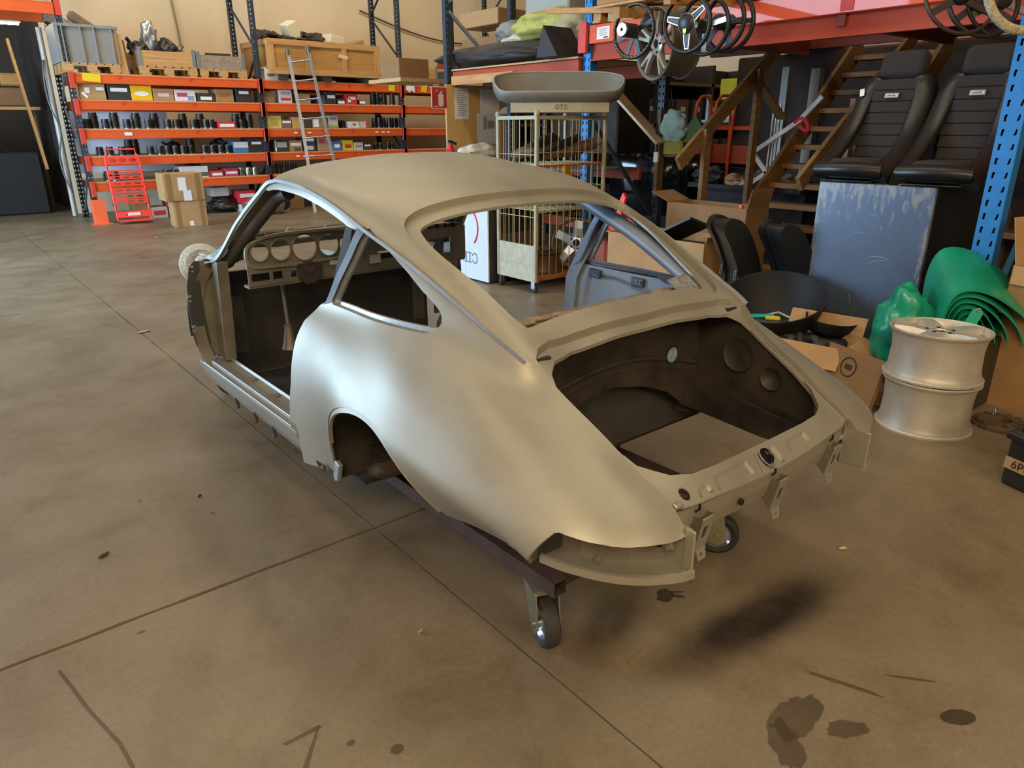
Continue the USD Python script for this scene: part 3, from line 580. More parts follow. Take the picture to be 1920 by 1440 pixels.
    for s in (1, -1):
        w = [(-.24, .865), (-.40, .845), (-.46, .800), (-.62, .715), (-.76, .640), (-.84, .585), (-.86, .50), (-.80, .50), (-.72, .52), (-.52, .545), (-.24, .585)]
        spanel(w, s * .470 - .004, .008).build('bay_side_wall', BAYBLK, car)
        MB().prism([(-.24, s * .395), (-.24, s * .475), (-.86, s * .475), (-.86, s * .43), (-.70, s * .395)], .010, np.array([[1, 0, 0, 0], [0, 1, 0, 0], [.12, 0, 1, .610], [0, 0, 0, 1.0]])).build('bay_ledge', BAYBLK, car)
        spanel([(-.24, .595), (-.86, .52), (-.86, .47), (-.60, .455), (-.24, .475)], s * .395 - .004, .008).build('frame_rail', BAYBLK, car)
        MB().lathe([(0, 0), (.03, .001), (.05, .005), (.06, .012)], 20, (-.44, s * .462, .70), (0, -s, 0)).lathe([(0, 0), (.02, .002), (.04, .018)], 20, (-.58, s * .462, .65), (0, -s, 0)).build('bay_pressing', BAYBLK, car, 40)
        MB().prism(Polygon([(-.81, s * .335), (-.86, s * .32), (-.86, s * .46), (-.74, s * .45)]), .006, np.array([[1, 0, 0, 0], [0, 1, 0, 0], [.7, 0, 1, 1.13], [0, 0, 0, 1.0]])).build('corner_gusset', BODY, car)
    MB().lathe([(0, 0), (.026, 0), (.028, .004), (0, .005)], 24, (-.2665, -.30, .690), (-1, 0, 0)).build('bulkhead_light_patch', mat('daylit_hole', '#7f95a8', .6, var=.4, scale=60), car)  # bluish disc painted in for daylight showing through a hole
    # ---- rear shelf, back seat area
    MB().prism(sym([(-.345, 0), (-.340, .36), (-.325, .47), (-.20, .52), (-.17, .40), (-.16, .2), (-.165, 0)]), .006, xf((0, 0, .900))).build('parcel_shelf', BODYIN, car)
    b = MB()
    for k in range(9):
        y = -.42 + k * .1; b.box((-.205 + .01 * math.sin(k * 2.1), y, .909), (.05 + .02 * math.sin(k), .085, .012), rz=.15 * math.sin(k * 1.7), ry=.2, bev=.004)
    b.build('torn_insulation', mat('old_felt', '#86735b', .95, var=.4, scale=20, bump=.6, bscale=60), car)
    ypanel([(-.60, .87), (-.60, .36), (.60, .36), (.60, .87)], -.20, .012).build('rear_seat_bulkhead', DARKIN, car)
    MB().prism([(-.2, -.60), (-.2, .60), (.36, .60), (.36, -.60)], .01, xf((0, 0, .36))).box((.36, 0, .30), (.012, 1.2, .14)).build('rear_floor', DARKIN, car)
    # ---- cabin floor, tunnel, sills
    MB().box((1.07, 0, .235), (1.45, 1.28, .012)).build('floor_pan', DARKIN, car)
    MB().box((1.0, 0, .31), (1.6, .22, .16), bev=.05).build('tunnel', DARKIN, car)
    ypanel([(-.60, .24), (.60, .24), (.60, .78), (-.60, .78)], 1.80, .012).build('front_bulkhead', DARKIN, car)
    for s in (1, -1):
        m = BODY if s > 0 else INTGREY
        prof = [(.772, .384), (.772, .393), (.758, .393), (.755, .384), (.742, .384), (.738, .396), (.728, .398), (.690, .390), (.652, .388), (.648, .396), (.640, .396), (.636, .384), (.612, .345), (.604, .25), (.592, .25), (.592, .262), (.715, .266), (.738, .285), (.756, .325), (.768, .368)]
        M = np.eye(4); M[:3, 0] = (0, s, 0); M[:3, 1] = (0, 0, 1); M[:3, 2] = (s, 0, 0) ; M[:3, 3] = (.60 if s > 0 else 1.72, 0, 0)
        sl = MB().prism(prof, 1.12, M).build('door_sill', m, car)
        for x in (.80, 1.02, 1.28): MB().lathe([(0, 0), (.022, 0), (.03, -.003), (0, -.004)], 16, (x, s * .688, .394)).build('sill_stain', mat('grime', '#6c675c', .8), sl)
        MB().tube([(.66, s * .765, .394), (1.66, s * .769, .394)], .0035, 6).tube([(.66, s * .733, .398), (1.64, s * .735, .398)], .0035, 6).tube([(.66, s * .644, .397), (1.62, s * .646, .397)], .003, 6).build('sill_edge', LIP, sl, 60)
        for x in (.92, 1.12, 1.34): MB().box((x, s * .742, .272), (.03, .012, .045), ry=.5).build('sill_bracket', mat('rusty_bracket', '#3e352d', .8, .2), sl)
        # hinge post and fender flange
        MB().prism([(.60, .40), (.742, .40), (.765, .52), (.768, .70), (.745, .855), (.66, .875), (.60, .80)], .014, np.array([[0, 0, 1, 1.712], [s, 0, 0, 0], [0, 1, 0, 0], [0, 0, 0, 1.0]])).build('hinge_post', BODYIN, car)
        MB().bar((1.64, s * .655, .40), (1.60, s * .650, .88), .07, .05, up=(0, 1, 0)).build('hinge_post_inner', BODYIN, car)
        fl = [(.728, .395), (.760, .395), (.786, .50), (.789, .64), (.782, .76), (.760, .845), (.735, .868), (.712, .868), (.722, .80), (.724, .60), (.716, .48)]
        fl = MB().prism(fl, .006, np.array([[0, 0, 1, 1.700], [s, 0, 0, 0], [0, 1, 0, 0], [0, 0, 0, 1.0]])).build('fender_flange', mat('flange_dark', '#3b3c3a', .6, .2), car)
        for z, y in ((.845, .748), (.71, .778), (.565, .780), (.445, .762)): MB().box((1.697, s * y, z), (.004, .016, .010)).cyl((1.699, s * y, z - .022), (1.695, s * y, z - .022), .0055, seg=10).build('flange_slot', LIP, fl)
        # lock pillar
        lp = [(.350, 1.150), (.392, 1.155), (.47, 1.03), (.555, .885), (.60, .80), (.61, .60), (.66, .40), (.56, .40), (.55, .60), (.53, .80), (.49, .875), (.42, .985)]
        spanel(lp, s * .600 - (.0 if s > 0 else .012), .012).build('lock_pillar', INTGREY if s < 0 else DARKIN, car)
        # inner side panel beside the back seat
        sp = Polygon([(-.12, .855), (.06, .872), (.25, .870), (.52, .872), (.56, .70), (.60, .45), (.45, .40), (.25, .62), (-.05, .66)])
        me = trimesh.creation.extrude_polygon(sp, .006, engine='earcut'); v, f = trimesh.remesh.subdivide_to_size(me.vertices, me.faces, .022, max_iter=10)
        from shapely import contains_xy, distance, points
        for pg in (Polygon([(.05, .80), (.30, .84), (.47, .84), (.50, .66), (.30, .70), (.12, .70)]), Polygon([(.40, .62), (.52, .62), (.54, .48), (.44, .46)])):
            d = distance(pg.exterior, points(v[:, :2])); t = np.clip(d / .014, 0, 1); v[:, 2] += np.where(contains_xy(pg, v[:, 0], v[:, 1]), .010 * t, 0)
        M = np.eye(4); M[:3, 0] = (1, 0, 0); M[:3, 1] = (0, 0, 1); M[:3, 2] = (0, s, 0); M[:3, 3] = (0, s * .615, 0)
        MB().add(trimesh.Trimesh(v, f), M).build('rear_side_panel', INTGREY, car, 30)
        for x in (.42, .17): MB().box((x, s * .608, .842), (.07, .016, .036), bev=.004).box((x + .01, s * .600, .846), (.03, .006, .012)).cyl((x - .018, s * .602, .842), (x - .018, s * .596, .842), .008, seg=10).build('panel_latch', mat('zinc_catch', '#5e6166', .4, .8, var=.3, scale=30), car)
        # roof side inner rails and sealer patch in the rear corner
        if s < 0:
            MB().tube([(x, s * (float(GUTY(x)) - .050), float(GUTZ(x)) - .050) for x in np.linspace(-.30, 1.00, 40)], .032, 8).build('inner_roof_rail', INTGREY, car, 60)
            pt = (car_solid(.034, .3) - car_solid(.042, .3)) ^ side(Polygon(spl([(-.30, .93), (-.18, .955), (-.10, .95), (-.02, .90), (.06, .88), (.02, .85), (-.12, .84), (-.26, .86)], 50)), -.75, -.3)
            solid_to_mb(pt).build('sealer_patch', SEALER, car, 40)
        MB().tube([(1.615, s * .612, .86), (1.45, s * .580, .985), (1.25, s * .552, 1.115), (1.12, s * .535, 1.195), (1.02, s * .53, 1.215)], .030, 8).build('screen_pillar_inner', mat('pillar_inner', '#4c4a46', .55, .15), car, 60)
        # wheelhouses
        for cx, y0 in ((.02, .44), (2.25, .30)):
            a = np.radians(np.linspace(-8, 160, 40)); ro, ri = .372, .362
            pg = Polygon([(cx + ro * math.cos(t), .32 + ro * math.sin(t)) for t in a] + [(cx + ri * math.cos(t), .32 + ri * math.sin(t)) for t in a[::-1]])
            house = man(pg, .30, np.array([[1, 0, 0, 0], [0, 0, -s, s * (y0 + .30) if s > 0 else -y0 - .0], [0, 1, 0, 0], [0, 0, 0, 1.0]])) if False else side(pg, *sorted((s * y0, s * (y0 + (.31 if cx < 1 else .26)))))
            house = house ^ HOUSE_CLIP
            b = MB().add(house).add(side(Polygon([(cx + .365 * math.cos(t), .32 + .365 * math.sin(t)) for t in a]).buffer(0) - Point(cx - .05, .36).buffer(.07), *sorted((s * y0, s * (y0 + .008)))))
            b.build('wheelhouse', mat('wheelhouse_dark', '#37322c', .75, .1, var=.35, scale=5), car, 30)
        MB().lathe([(.0, 0), (.075, 0), (.085, .012), (.06, .03), (.0, .032)], 24, (-.03, s * .452, .42), (0, s, 0)).build('suspension_mount', mat('mount_dark', '#443b33', .75, .2), car, 40)
        MB().box((.24, s * .55, .33), (.12, .22, .06), ry=.3, bev=.02).build('swing_arm_mount', mat('mount_dark', '#443b33', .75, .2), car, 40)
        MB().box((.350, s * .735, .318), (.035, .02, .075), ry=-.3, bev=.004).box((.375, s * .725, .275), (.05, .012, .012), ry=.5).build('jack_bracket', LIP, car)
        b = MB()
        for k in range(7): b.add(trimesh.Trimesh([(.70 - .05 * k, s * .752, .285 + .006 * k), (.66 - .05 * k, s * .752, .285 + .006 * k), (.675 - .05 * k, s * .750, .258 + .006 * k + .012 * math.sin(k * 2.3))], [(0, 1, 2), (0, 2, 1)]))
        b.build('torn_edge', mat('rust_edge', '#4a3a2e', .85, .2), car)
    # ---- dashboard
    top = Polygon(sym([(1.40, 0), (1.40, .56), (1.50, .60), (1.66, .56), (1.69, .3), (1.70, 0)])).buffer(0)
    for k in range(3): top = top - affinity.scale(Point(1.53, -.10 - .17 * k).buffer(.05), .75, 1.25)
    MB().prism(top, .008, np.array([[1, 0, 0, 0], [0, 1, 0, 0], [-.06, 0, 1, 1.052], [0, 0, 0, 1.0]])).build('dashboard_top', BODY, car)
    MB().tube([(1.695 - .14 * (abs(y) / .56) ** 2, y, .960 - .03 * (abs(y) / .56) ** 2) for y in np.linspace(-.57, .57, 30)], .014, 8).tube([(1.645 - .12 * (abs(y) / .56) ** 2, y, .972 - .03 * (abs(y) / .56) ** 2) for y in np.linspace(-.55, .55, 30)], .006, 8).build('cowl_lip', BODY, car, 60)
    for y in (.30, .10, -.06, .44): MB().tube([(1.60, y + .02, .975), (1.60, y + .008, .995), (1.60, y - .008, .995), (1.60, y - .02, .975)], .004, 6).build('cowl_clip', BODY, car, 60)
    binn = Polygon(spl([(.60, .905), (.592, .955), (.54, .985), (.42, 1.002), (.25, 1.003), (.10, .992), (.045, .965), (.03, .92), (.04, .872), (.12, .862), (.35, .858), (.52, .862), (.585, .875)], 80)).buffer(.004).buffer(-.004)
    binn = max(getattr(binn, 'geoms', [binn]), key=lambda g: g.area)
    face = Polygon([(-.60, .78), (-.60, .955), (.60, .955), (.60, .78)]).union(binn)
    gauges = ((.535, .928, .040), (.438, .930, .047), (.322, .930, .059), (.200, .930, .051), (.100, .927, .046))
    for y, z, r in gauges: face = face - Point(y, z).buffer(r)
    face = face - sbox(.60, .82, .70, .9) - sbox(-.50, .82, -.22, .90) - sbox(.50, .80, .585, .835) - sbox(.44, .80, .485, .835) - sbox(.36, .80, .40, .83) - sbox(-.16, .83, -.06, .87)
    ypanel(face, 1.395, .006).build('instrument_panel', BODYIN, car)
    MB().add(sweep([(1.390, y, z) for y, z in np.array(binn.exterior.coords)[::2][:-1]], [(-.006, -.006), (.006, -.006), (.006, .006), (-.006, .006)], True)).build('instrument_hood', BODY, car, 40)
    b = MB()
    for y, z, r in gauges: b.tube([(1.392, *p) for p in circle((0, 0, 0), r + .002, 28)[:, :2] + (y, z)], .0035, 6, True)
    b.build('gauge_ring', BODYIN, car, 60)
    MB().box((1.43, 0, .775), (.06, 1.2, .012)).build('knee_rail', BODYIN, car)
    for k in range(9): MB().box((1.392, -.12 - .05 * k, .965), (.012, .010, .022)).build('dash_slot', BLACK, car)
    for y in (-.20, -.30): MB().box((1.391, y, .925), (.004, .032, .028)).build('paper_tag', mat('white_tag', '#d8d8d4', .7), car)
    MB().box((1.391, -.04, .835), (.006, .06, .04)).build('paper_tag', mat('pale_metal', '#c6cdd4', .5, .2), car)
    MB().box((1.391, .14, .840), (.006, .13, .022), rx=.1).build('column_shroud', mat('pale_metal', '#c6cdd4', .5, .2), car)  # pale blue-grey metal colour
    MB().cyl((1.36, .322, .845), (1.55, .322, .80), .030).prism([(.27, .86), (.37, .86), (.375, .80), (.345, .765), (.30, .765), (.268, .80)], .04, np.array([[0, 0, 1, 1.36], [1, 0, 0, 0], [0, 1, 0, 0], [0, 0, 0, 1.0]])).build('steering_column_mount', mat('column_dark', '#413c36', .6, .3), car, 40)
    MB().tube([(1.52, .40, .74), (1.50, .40, .55)], .009, 8).lathe([(0, 0), (.04, 0), (.03, .03), (.018, .10), (.018, .12), (0, .12)], 16, (1.50, .40, .43)).build('shift_rod', mat('rod_grey', '#77756f', .5, .5), car, 40)
    # inner wing ends, wrapped against dust, and the bare front pan
    for s in (1, -1):
        MB().lathe([(.060, .0), (.098, -.01), (.106, .012), (.100, .040), (.075, .055), (.056, .045), (.060, .0)], 36, (1.98, s * .62, .80), (-1, s * .25, .15)).build('inner_wing_end', mat('bubble_wrap', '#ccd8da', .25, 0, var=.15, scale=60, bump=.9, bscale=120), car, 40)
        MB().add(blob(8, (.05, .055, .06), 3, .5, 3), xf((1.99, s * .60, .785))).build('crumpled_wrap', mat('crumpled_film', '#dfe3de', .3, 0, var=.15, scale=20, bump=.8, bscale=60), car, 40)
        MB().prism([(1.80, s * .50), (2.9, s * .42), (2.9, s * .46), (1.80, s * .58)], .30, xf((0, 0, .36))).build('front_side_member', BODYIN, car)
    MB().box((2.35, 0, .34), (1.1, .9, .012)).build('front_pan', BODYIN, car)
HOUSE_CLIP = None
build_car()
# ------------------------------------------------------------------ the dolly it stands on
RUST = mat('brown_primer_steel', '#4b3a33', 0.55, 0.25, var=0.2, scale=9)
ZINC = mat('zinc_plate', '#a9a58c', 0.35, 0.85, var=0.1, scale=12)
ZINC2 = mat('bright_zinc', '#c3ccd0', 0.25, 0.9)
RUBBER = mat('grey_rubber', '#2f2c29', 0.7, 0, var=0.15, scale=20)
def build_dolly():
    t = thing('car_dolly', 'low brown steel frame dolly on four swivel castors carrying the car shell', 'dolly', (0, 0, 0))
    q = lambda x, y, z: tuple((CAR @ np.array([x, y, 0, 1]))[:2]) + (z,)
    for y in (.455, -.36): 
        r = 0.05; P = Polygon([(-.025, -.025), (.025, -.025), (.025, .025), (-.025, .025)])
        tube = P - P.buffer(-.003)
        a, b = np.array(q(-.50, y, .225)), np.array(q(2.50, y, .225)); d = (b - a) / np.linalg.norm(b - a); x = np.cross((0, 0, 1), d)
        M = np.eye(4); M[:3, 0] = x; M[:3, 1] = (0, 0, 1); M[:3, 2] = d; M[:3, 3] = a
        MB().prism(tube, np.linalg.norm(b - a), M).build('long_rail', RUST, t)
    for x in (-.45, .05, 1.0, 2.45): MB().bar(q(x, .43, .225), q(x, -.335, .225), .05, .05).build('cross_rail', RUST, t)
    for x in (.05, 1.0, 2.2):
        for y in (.455, -.36): MB().bar(q(x, y, .25), q(x, y, .285), .05, .06).build('support_block', RUST, t)
    for k, (x, y, sw) in enumerate(((-.42, .455, -.35), (-.46, -.36, .6), (2.43, .455, .9), (2.43, -.36, -.4))):
        p = np.array(q(x, y, 0)); base = UsdGeom.Xform.Define(stage, '/World/car_dolly/' + numbered('/World/car_dolly', 'castor')).GetPrim()
        M = xf(p, PI / 2 + sw)
        tr = .026
        MB().lathe([(.052, -tr * .8), (.068, -tr), (.078, -tr * .75), (.081, -tr * .3), (.081, tr * .3), (.078, tr * .75), (.068, tr), (.052, tr * .8)], 36, (-.03, 0, .081), (0, 1, 0), M=M).build('tyre', RUBBER, base, 40)
        MB().lathe([(0, -.030), (.018, -.030), (.020, -.016), (.045, -.012), (.053, -.021), (.053, .021), (.045, .012), (.020, .016), (.018, .030), (0, .030)], 30, (-.03, 0, .081), (0, 1, 0), M=M).build('rim', ZINC2, base, 30)
        b = MB()
        for s in (-1, 1):
            b.prism(Polygon([(-.058, .081), (-.038, .055), (-.014, .062), (.0, .085), (.052, .19), (-.04, .19)]).buffer(.006), .004, M @ np.array([[1, 0, 0, 0], [0, 0, -1, s * .037 + .002], [0, 1, 0, 0], [0, 0, 0, 1.0]]))
        b.box((.006, 0, .188), (.09, .078, .008)); b.m[-1].apply_transform(M)
        b.box((.012, 0, .196), (.10, .085, .006)); b.m[-1].apply_transform(M)
        b.lathe([(0, -.044), (.012, -.044), (.012, .044), (0, .044)], 12, (-.03, 0, .081), (0, 1, 0), M=M)
        b.build('fork', ZINC, base, 30)
build_dolly()
# ------------------------------------------------------------------ pallet racking along the back wall
ORANGE = mat('orange_beam', '#dc5a22', 0.5, 0.0, var=0.06, scale=4)
REDCON = mat('red_connector', '#d2432e', 0.45, 0.05)
POSTD = mat('dark_blue_post', '#36414b', 0.5, 0.3, var=0.1, scale=10)
POSTB = mat('bright_blue_post', '#2a7fc4', 0.42, 0.15, var=0.08, scale=6)
GALV = mat('galvanised', '#a7adb0', 0.4, 0.75, var=0.12, scale=14)
CHIP = mat('chipboard', '#c09f6e', 0.85, var=0.15, scale=30)
PINE = wood('pine', '#a9773f', '#cfa066')
PINEY = wood('pine_y', '#a9773f', '#cfa066', 1)
PINEZ = wood('pine_z', '#a9773f', '#cfa066', 2)
PALLET = wood('pallet_wood', '#a98a5c', '#d0b183')
OLDWOOD = wood('old_stair_wood', '#5f4427', '#8a683c', 1)
OLDWOODX = wood('old_board_wood', '#6b4d2c', '#957044', 0)
def post(parent, x, y, z0, z1, m, face=(0, -1), w=.09, d=.07, holes=True, foot=True, slot=False, hue=None):
    """perforated upright; face is the direction its pierced front looks"""
    fx, fy = face; a = math.atan2(fy, fx) + PI / 2
    M0 = xf((x, y, z0), a)
    H = z1 - z0; pl = sbox(-w / 2, 0, w / 2, H)
    if holes:
        hs = []
        for k in range(int(H / .075)):
            zc = .06 + k * .075
            for u in (-w * .27, w * .27):
                if slot:
                    sg = 1 if u < 0 else -1
                    hs.append(Polygon([(u - .006, zc - .016), (u + .006, zc - .016), (u + .006, zc), (u + .010, zc + .018), (u - .004, zc + .018), (u - .006, zc)]) if sg > 0 else Polygon([(u - .006, zc - .016), (u + .008, zc - .012), (u + .010, zc + .018), (u + .002, zc + .018)]))
                else: hs.append(sbox(u - .009, zc - .014, u + .009, zc + .014))
        pl = pl - unary_union(hs)
    b = MB()
    b.prism(pl, .003, M0 @ np.array([[1, 0, 0, 0], [0, 0, -1, 0], [0, 1, 0, 0], [0, 0, 0, 1.0]]))
    for s in (-1, 1): b.add(trimesh.creation.box((.003, d, H)), M0 @ xf((s * w / 2, d / 2, H / 2)))
    if slot: b.add(trimesh.creation.box((.016, .006, H)), M0 @ xf((0, .004, H / 2)))
    if slot: MB().add(trimesh.creation.box((w - .012, .01, H)), M0 @ xf((0, .03, H / 2))).build('slot_backing', mat('hole_black2', '#0d0e10', .9), parent)  # black plate added inside the upright so its slots look dark
    if foot: b.add(trimesh.creation.box((w + .05, d + .05, .008)), M0 @ xf((0, d / 2, .004)))
    return b.build('upright', m, parent)
def beam(parent, p, q, h=.14, m=ORANGE, t=.045):
    p, q = np.array(p, float), np.array(q, float); mid = (p + q) / 2; L = np.linalg.norm(q - p); a = math.atan2(q[1] - p[1], q[0] - p[0])
    return MB().box(mid - (0, 0, h / 2), (L, t, h), rz=a, bev=.006).box(mid - (0, 0, .012), (L, t + .008, .018), rz=a).build('beam', m, parent)
LV = [2.34, 1.94, 1.49, 1.06, .65]
def build_rack():
    t = thing('pallet_rack', 'long orange and dark blue pallet racking along the beige wall, stacked with engine parts', 'shelving')
    X = [2.33, 5.39, 8.41, 11.45]
    for i, x in enumerate(X):
        post(t, x, 13.98, 0, 4.9, POSTD); post(t, x, 15.10, 0, 4.9, POSTD, face=(0, 1))
        for k in range(5):
            z = .12 + k * .92; a, b = (14.03, 15.05) if k % 2 else (15.05, 14.03)
            MB().bar((x, a, z), (x, b, z + .80), .03, .03).build('frame_brace', GALV if i == 0 else POSTD, t)
    for i in range(3):
        x0, x1 = X[i] + .05, X[i + 1] - .05
        for z in LV:
            beam(t, (x0, 13.975, z), (x1, 13.975, z)); beam(t, (x0, 15.10, z), (x1, 15.10, z))
            MB().box(((x0 + x1) / 2, 14.54, z + .008), (x1 - x0, 1.14, .016)).build('shelf_board', CHIP, t)
            for x in (x0 - .045, x1 + .045): MB().box((x, 13.945, z - .10), (.075, .05, .25), bev=.005).build('beam_connector', REDCON, t)
            for k in (.22, .60): MB().box((x0 + (x1 - x0) * k, 13.948, z - .030), (.05, .006, .05)).build('beam_clip', REDCON, t)
    # portal bay over the aisle
    post(t, -.85, 13.98, 0, 4.9, POSTD); post(t, -.85, 15.1, 0, 4.9, POSTD, face=(0, 1))
    for y in (13.975, 15.10): beam(t, (-.8, y, 3.34), (2.28, y, 3.34), .17)
    MB().box((.74, 14.54, 3.35), (3.0, 1.14, .016)).build('shelf_board', CHIP, t)
    MB().box((2.33, 13.94, 3.30), (.08, .05, .28)).build('beam_connector', REDCON, t)
    # light coloured back sheets seen behind the two lowest left shelves
    MB().box((3.2, 15.2, 1.3), (1.6, .02, 1.1)).build('back_sheet', mat('white_sheet', '#d9dbdf', .7), t)
    for x in (3.02,): MB().box((x, 13.945, 1.425), (.12, .004, .055)).build('shelf_label', mat('label_white', '#e9e6e0', .7), t)
    for z in (1.425, .995):
        for x in (5.98, 6.12, 6.26): MB().box((x, 13.945, z), (.07, .004, .03)).build('shelf_label', mat('label_white', '#e9e6e0', .7), t)
    for x in (7.75, 7.9, 8.02): MB().box((x, 13.945, 1.425), (.07, .004, .03)).build('shelf_label', mat('label_white', '#e9e6e0', .7), t)
    for x, w in ((2.62, .26), (8.16, .14), (8.95, .14)):
        MB().box((x, 13.944, 2.285), (w, .006, .12), rz=0, ry=.08).build('warning_tape', mat('yellow_tape', '#e6c619', .6), t)
    for k in range(4):
        MB().prism(Polygon([(-.03, 0), (.03, 0), (.02, -.16), (-.03, -.15)]), .004, at((8.55 + .035 * k, 13.93 - .006 * k, 2.40 - .03 * (k % 2)), FACE_Y) @ xf((0, 0, 0), .12 * k - .2)).build('paper_tag', mat('label_white', '#e9e6e0', .7), t)
    MB().add(trimesh.creation.box((.10, .004, .03)), xf((2.47, 13.90, 2.02), 0, 0, .9)).build('paper_tag', mat('label_white', '#e9e6e0', .7), t)
build_rack()
KRAFT = mat('kraft_card', '#b08a5c', 0.85, var=0.08, scale=6)
KRAFTD = mat('dark_kraft', '#8c6a45', 0.85, var=0.1, scale=6)
STICK = mat('label_white', '#e9e6e0', .7)
def colour(c): return mat('card_' + c.lstrip('#'), c, 0.7, var=0.06, scale=8)
def carton(x, y, z, w, d, h, col, label, sticker=None, rz=0.0, group=None, stripe=None, lid=False, cat='box', name='parts_box', oval=False):
    """a closed box standing on z, front towards -y; sticker: (u, v, w, h[, colour]) in fractions of its front"""
    t = thing(name, label, cat, (x, y, z), rz, group)
    m = col if not isinstance(col, str) else colour(col)
    MB().box((0, 0, h / 2), (w, d, h), bev=.004).build('body', m, t)
    if lid: MB().box((0, 0, h - .03), (w + .012, d + .012, .06), bev=.004).build('lid', m if lid is True else colour(lid), t)
    else: MB().box((0, 0, h + .0005), (w * .98, .05, .0015)).build('tape', mat('packing_tape', '#b99a67', .35), t)
    off = .0085 if lid else .0015
    if stripe: MB().box((0, -d / 2 - off, h * stripe[0]), (w * .99, .002, h * stripe[1])).build('stripe', colour(stripe[2]), t)
    for st in ([sticker] if sticker and not isinstance(sticker[0], tuple) else sticker or []):
        u, v, sw, sh = st[:4]; c = colour(st[4]) if len(st) > 4 else STICK
        if oval: MB().prism(affinity.scale(Point(0, 0).buffer(.5, 10), sw * w, sh * h), .002, at(((u - .5) * w, -d / 2 - off, v * h), FACE_Y)).build('printed_label', c, t)
        else: MB().box(((u - .5) * w, -d / 2 - off - .001, v * h), (sw * w, .002, sh * h)).build('printed_label', c, t)
    return t
def PX(px): return 2.35 + (px - 140) * .00868     # along the rack front
def row(level, items, bay, y=14.22):
    z = LV[level] + .018 if level < 5 else 0.0
    for (p0, p1, h, col, label, kw) in items:
        x0, x1 = PX(p0), PX(p1)
        carton((x0 + x1) / 2, y + kw.pop('dy', 0), z, x1 - x0, kw.pop('d', .40), h, col, label, **kw)
W = lambda *a: dict(sticker=a)
row(1, [(148, 192, .235, KRAFT, 'kraft box with two paper labels, first on the top enclosed shelf, left bay', dict(sticker=((.3, .6, .2, .35), (.8, .7, .3, .2)))),
        (196, 235, .27, '#33312f', 'black box with a wide white label between kraft and yellow boxes, left bay', dict(sticker=((.5, .58, .75, .22),))),
        (236, 274, .235, '#e8b80f', 'bright yellow box with a white oval print on the left bay top shelf', dict(sticker=(.5, .45, .7, .32), oval=True)),
        (276, 314, .19, '#a98457', 'small kraft box with white label right of the yellow oval-print box', dict(sticker=((.5, .5, .55, .3, '#d8b8ae'),))),
        (316, 356, .175, '#d8d8de', 'white and red printed box in the middle of the left bay top shelf', dict(sticker=((.35, .6, .5, .35, '#c8414f'), (.75, .3, .3, .4, '#7f97b5')))),
        (359, 394, .14, '#3a3532', 'low black box with white label and loose metal parts on top', dict(sticker=((.5, .4, .65, .4),))),
        (396, 433, .215, '#a47a4c', 'plain brown box with faint red print near the second upright, top shelf', dict(sticker=((.5, .55, .6, .3, '#9a6238'),))),
        (438, 472, .245, '#2d2b2a', 'black box with a white label beside the second rack upright, top shelf', dict(sticker=((.5, .68, .6, .2),)))], 1)
row(1, [(492, 522, .20, '#8a6a45', 'brown carton just right of the second upright on the top shelf', {}),
        (520, 531, .22, '#e9e7e4', 'narrow white and pink bottle-shaped carton on the top shelf of middle bay', dict(stripe=(.25, .45, '#e0356f'), d=.12)),
        (532, 561, .235, '#cfc9c6', 'white printed carton with red edging on the middle bay top shelf', dict(sticker=((.5, .3, .8, .2, '#c5303f'), (.5, .75, .7, .2, '#9c9796')))),
        (575, 604, .17, '#9a825a', 'flat wooden-coloured crate behind the ladder on the top shelf', dict(stripe=(.5, .08, '#7a6440'))),
        (622, 640, .16, '#3b4a60', 'dark blue carton right of the ladder on the top shelf', {}),
        (642, 667, .225, '#2e2c2a', 'black box with white label right of the ladder, top shelf', dict(sticker=((.5, .6, .75, .25),))),
        (670, 688, .10, '#413c38', 'low dark tray with a white label, middle bay top shelf', dict(sticker=((.5, .35, .9, .5),))),
        (691, 720, .19, '#c9262f', 'bright red box with white print on the middle bay top shelf', dict(sticker=((.55, .62, .6, .3), (.3, .4, .25, .4)))),
        (725, 742, .085, '#3b3734', 'small dark tray with white label next to the third upright', dict(sticker=((.5, .5, .85, .6),)))], 2)
row(2, [(393, 430, .12, '#cf2c38', 'low red box with white lettering band among dark cylinders, left bay', dict(sticker=((.5, .42, .8, .45),)))], 1)
row(2, [(499, 531, .225, '#cbbd62', 'pale yellow box with brown print beside the second upright, second shelf', dict(sticker=((.5, .5, .5, .6, '#b39a45'),))),
        (532, 554, .16, '#7a6352', 'small brown box with pale label next to the pale yellow box', dict(sticker=((.5, .7, .9, .25),))),
        (556, 584, .20, '#c7a04d', 'golden brown box left of the ladder on the second shelf', dict(stripe=(.9, .1, '#d8b060'))),
        (586, 601, .16, '#403b37', 'dark box with a brown end behind the ladder, second shelf', {}),
        (603, 640, .20, '#97765a', 'brown and white carton right behind the ladder, second shelf', dict(sticker=((.25, .5, .35, .8),))),
        (643, 667, .23, '#b9b7b0', 'white and green printed box right of the ladder, second shelf', dict(stripe=(.12, .2, '#8da33a'), sticker=((.5, .8, .6, .2, '#7d7b77'),))),
        (694, 722, .125, '#d4d2ca', 'low white storage box with a dark hand hole, second shelf', dict(sticker=((.5, .55, .22, .22, '#3a3836'),))),
        (724, 742, .125, '#c9bfae', 'small cream box with red end next to the third upright, second shelf', dict(sticker=((.9, .5, .2, .9, '#b5364c'),)))], 2)
row(3, [(420, 451, .20, '#3f74a8', 'blue and white box right of the cylinders on the third shelf', dict(stripe=(.7, .5, '#d6d5d2'))),
        (452, 487, .27, '#2c2a29', 'large black box with white label beside second upright, third shelf', dict(sticker=((.5, .62, .6, .17),)))], 1)
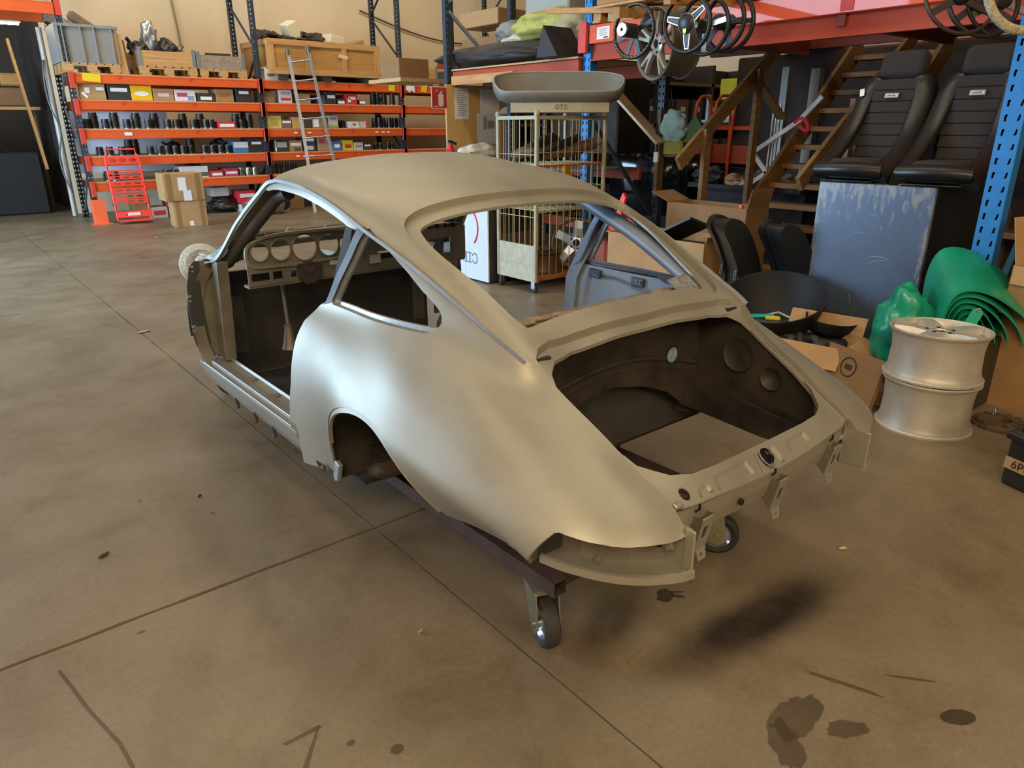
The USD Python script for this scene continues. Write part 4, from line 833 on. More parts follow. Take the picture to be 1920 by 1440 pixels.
row(3, [(508, 542, .215, '#35332f', 'black box with dense white print on the middle bay third shelf', dict(sticker=((.5, .6, .75, .45, '#a7a49c'), (.12, .5, .1, .9)))),
        (544, 574, .205, '#9d7a51', 'kraft box with white band and dark print left of the ladder, third shelf', dict(sticker=((.5, .65, .8, .25), (.6, .2, .5, .25, '#51412e')))),
        (579, 606, .25, '#31444f', 'tall dark teal box with white printing behind the ladder, third shelf', dict(sticker=((.5, .85, .8, .2), (.5, .25, .6, .3, '#cdb0ae')))),
        (612, 643, .27, '#a78363', 'large kraft box with red corner right of the ladder, third shelf', dict(sticker=((.3, .7, .4, .3, '#b0403a'),))),
        (646, 673, .18, '#3f6ea6', 'blue box with white triangle print on the middle bay third shelf', dict(sticker=((.5, .5, .5, .4),))),
        (674, 701, .195, '#e2bc1e', 'yellow box with red print on the middle bay third shelf', dict(sticker=((.5, .4, .6, .35, '#a33c2a'),))),
        (703, 727, .15, '#c6c2b8', 'white box with grey print right of the yellow box, third shelf', dict(sticker=((.5, .5, .7, .3, '#8d8a83'),))),
        (729, 749, .11, '#3c3835', 'low dark box with white loose film at the third upright, third shelf', dict(sticker=((.5, .8, .8, .3),)))], 2)
row(4, [(305, 360, .20, '#ddd9d2', 'wide white carton with a dark tree line print on the fourth shelf', dict(sticker=((.5, .28, .96, .36, '#57524a'),))),
        (362, 391, .11, '#c23a4c', 'low red box with white label beside the white tree print carton', dict(sticker=((.55, .4, .7, .4),))),
        (394, 423, .14, '#b23a58', 'crimson box with white band next to bright metal cups, fourth shelf', dict(sticker=((.5, .45, .8, .3),)))], 1)
row(5, [(205, 237, .40, '#a47c4f', 'brown carton on the floor behind the red hand truck', {}),
        (272, 309, .16, '#b8845a', 'open top carton with red label on the floor under the lowest shelf', dict(sticker=((.5, .6, .9, .3, '#d8d2cc'),))),
        (236, 268, .19, '#c2b9ad', 'pale carton with red logo band on the floor behind the hand truck', dict(sticker=((.5, .5, .7, .4, '#c03b46'),))),
        (418, 454, .14, '#d9d5d0', 'white carton with grey print under the red one on the floor', dict(sticker=((.5, .5, .6, .25, '#b8b4b0'),)))], 1)
carton(PX(290), 14.22, .18, .34, .38, .19, '#c45560', 'red and white box stacked on an open carton under the lowest shelf', sticker=((.5, .5, .9, .5, '#dcc9c6'),))
carton(PX(436), 14.22, .16, .33, .38, .23, '#cf2540', 'bright red box with white label stacked on a white carton on floor', sticker=((.5, .62, .85, .3),))
carton(PX(385), 14.35, .30, .30, .3, .16, '#d6d2cc', 'white paper-wrapped carton tilted on dark castings beneath the fourth shelf', rz=.1)
# finned barrels and bright cups: one model, many copies
FIN = mat('oily_casting', '#4b4742', 0.42, 0.75, var=0.25, scale=30)
BRIGHT = mat('bright_metal', '#b3b1ab', 0.25, 0.9, var=0.1, scale=20)
def barrel(name, label, group, h, r, loc, bright=False):
    t = thing(name, label, 'engine cylinder', loc, 0, group)
    prof = [(0, 0), (r * .72, 0)]; n = max(4, int(h / .022))
    for k in range(n):
        z = h * .12 + k * h * .70 / n; prof += [(r * .74, z), (r, z + .002), (r, z + h * .70 / n * .45), (r * .74, z + h * .70 / n * .55)]
    prof += [(r * .74, h * .86), (r * .70, h), (r * .58, h), (r * .58, h * .55), (0, h * .55)]
    MB().lathe(prof, 16).build('finned_barrel', BRIGHT if bright else FIN, t, 40)
    MB().lathe([(r * .60, h * .985), (r * .74, h * .985), (r * .76, h + .004), (r * .60, h + .004), (r * .60, h * .985)], 16).lathe([(r * .70, .0), (r * .78, 0), (r * .78, .012), (r * .70, .012)], 16).build('machined_rim', BRIGHT, t, 40)
    return t
rnd = random.Random(4)
ORD = ('first', 'second', 'third', 'fourth', 'fifth', 'sixth', 'seventh', 'eighth', 'ninth', 'tenth', 'eleventh', 'twelfth', 'thirteenth')
def cyl_row(level, pxs, what, where, group, h, r, y=14.16, bright=False, dz=0.0, name='engine_cylinder'):
    first = None
    for k, p in enumerate(sorted(pxs)):
        label = '%s, %s from the left %s' % (what, ORD[k], where)
        loc = (PX(p), y + rnd.uniform(-.03, .05), LV[level] + .018 + dz)
        if first is None: first = barrel(name, label, group, h, r, loc, bright)
        else: dup(first, loc, rnd.uniform(0, 3), label)
cyl_row(2, [166, 202, 241, 275, 331, 364, 438, 466], 'tall stacked finned cylinders', 'on the left bay second shelf', 'tall cylinders on the left bay second shelf', .25, .085, 14.2)
cyl_row(2, [152, 184, 222, 260, 297, 314, 347, 371, 382, 447], 'short finned cylinder', 'of the short ones, left bay second shelf', 'short cylinders on the left bay second shelf', .15, .075, 14.08)
cyl_row(3, [166, 183, 205, 258, 275, 289, 304, 319, 335, 363, 379, 395, 410], 'short dark finned cylinder', 'on the left bay third shelf', 'cylinders on the left bay third shelf', .14, .072, 14.12)
cyl_row(3, [236, 344, 225], 'taller cylinder behind', 'on the left bay third shelf', 'rear cylinders on the left bay third shelf', .25, .085, 14.4)
cyl_row(4, [172, 184, 280, 296], 'dark cylinder', 'on the fourth shelf by the hand truck', 'cylinders on the left bay fourth shelf', .15, .075, 14.12)
cyl_row(4, [432, 448, 462], 'bright silver cup', 'on the left bay fourth shelf', 'bright cups on the left bay fourth shelf', .14, .078, 14.12, True, name='silver_cup')
cyl_row(1, [772, 785, 803, 822], 'tall dark cylinder', 'on the right bay top shelf', 'cylinders on the right bay top shelf', .22, .07, 14.15)
cyl_row(2, [772, 783, 795, 811, 826, 838], 'finned cylinder', 'on the right bay second shelf', 'cylinders on the right bay second shelf', .2, .07, 14.15)
cyl_row(3, [770, 780, 802, 815], 'small cylinder', 'on the right bay third shelf', 'cylinders on the right bay third shelf', .13, .06, 14.15)
cyl_row(2, [672, 680, 688], 'dark cylinder', 'beside the low white box, second shelf', 'cylinders on the middle bay second shelf', .15, .05, 14.2)
cyl_row(4, [509, 519, 532, 546, 560], 'slim dark cylinder', 'on the middle bay fourth shelf', 'cylinders on the middle bay fourth shelf', .2, .05, 14.15)
cyl_row(1, [676, 682], 'small dark bottle', 'on the low tray, middle bay', 'bottles on the middle bay top shelf', .18, .03, 14.2, name='dark_bottle')
def lump(name, label, cat, loc, r, m, seed=1, amp=.45, rz=0.0, extra=None, group=None):
    t = thing(name, label, cat, loc, rz, group)
    MB().add(blob(seed, r, 3, amp, 2.2)).build('casting', m, t, 40)
    rr = random.Random(seed)
    for k in range(extra or 0):
        a = rr.uniform(0, 2 * PI); d = np.array([math.cos(a) * r[0] * .8, math.sin(a) * r[1] * .6, rr.uniform(-.2, .7) * r[2]])
        MB().cyl(d, d + np.array([rr.uniform(-1, 1) * r[0] * .5, rr.uniform(-1, 1) * r[1] * .4, rr.uniform(.1, .6) * r[2]]), min(r) * .22, seg=12).build('stub', m, t, 40)
    return t
lump('engine_casting', 'dark engine casting heap on the floor beside the stacked red box', 'engine part', (PX(392), 14.3, .16), (.26, .25, .15), FIN, 3, extra=5)
lump('engine_casting', 'black parts bag on the fourth shelf behind the hand truck', 'engine part', (PX(345), 14.45, LV[4] + .11), (.2, .2, .12), mat('black_plastic', '#232425', .4), 6, extra=2)
for k, (p, s) in enumerate(((345, .10), (368, .12))):
    lump('engine_casting', ['dark pulley casting lying behind cylinders on the third shelf, left bay', 'dark manifold casting in front of the blue box, third shelf left bay'][k], 'engine part', (PX((310, 405)[k]), 14.45, LV[3] + .018 + s), (.14, .14, s), FIN, 9 + k, extra=3)
# ------------------------------------------------------------------ on top of the racking
def pallet(x, y, z, w, d, label):
    t = thing('pallet', label, 'pallet', (x, y, z))
    for k in range(3):
        px = -w / 2 + .07 + k * (w - .14) / 2
        for j in range(3): MB().box((px, -d / 2 + .07 + j * (d - .14) / 2, .061), (.14, .13, .078)).build('block', PINE, t)
        MB().box((px, 0, .011), (.10, d, .022)).build('bottom_board', PINEY, t)
    for j in range(3): MB().box((0, -d / 2 + .07 + j * (d - .14) / 2, .111), (w, .13, .022)).build('stringer_board', PALLET, t)
    n = 7
    for k in range(n): MB().box((-w / 2 + .05 + k * (w - .10) / (n - 1), 0, .133), (.10, d, .022)).build('deck_board', PINEY, t)
    return t
ZT = LV[0] + .017
pallet(PX(177), 14.42, ZT, .82, .9, 'wooden pallet under the grey plastic crate at the rack left end')
pallet(PX(312), 14.42, ZT, .92, .9, 'wooden pallet under the pine collar full of engine parts')
pallet(PX(418), 14.42, ZT, .82, .9, 'wooden pallet under the grey weathered collar beside the second upright')
pallet(8.85 + .15, 14.42, ZT, .72, .9, 'small wooden pallet right of the third upright with one pine collar')
t = thing('plastic_crate', 'large grey ribbed plastic crate on a pallet at the rack left end', 'crate', (PX(178), 14.42, ZT + .145))
GPL = mat('grey_plastic', '#8a8780', .5, var=.06, scale=5)
w, d, h = .86, .8, .56
for s in (-1, 1): MB().box((0, s * d / 2, h / 2), (w, .025, h)).build('wall', GPL, t); MB().box((s * w / 2, 0, h / 2), (.025, d, h)).build('wall', GPL, t)
MB().box((0, 0, .0125), (w, d, .025)).build('base', GPL, t)
for u in (-.41, -.35, -.09, .10, .35, .41): MB().box((u, -d / 2 - .03, h / 2), (.018, .04, h)).build('rib', GPL, t)
MB().box((0, -d / 2 - .025, h - .02), (w + .04, .04, .05), bev=.008).build('rim', GPL, t); MB().box((0, d / 2 + .02, h - .02), (w + .04, .04, .05)).build('rim', GPL, t)
for k, (x, hh, a, l) in enumerate(((-.2, .30, .5, 'tilted brown trim piece sticking out of the grey crate'), (.12, .26, .6, 'brown rounded bumper end sticking out of the grey crate'))):
    o = MB().box((0, 0, 0), (.62, .12, .16), bev=.04).build('bumper_section', mat('brown_panel', '#86705a', .7, var=.2), None, 40, label=l, cat='car part', M=xf((PX(178) + x, 14.45, ZT + .145 + h + .02), 0, 0, a))
t = thing('wrapped_bundle', 'clear film wrapped bundle in the back left corner of the grey crate', 'bundle', (PX(150), 14.5, ZT + .5)); MB().add(blob(2, (.16, .2, .32), 3, .3)).build('film', mat('dull_film', '#b6aa98', .35, var=.2, scale=20, bump=.6), t, 40)
t = thing('wooden_board', 'wide pine board leaning upright beside the grey plastic crate', 'board', (PX(231), 14.25, ZT), 0, None, 0, -.06); MB().box((0, 0, .30), (.13, .5, .60)).build('plank', PINEZ, t); MB().box((.09, .05, .26), (.03, .5, .52)).build('backing_panel', mat('dark_panel', '#6b6152', .8), t)
def collar(x, y, z, w, d, h, m, label, hinge=True):
    t = thing('pallet_collar', label, 'crate', (x, y, z))
    n = 2
    for k in range(n):
        zz = h * (k + .5) / n; hh = h / n - .003
        for s in (-1, 1): MB().box((0, s * (d / 2 - .01), zz), (w, .02, hh)).build('board', m, t); MB().box((s * (w / 2 - .01), 0, zz), (.02, d - .04, hh)).build('board', m, t)
    if hinge:
        for s in (-1, 1): MB().box((s * (w / 2 - .03), -d / 2 - .003, h / 2 + .02), (.055, .006, h + .06)).box((s * (w / 2 + .003), -d / 2 + .03, h / 2 + .02), (.006, .055, h + .06)).build('corner_hinge', GALV, t)
    return t
collar(PX(312), 14.42, ZT + .145, .92, .85, .24, PINE, 'pine pallet collar with steel corner hinges full of engine parts')
collar(PX(416), 14.42, ZT + .145, .84, .85, .22, mat('weathered_wood', '#94826c', .8, var=.2, scale=10), 'grey weathered pallet collar beside the second rack upright')
collar(9.0, 14.42, ZT + .145, .72, .8, .20, PINE, 'small pine pallet collar right of the third rack upright')
for k, (x, y, z, r, l) in enumerate(((-.28, 0, .36, (.15, .16, .14), 'dark gearbox casting at the left of the pine collar heap'), (-.08, .05, .52, (.13, .12, .28), 'tall grey suspension strut casting on top of the pine collar heap'), (.16, -.05, .38, (.15, .15, .17), 'round dark hub at the right of the pine collar heap'), (.38, .1, .36, (.09, .1, .10), 'small curved pipe casting at the pine collar right corner'))):
    lump('engine_casting', l, 'engine part', (PX(305) + x, 14.38 + y, ZT + .06 + z), r, FIN if k % 2 == 0 else GALV, 20 + k, .5, extra=4)
t = thing('hand_tool', 'dark flat tool with a yellow stripe lying on the weathered collar', 'tool', (PX(424), 14.3, ZT + .385)); MB().prism(Polygon([(-.25, -.02), (.20, -.05), (.24, .06), (.1, .06)]), .04).build('blade', mat('tool_dark', '#40382c', .6), t); MB().box((0, 0, .045), (.12, .05, .012), rz=.1).build('stripe', mat('yellow_tape', '#e6c619', .6), t)
# the big framed crate
t = thing('wooden_crate', 'long framed pine crate heaped with parts on top of the middle bay', 'crate', (6.72, 14.55, ZT + .10), .02)
w, d, h = 2.30, 1.3, .60
CR = wood('crate_ply', '#a57538', '#bd8c49')
for s in (-1, 1):
    MB().box((0, s * (d / 2 - .02), h / 2), (w - .04, .012, h - .02)).build('panel', CR, t); MB().box((s * (w / 2 - .02), 0, h / 2), (.012, d - .04, h - .02)).build('panel', CR, t)
    for z in (.05, h - .05): MB().box((0, s * d / 2, z), (w, .03, .10)).build('rail', PINE, t); MB().box((s * w / 2, 0, z), (.03, d, .10)).build('rail', PINEY, t)
    for u in (-w / 2 + .05, -.38, .38, w / 2 - .05): MB().box((u, s * d / 2, h / 2), (.09, .028, h - .2)).build('stile', PINEZ, t)
    for v in (-d / 2 + .05, d / 2 - .05): MB().box((s * w / 2, v, h / 2), (.028, .09, h - .2)).build('stile', PINEZ, t)
MB().box((0, 0, .015), (w, d, .03)).build('bottom', CR, t)
for u in (-.9, 0, .9): MB().box((u, 0, -.05), (.14, d, .10)).build('skid', mat('dark_skid', '#3b332b', .8), t)
MB().box((-w / 2 - .017, .0, .36), (.004, .12, .08)).build('paper_label', STICK, t); MB().box((.35, -d / 2 - .016, .36), (.20, .004, .07), ry=.15).build('paper_label', mat('label_tan', '#d9bd8f', .7), t)
for k, (x, y, z, r, l) in enumerate(((-1.05, -.1, .66, (.14, .2, .12), 'dark round casting at the long crate left corner'), (-.80, .1, .68, (.18, .2, .12), 'dark lever casting second from the long crate left end'), (-.45, 0, .64, (.30, .3, .10), 'low heap of black castings left of the white block in the crate'), (.12, .1, .66, (.28, .25, .14), 'dark castings right of the white block in the crate'))):
    lump('engine_casting', l, 'engine part', (6.72 + x, 14.5 + y, ZT + .10 + z), r, mat('brown_iron', '#4a4034', .7, .3, var=.3), 30 + k, .6, extra=6)
MB().box((0, 0, 0), (.24, .25, .42), bev=.01).build('foam_block', mat('cream_foam', '#e2dab9', .8), None, label='cream foam block standing tilted in the long pine crate', cat='foam block', M=xf((6.30, 14.45, ZT + .86), .2, .15, -.45))
MB().box((0, 0, 0), (.36, .3, .16), bev=.01).build('foam_block', mat('cream_foam', '#e2dab9', .8), None, label='white foam slab lying at the right of the long pine crate', cat='foam block', M=xf((7.15, 14.45, ZT + .80), .3, 0, .12))
MB().box((0, 0, 0), (.30, .24, .10), bev=.01).build('card_flap', KRAFT, None, label='open kraft carton flap at the right end of the long crate', cat='carton', M=xf((7.62, 14.4, ZT + .76), .3, 0, -.3))
for k in range(2): 
    t = thing('white_carton', ['left white open carton between second upright and long crate', 'right white carton with dark print before the long crate'][k], 'box', (5.62 + .24 * k, 14.12, ZT), .05 - .1 * k); MB().box((0, 0, .10), (.22, .25, .20)).build('body', mat('white_card', '#d8d0c0', .8), t)
    for s in (-1, 1): MB().box((s * .07, 0, .215), (.15, .24, .006), ry=s * .35).build('flap', mat('white_card', '#d8d0c0', .8), t)
    MB().box((0, -.126, .09), (.14, .002, .06)).build('print', mat('grey_print', '#77706a', .8), t)
MB().box((0, 0, .17), (.70, .5, .34), bev=.02).build('grey_container', mat('grey_box', '#5c584e', .7), None, label='dark grey container behind the small pine collar on top', cat='container', M=xf((9.75, 14.7, ZT)))
# cable and pipe on the wall
MB().tube(smooth_path([(4.45, 15.76, 4.6), (4.60, 15.76, 3.2), (4.62, 15.76, 2.6)], 20), .018, 8).build('wall_pipe', mat('brown_pipe', '#8a7a5c', .6), None, 60, label='thin brown pipe running down the beige wall above the racking', cat='pipe')
MB().tube(smooth_path([(8.5, 15.74, 3.95), (9.6, 15.74, 3.65), (10.6, 15.74, 3.48), (11.6, 15.74, 3.45)], 30), .016, 8).build('wall_cable', mat('dark_cable', '#4a4034', .7), None, 60, label='dark cable sagging along the beige back wall', cat='cable')
# ------------------------------------------------------------------ in front of the racking
t = thing('step_ladder', 'aluminium ladder leaning against the long pine crate', 'ladder', (0, 0, 0))
ALU = mat('aluminium', '#c9ced6', .3, .85, var=.06, scale=9)
A0, A1, B0, B1 = np.array((5.82, 13.05, 0)), np.array((5.92, 13.80, 2.80)), np.array((6.5, 13.1, 0)), np.array((6.33, 13.80, 2.88))
for p, q in ((A0, A1), (B0, B1)):
    MB().add(sweep(smooth_path([p, p + (q - p) * .45 + np.array((.03 if p[0] < 6 else -.02, 0, 0)), q], 16), [(-.03, -.012), (.03, -.012), (.03, .012), (-.03, .012)])).build('stile', ALU, t, 40)
for k in range(8):
    f = .12 + k * .118; MB().cyl(A0 + (A1 - A0) * f, B0 + (B1 - B0) * f, .016, seg=10).build('rung', ALU, t, 40)
for q in (A1, B1): MB().box(q + (0, .02, .02), (.07, .08, .14), bev=.015).build('hook', mat('hook_grey', '#6d6a66', .5, .5), t)
t = thing('post_guard', 'orange steel corner guard standing at the first rack upright', 'guard', (2.34, 13.80, 0), .0)
MB().prism(Polygon([(-.09, -.10), (.09, -.10), (.11, .02), (.09, .02), (.075, -.08), (-.075, -.08), (-.09, .02), (-.11, .02)]), .40).build('shield', mat('guard_orange', '#f06a3c', .5), t)
MB().box((0, -.03, .006), (.30, .22, .012)).build('foot_plate', mat('guard_orange', '#f06a3c', .5), t)
t = thing('hand_truck', 'red steel folding hand truck leaning on the left rack bay', 'hand truck', (2.83, 13.66, 0), .0, None, -.17)
RED = mat('truck_red', '#f0453a', .4, .05)
for s in (-1, 1): MB().tube([(s * .26, 0, .05), (s * .26, 0, 1.06), (s * .235, 0, 1.12)], .018, 8).build('side_tube', RED, t, 60)
MB().tube([(-.22, 0, 1.10), (-.22, 0, 1.20), (.22, 0, 1.20), (.22, 0, 1.10)], .014, 8).build('handle', RED, t, 60)
for z, hh in ((1.02, .13), (.83, .07), (.74, .06), (.64, .07), (.53, .07), (.43, .06), (.35, .07)):
    pl = sbox(-.25, -hh / 2, .25, hh / 2) - unary_union([affinity.scale(Point(u, 0).buffer(1, 8), .06, hh * .26) for u in (-.15, 0, .15)])
    MB().prism(pl, .012, at((0, -.006, z), FACE_Y)).build('cross_plate', RED, t)
MB().prism(sbox(-.27, -.05, .27, .05) - sbox(-.12, -.025, .12, .025), .014, at((0, -.01, .14), FACE_Y)).build('cross_plate', RED, t); MB().box((0, -.02, .14), (.20, .006, .05)).build('maker_plate', mat('label_pink', '#f3c9c3', .6), t)
MB().box((0, -.10, .03), (.52, .24, .012), rx=.17).build('toe_plate', RED, t)
for s in (-1, 1): MB().cyl((s * .28, .02, .31), (s * .24, .02, .31), .03, seg=12).build('hinge', mat('hinge_dark', '#403b3b', .5, .4), t)
def bigbox(x, y, z, w, d, h, rz, label, m=KRAFT):
    t = thing('cardboard_box', label, 'box', (x, y, z), rz)
    MB().box((0, 0, h / 2), (w, d, h), bev=.006).build('body', m, t)
    for s in (-1, 1): MB().box((s * w * .36, -d / 2 - .001, h / 2), (w * .13, .002, h * .99)).build('tape', mat('tape_brown', '#94703f', .4), t)
    return t
b = bigbox(3.42, 12.62, 0, .50, .45, .42, -.1, 'lower plain kraft box of the pair standing before the rack'); MB().box((.0, -.227, .06), (.06, .003, .08)).build('sticker', STICK, b)
b = bigbox(3.36, 12.62, .42, .60, .50, .42, -.05, 'upper kraft box with two white stickers stacked on the other'); MB().box((-.02, -.253, .26), (.12, .003, .20)).build('sticker', STICK, b); MB().box((.04, -.253, .08), (.12, .003, .16)).build('sticker', STICK, b)
# gearbox on the floor seen through the screen opening
t = thing('gearbox', 'grey cast gearbox with a flanged bell lying on the floor by the ladder', 'gearbox', (5.05, 13.35, .20), .35)
MB().lathe([(0, -.55), (.06, -.55), (.08, -.45), (.12, -.40), (.14, -.1), (.17, 0), (.21, .12), (.22, .14), (.20, .14), (.0, .05)], 24, (0, 0, 0), (1, 0, 0)).build('case', mat('cast_alloy', '#8f867a', .55, .5, var=.2, scale=14), t, 40)
MB().lathe([(.16, .10), (.215, .11), (.215, .16), (.16, .17), (.16, .10)], 28, (.04, 0, 0), (1, 0, 0)).build('bell_flange', BRIGHT, t, 40)
MB().lathe([(0, .16), (.15, .16), (.17, .22), (.15, .34), (.08, .36), (0, .36)], 24, (.06, 0, 0), (1, 0, 0)).build('clutch_drum', FIN, t, 40)
for k in range(8): MB().cyl((.05, .19 * math.cos(k * .785), .19 * math.sin(k * .785)), (.22, .19 * math.cos(k * .785), .19 * math.sin(k * .785)), .012, seg=8).build('bolt', GALV, t)
MB().box((0, 0, .2), (.34, .3, .40), bev=.01).build('brown_carton', KRAFTD, None, label='brown carton on the floor behind the gearbox by the ladder foot', cat='box', M=xf((5.75, 13.9, 0), .1))
t = thing('wire_trolley', 'low chrome wire trolley behind the ladder foot', 'trolley', (6.7, 14.0, 0))
for x in (-.3, .3):
    for y in (-.2, .2): MB().cyl((x, y, 0), (x, y, .34), .010, seg=8).build('leg', ALU, t)
for z in (.12, .32): MB().tube([(-.3, -.2, z), (.3, -.2, z), (.3, .2, z), (-.3, .2, z)], .010, 8, True).build('frame', ALU, t)
MB().add(blob(4, (.15, .15, .12), 3, .4), xf((-.15, 0, .30))).build('bag', mat('white_bag', '#d2cec6', .6), t, 40)
# ------------------------------------------------------------------ mezzanine racking on the right
MEZZ = mat('mezz_orange', '#e0561a', 0.55, 0.0, var=0.04, scale=3, coat=0.5)
DKRED = mat('dark_red_steel', '#7e3626', 0.5, 0.1)
def build_mezz():
    t = thing('mezzanine_rack', 'blue and orange mezzanine racking on the right with timber deck and hanging wheels', 'shelving')
    post(t, 5.60, 5.65, 0, 4.2, POSTB, face=(-1, 0), w=.10, d=.10, slot=True); post(t, 6.62, 5.50, 0, 2.2, POSTD, face=(-1, 0))
    post(t, 5.53, 8.0, 0, 4.2, POSTD, face=(0, -1)); post(t, 6.55, 8.0, 0, 4.2, POSTD, face=(0, -1))
    post(t, 5.60, -.6, 0, 4.2, POSTB, face=(-1, 0)); post(t, 6.62, -.6, 0, 2.2, POSTD)
    for a, b in (((5.53, 8.0, 2.85), (6.55, 8.0, 2.02)), ((6.55, 8, 3.75), (5.53, 8.0, 2.95)), ((5.62, 5.68, 1.70), (6.62, 5.55, .55)), ((5.62, 5.68, 3.6), (6.62, 5.55, 2.7))): MB().bar(a, b, .035, .035).build('frame_brace', GALV if a[2] > 2.5 else POSTD, t)
    # front edge beam: glossy box over a recessed web
    MB().box((5.60, 2.5, 2.385), (.07, 6.2, .17), bev=.006).build('edge_beam', MEZZ, t)
    MB().box((5.64, 2.5, 2.225), (.03, 6.2, .15)).box((5.625, 2.5, 2.155), (.06, 6.2, .018)).build('edge_beam_web', mat('mezz_web', '#ac3f1c', .65, .0), t)
    MB().box((5.545, 5.66, 2.36), (.04, .11, .28), bev=.004).build('beam_connector', REDCON, t)
    MB().box((5.562, 5.40, 2.385), (.004, .17, .11)).build('load_sign', STICK, t)
    b = MB()
    for k in range(4): b.box((5.559, 5.40, 2.42 - k * .018), (.002, .11 - .02 * (k % 2), .004))
    b.box((5.559, 5.36, 2.345), (.002, .06, .014)); b.build('sign_print', mat('print_grey', '#6c6a68', .8), t, kind='stuff')
    MB().box((5.562, 2.95, 2.385), (.004, .10, .14)).build('red_tag', mat('tag_red', '#c23d3a', .5), t)
    for y in (4.4, 3.0, 1.5, .2): MB().box((6.6, y, 2.30), (2.0, .06, .16)).build('joist', DKRED, t)
    MB().box((7.6, 2.5, 2.36), (.07, 6.2, .16)).box((9.4, 2.5, 2.36), (.07, 6.2, .16)).build('rear_beam', DKRED, t)
    for k in range(16):
        yk = 5.5 - k * .385; op = 3.0 < yk < 4.8
        MB().box((6.1 if op else 7.6, yk, 2.455), (1.0 if op else 4.0, .375, .025)).build('deck_plank', mat('deck_dark', '#5b4430', .8, var=.15, scale=5), t)
    # second level of the far frames
    for x in (5.56, 6.58): MB().box((x, 6.83, 2.10), (.05, 2.25, .14), bev=.005).build('beam', mat('rust_red_beam', '#a8431f', .65), t)
    MB().box((6.07, 6.83, 2.185), (1.1, 2.25, .018)).build('shelf_board', CHIP, t)
    MB().box((5.50, 7.3, 2.06), (.05, 1.2, .10)).build('front_batten', PINEY, t)
    for z in (1.0, .35): MB().box((6.58, 6.83, z), (.05, 2.25, .12)).build('beam', mat('rust_red_beam', '#a8431f', .65), t)
    MB().box((6.1, 6.83, 1.07), (.9, 2.2, .018)).build('shelf_board', mat('dark_panel', '#6b6152', .8), t)
    MB().box((6.56, 5.42, 1.24), (.10, .04, .92)).build('timber_upright', OLDWOOD, t)
build_mezz()
t = thing('blue_upright', 'bright blue slotted steel upright beside the two black seats', 'post', (4.70, 1.47, 0)); post(t, 0, 0, 0, 3.2, POSTB, face=(-1, 0), w=.115, d=.09, slot=True)
MB().bar((.08, -.05, .30), (.6, -.05, 1.1), .035, .05).build('diagonal', mat('teal_brace', '#2d5666', .5, .2), t)
# pallets stored on the deck edge
def mezz_pallet(y, w, label):
    t = thing('stored_pallet', label, 'pallet', (5.95, y, 2.475))
    for v in (-w / 2 + .06, 0, w / 2 - .06):
        for u in (-.36, .36): MB().box((u, v, .07), (.10, .10, .10)).build('block', PINE, t)
        MB().box((0, v, .01), (.85, .10, .02)).build('bottom_board', PINE, t)
    for u in (-.40, -.2, 0, .2, .40): MB().box((u, 0, .131), (.12, w, .022)).build('deck_board', PINEY, t)
    MB().box((0, 0, .36), (.80, w - .06, .42), bev=.01).build('stacked_board_pack', wood('board_pack', '#8a6238', '#b98d56', 1), t)
    return t
mezz_pallet(4.98, 1.1, 'stored pallet with timber at the left end of the mezzanine edge'); mezz_pallet(3.75, 1.2, 'stored pallet with timber in the middle of the mezzanine edge'); mezz_pallet(2.45, 1.2, 'stored pallet with timber at the right above the black seats')
for k, (p, q, l) in enumerate((((4.30, 4.05, 2.31), (5.9, 4.60, 2.53), 'pale timber arm carrying the drilled steering wheel and alloy rim'), ((4.30, 3.58, 2.35), (5.9, 4.05, 2.53), 'pale timber arm carrying the flat-bottomed steering wheels'), ((4.10, 1.62, 2.33), (5.9, 1.95, 2.53), 'pale timber arm carrying the brown steering wheels at the right'), ((4.10, 1.36, 2.33), (5.9, 1.55, 2.53), 'pale timber arm carrying the taped old steering wheel'))):
    MB().bar(p, q, .05, .075).build('timber_arm', wood('arm_wood', '#a07440', '#c99c5f', 0), None, label=l, cat='timber')
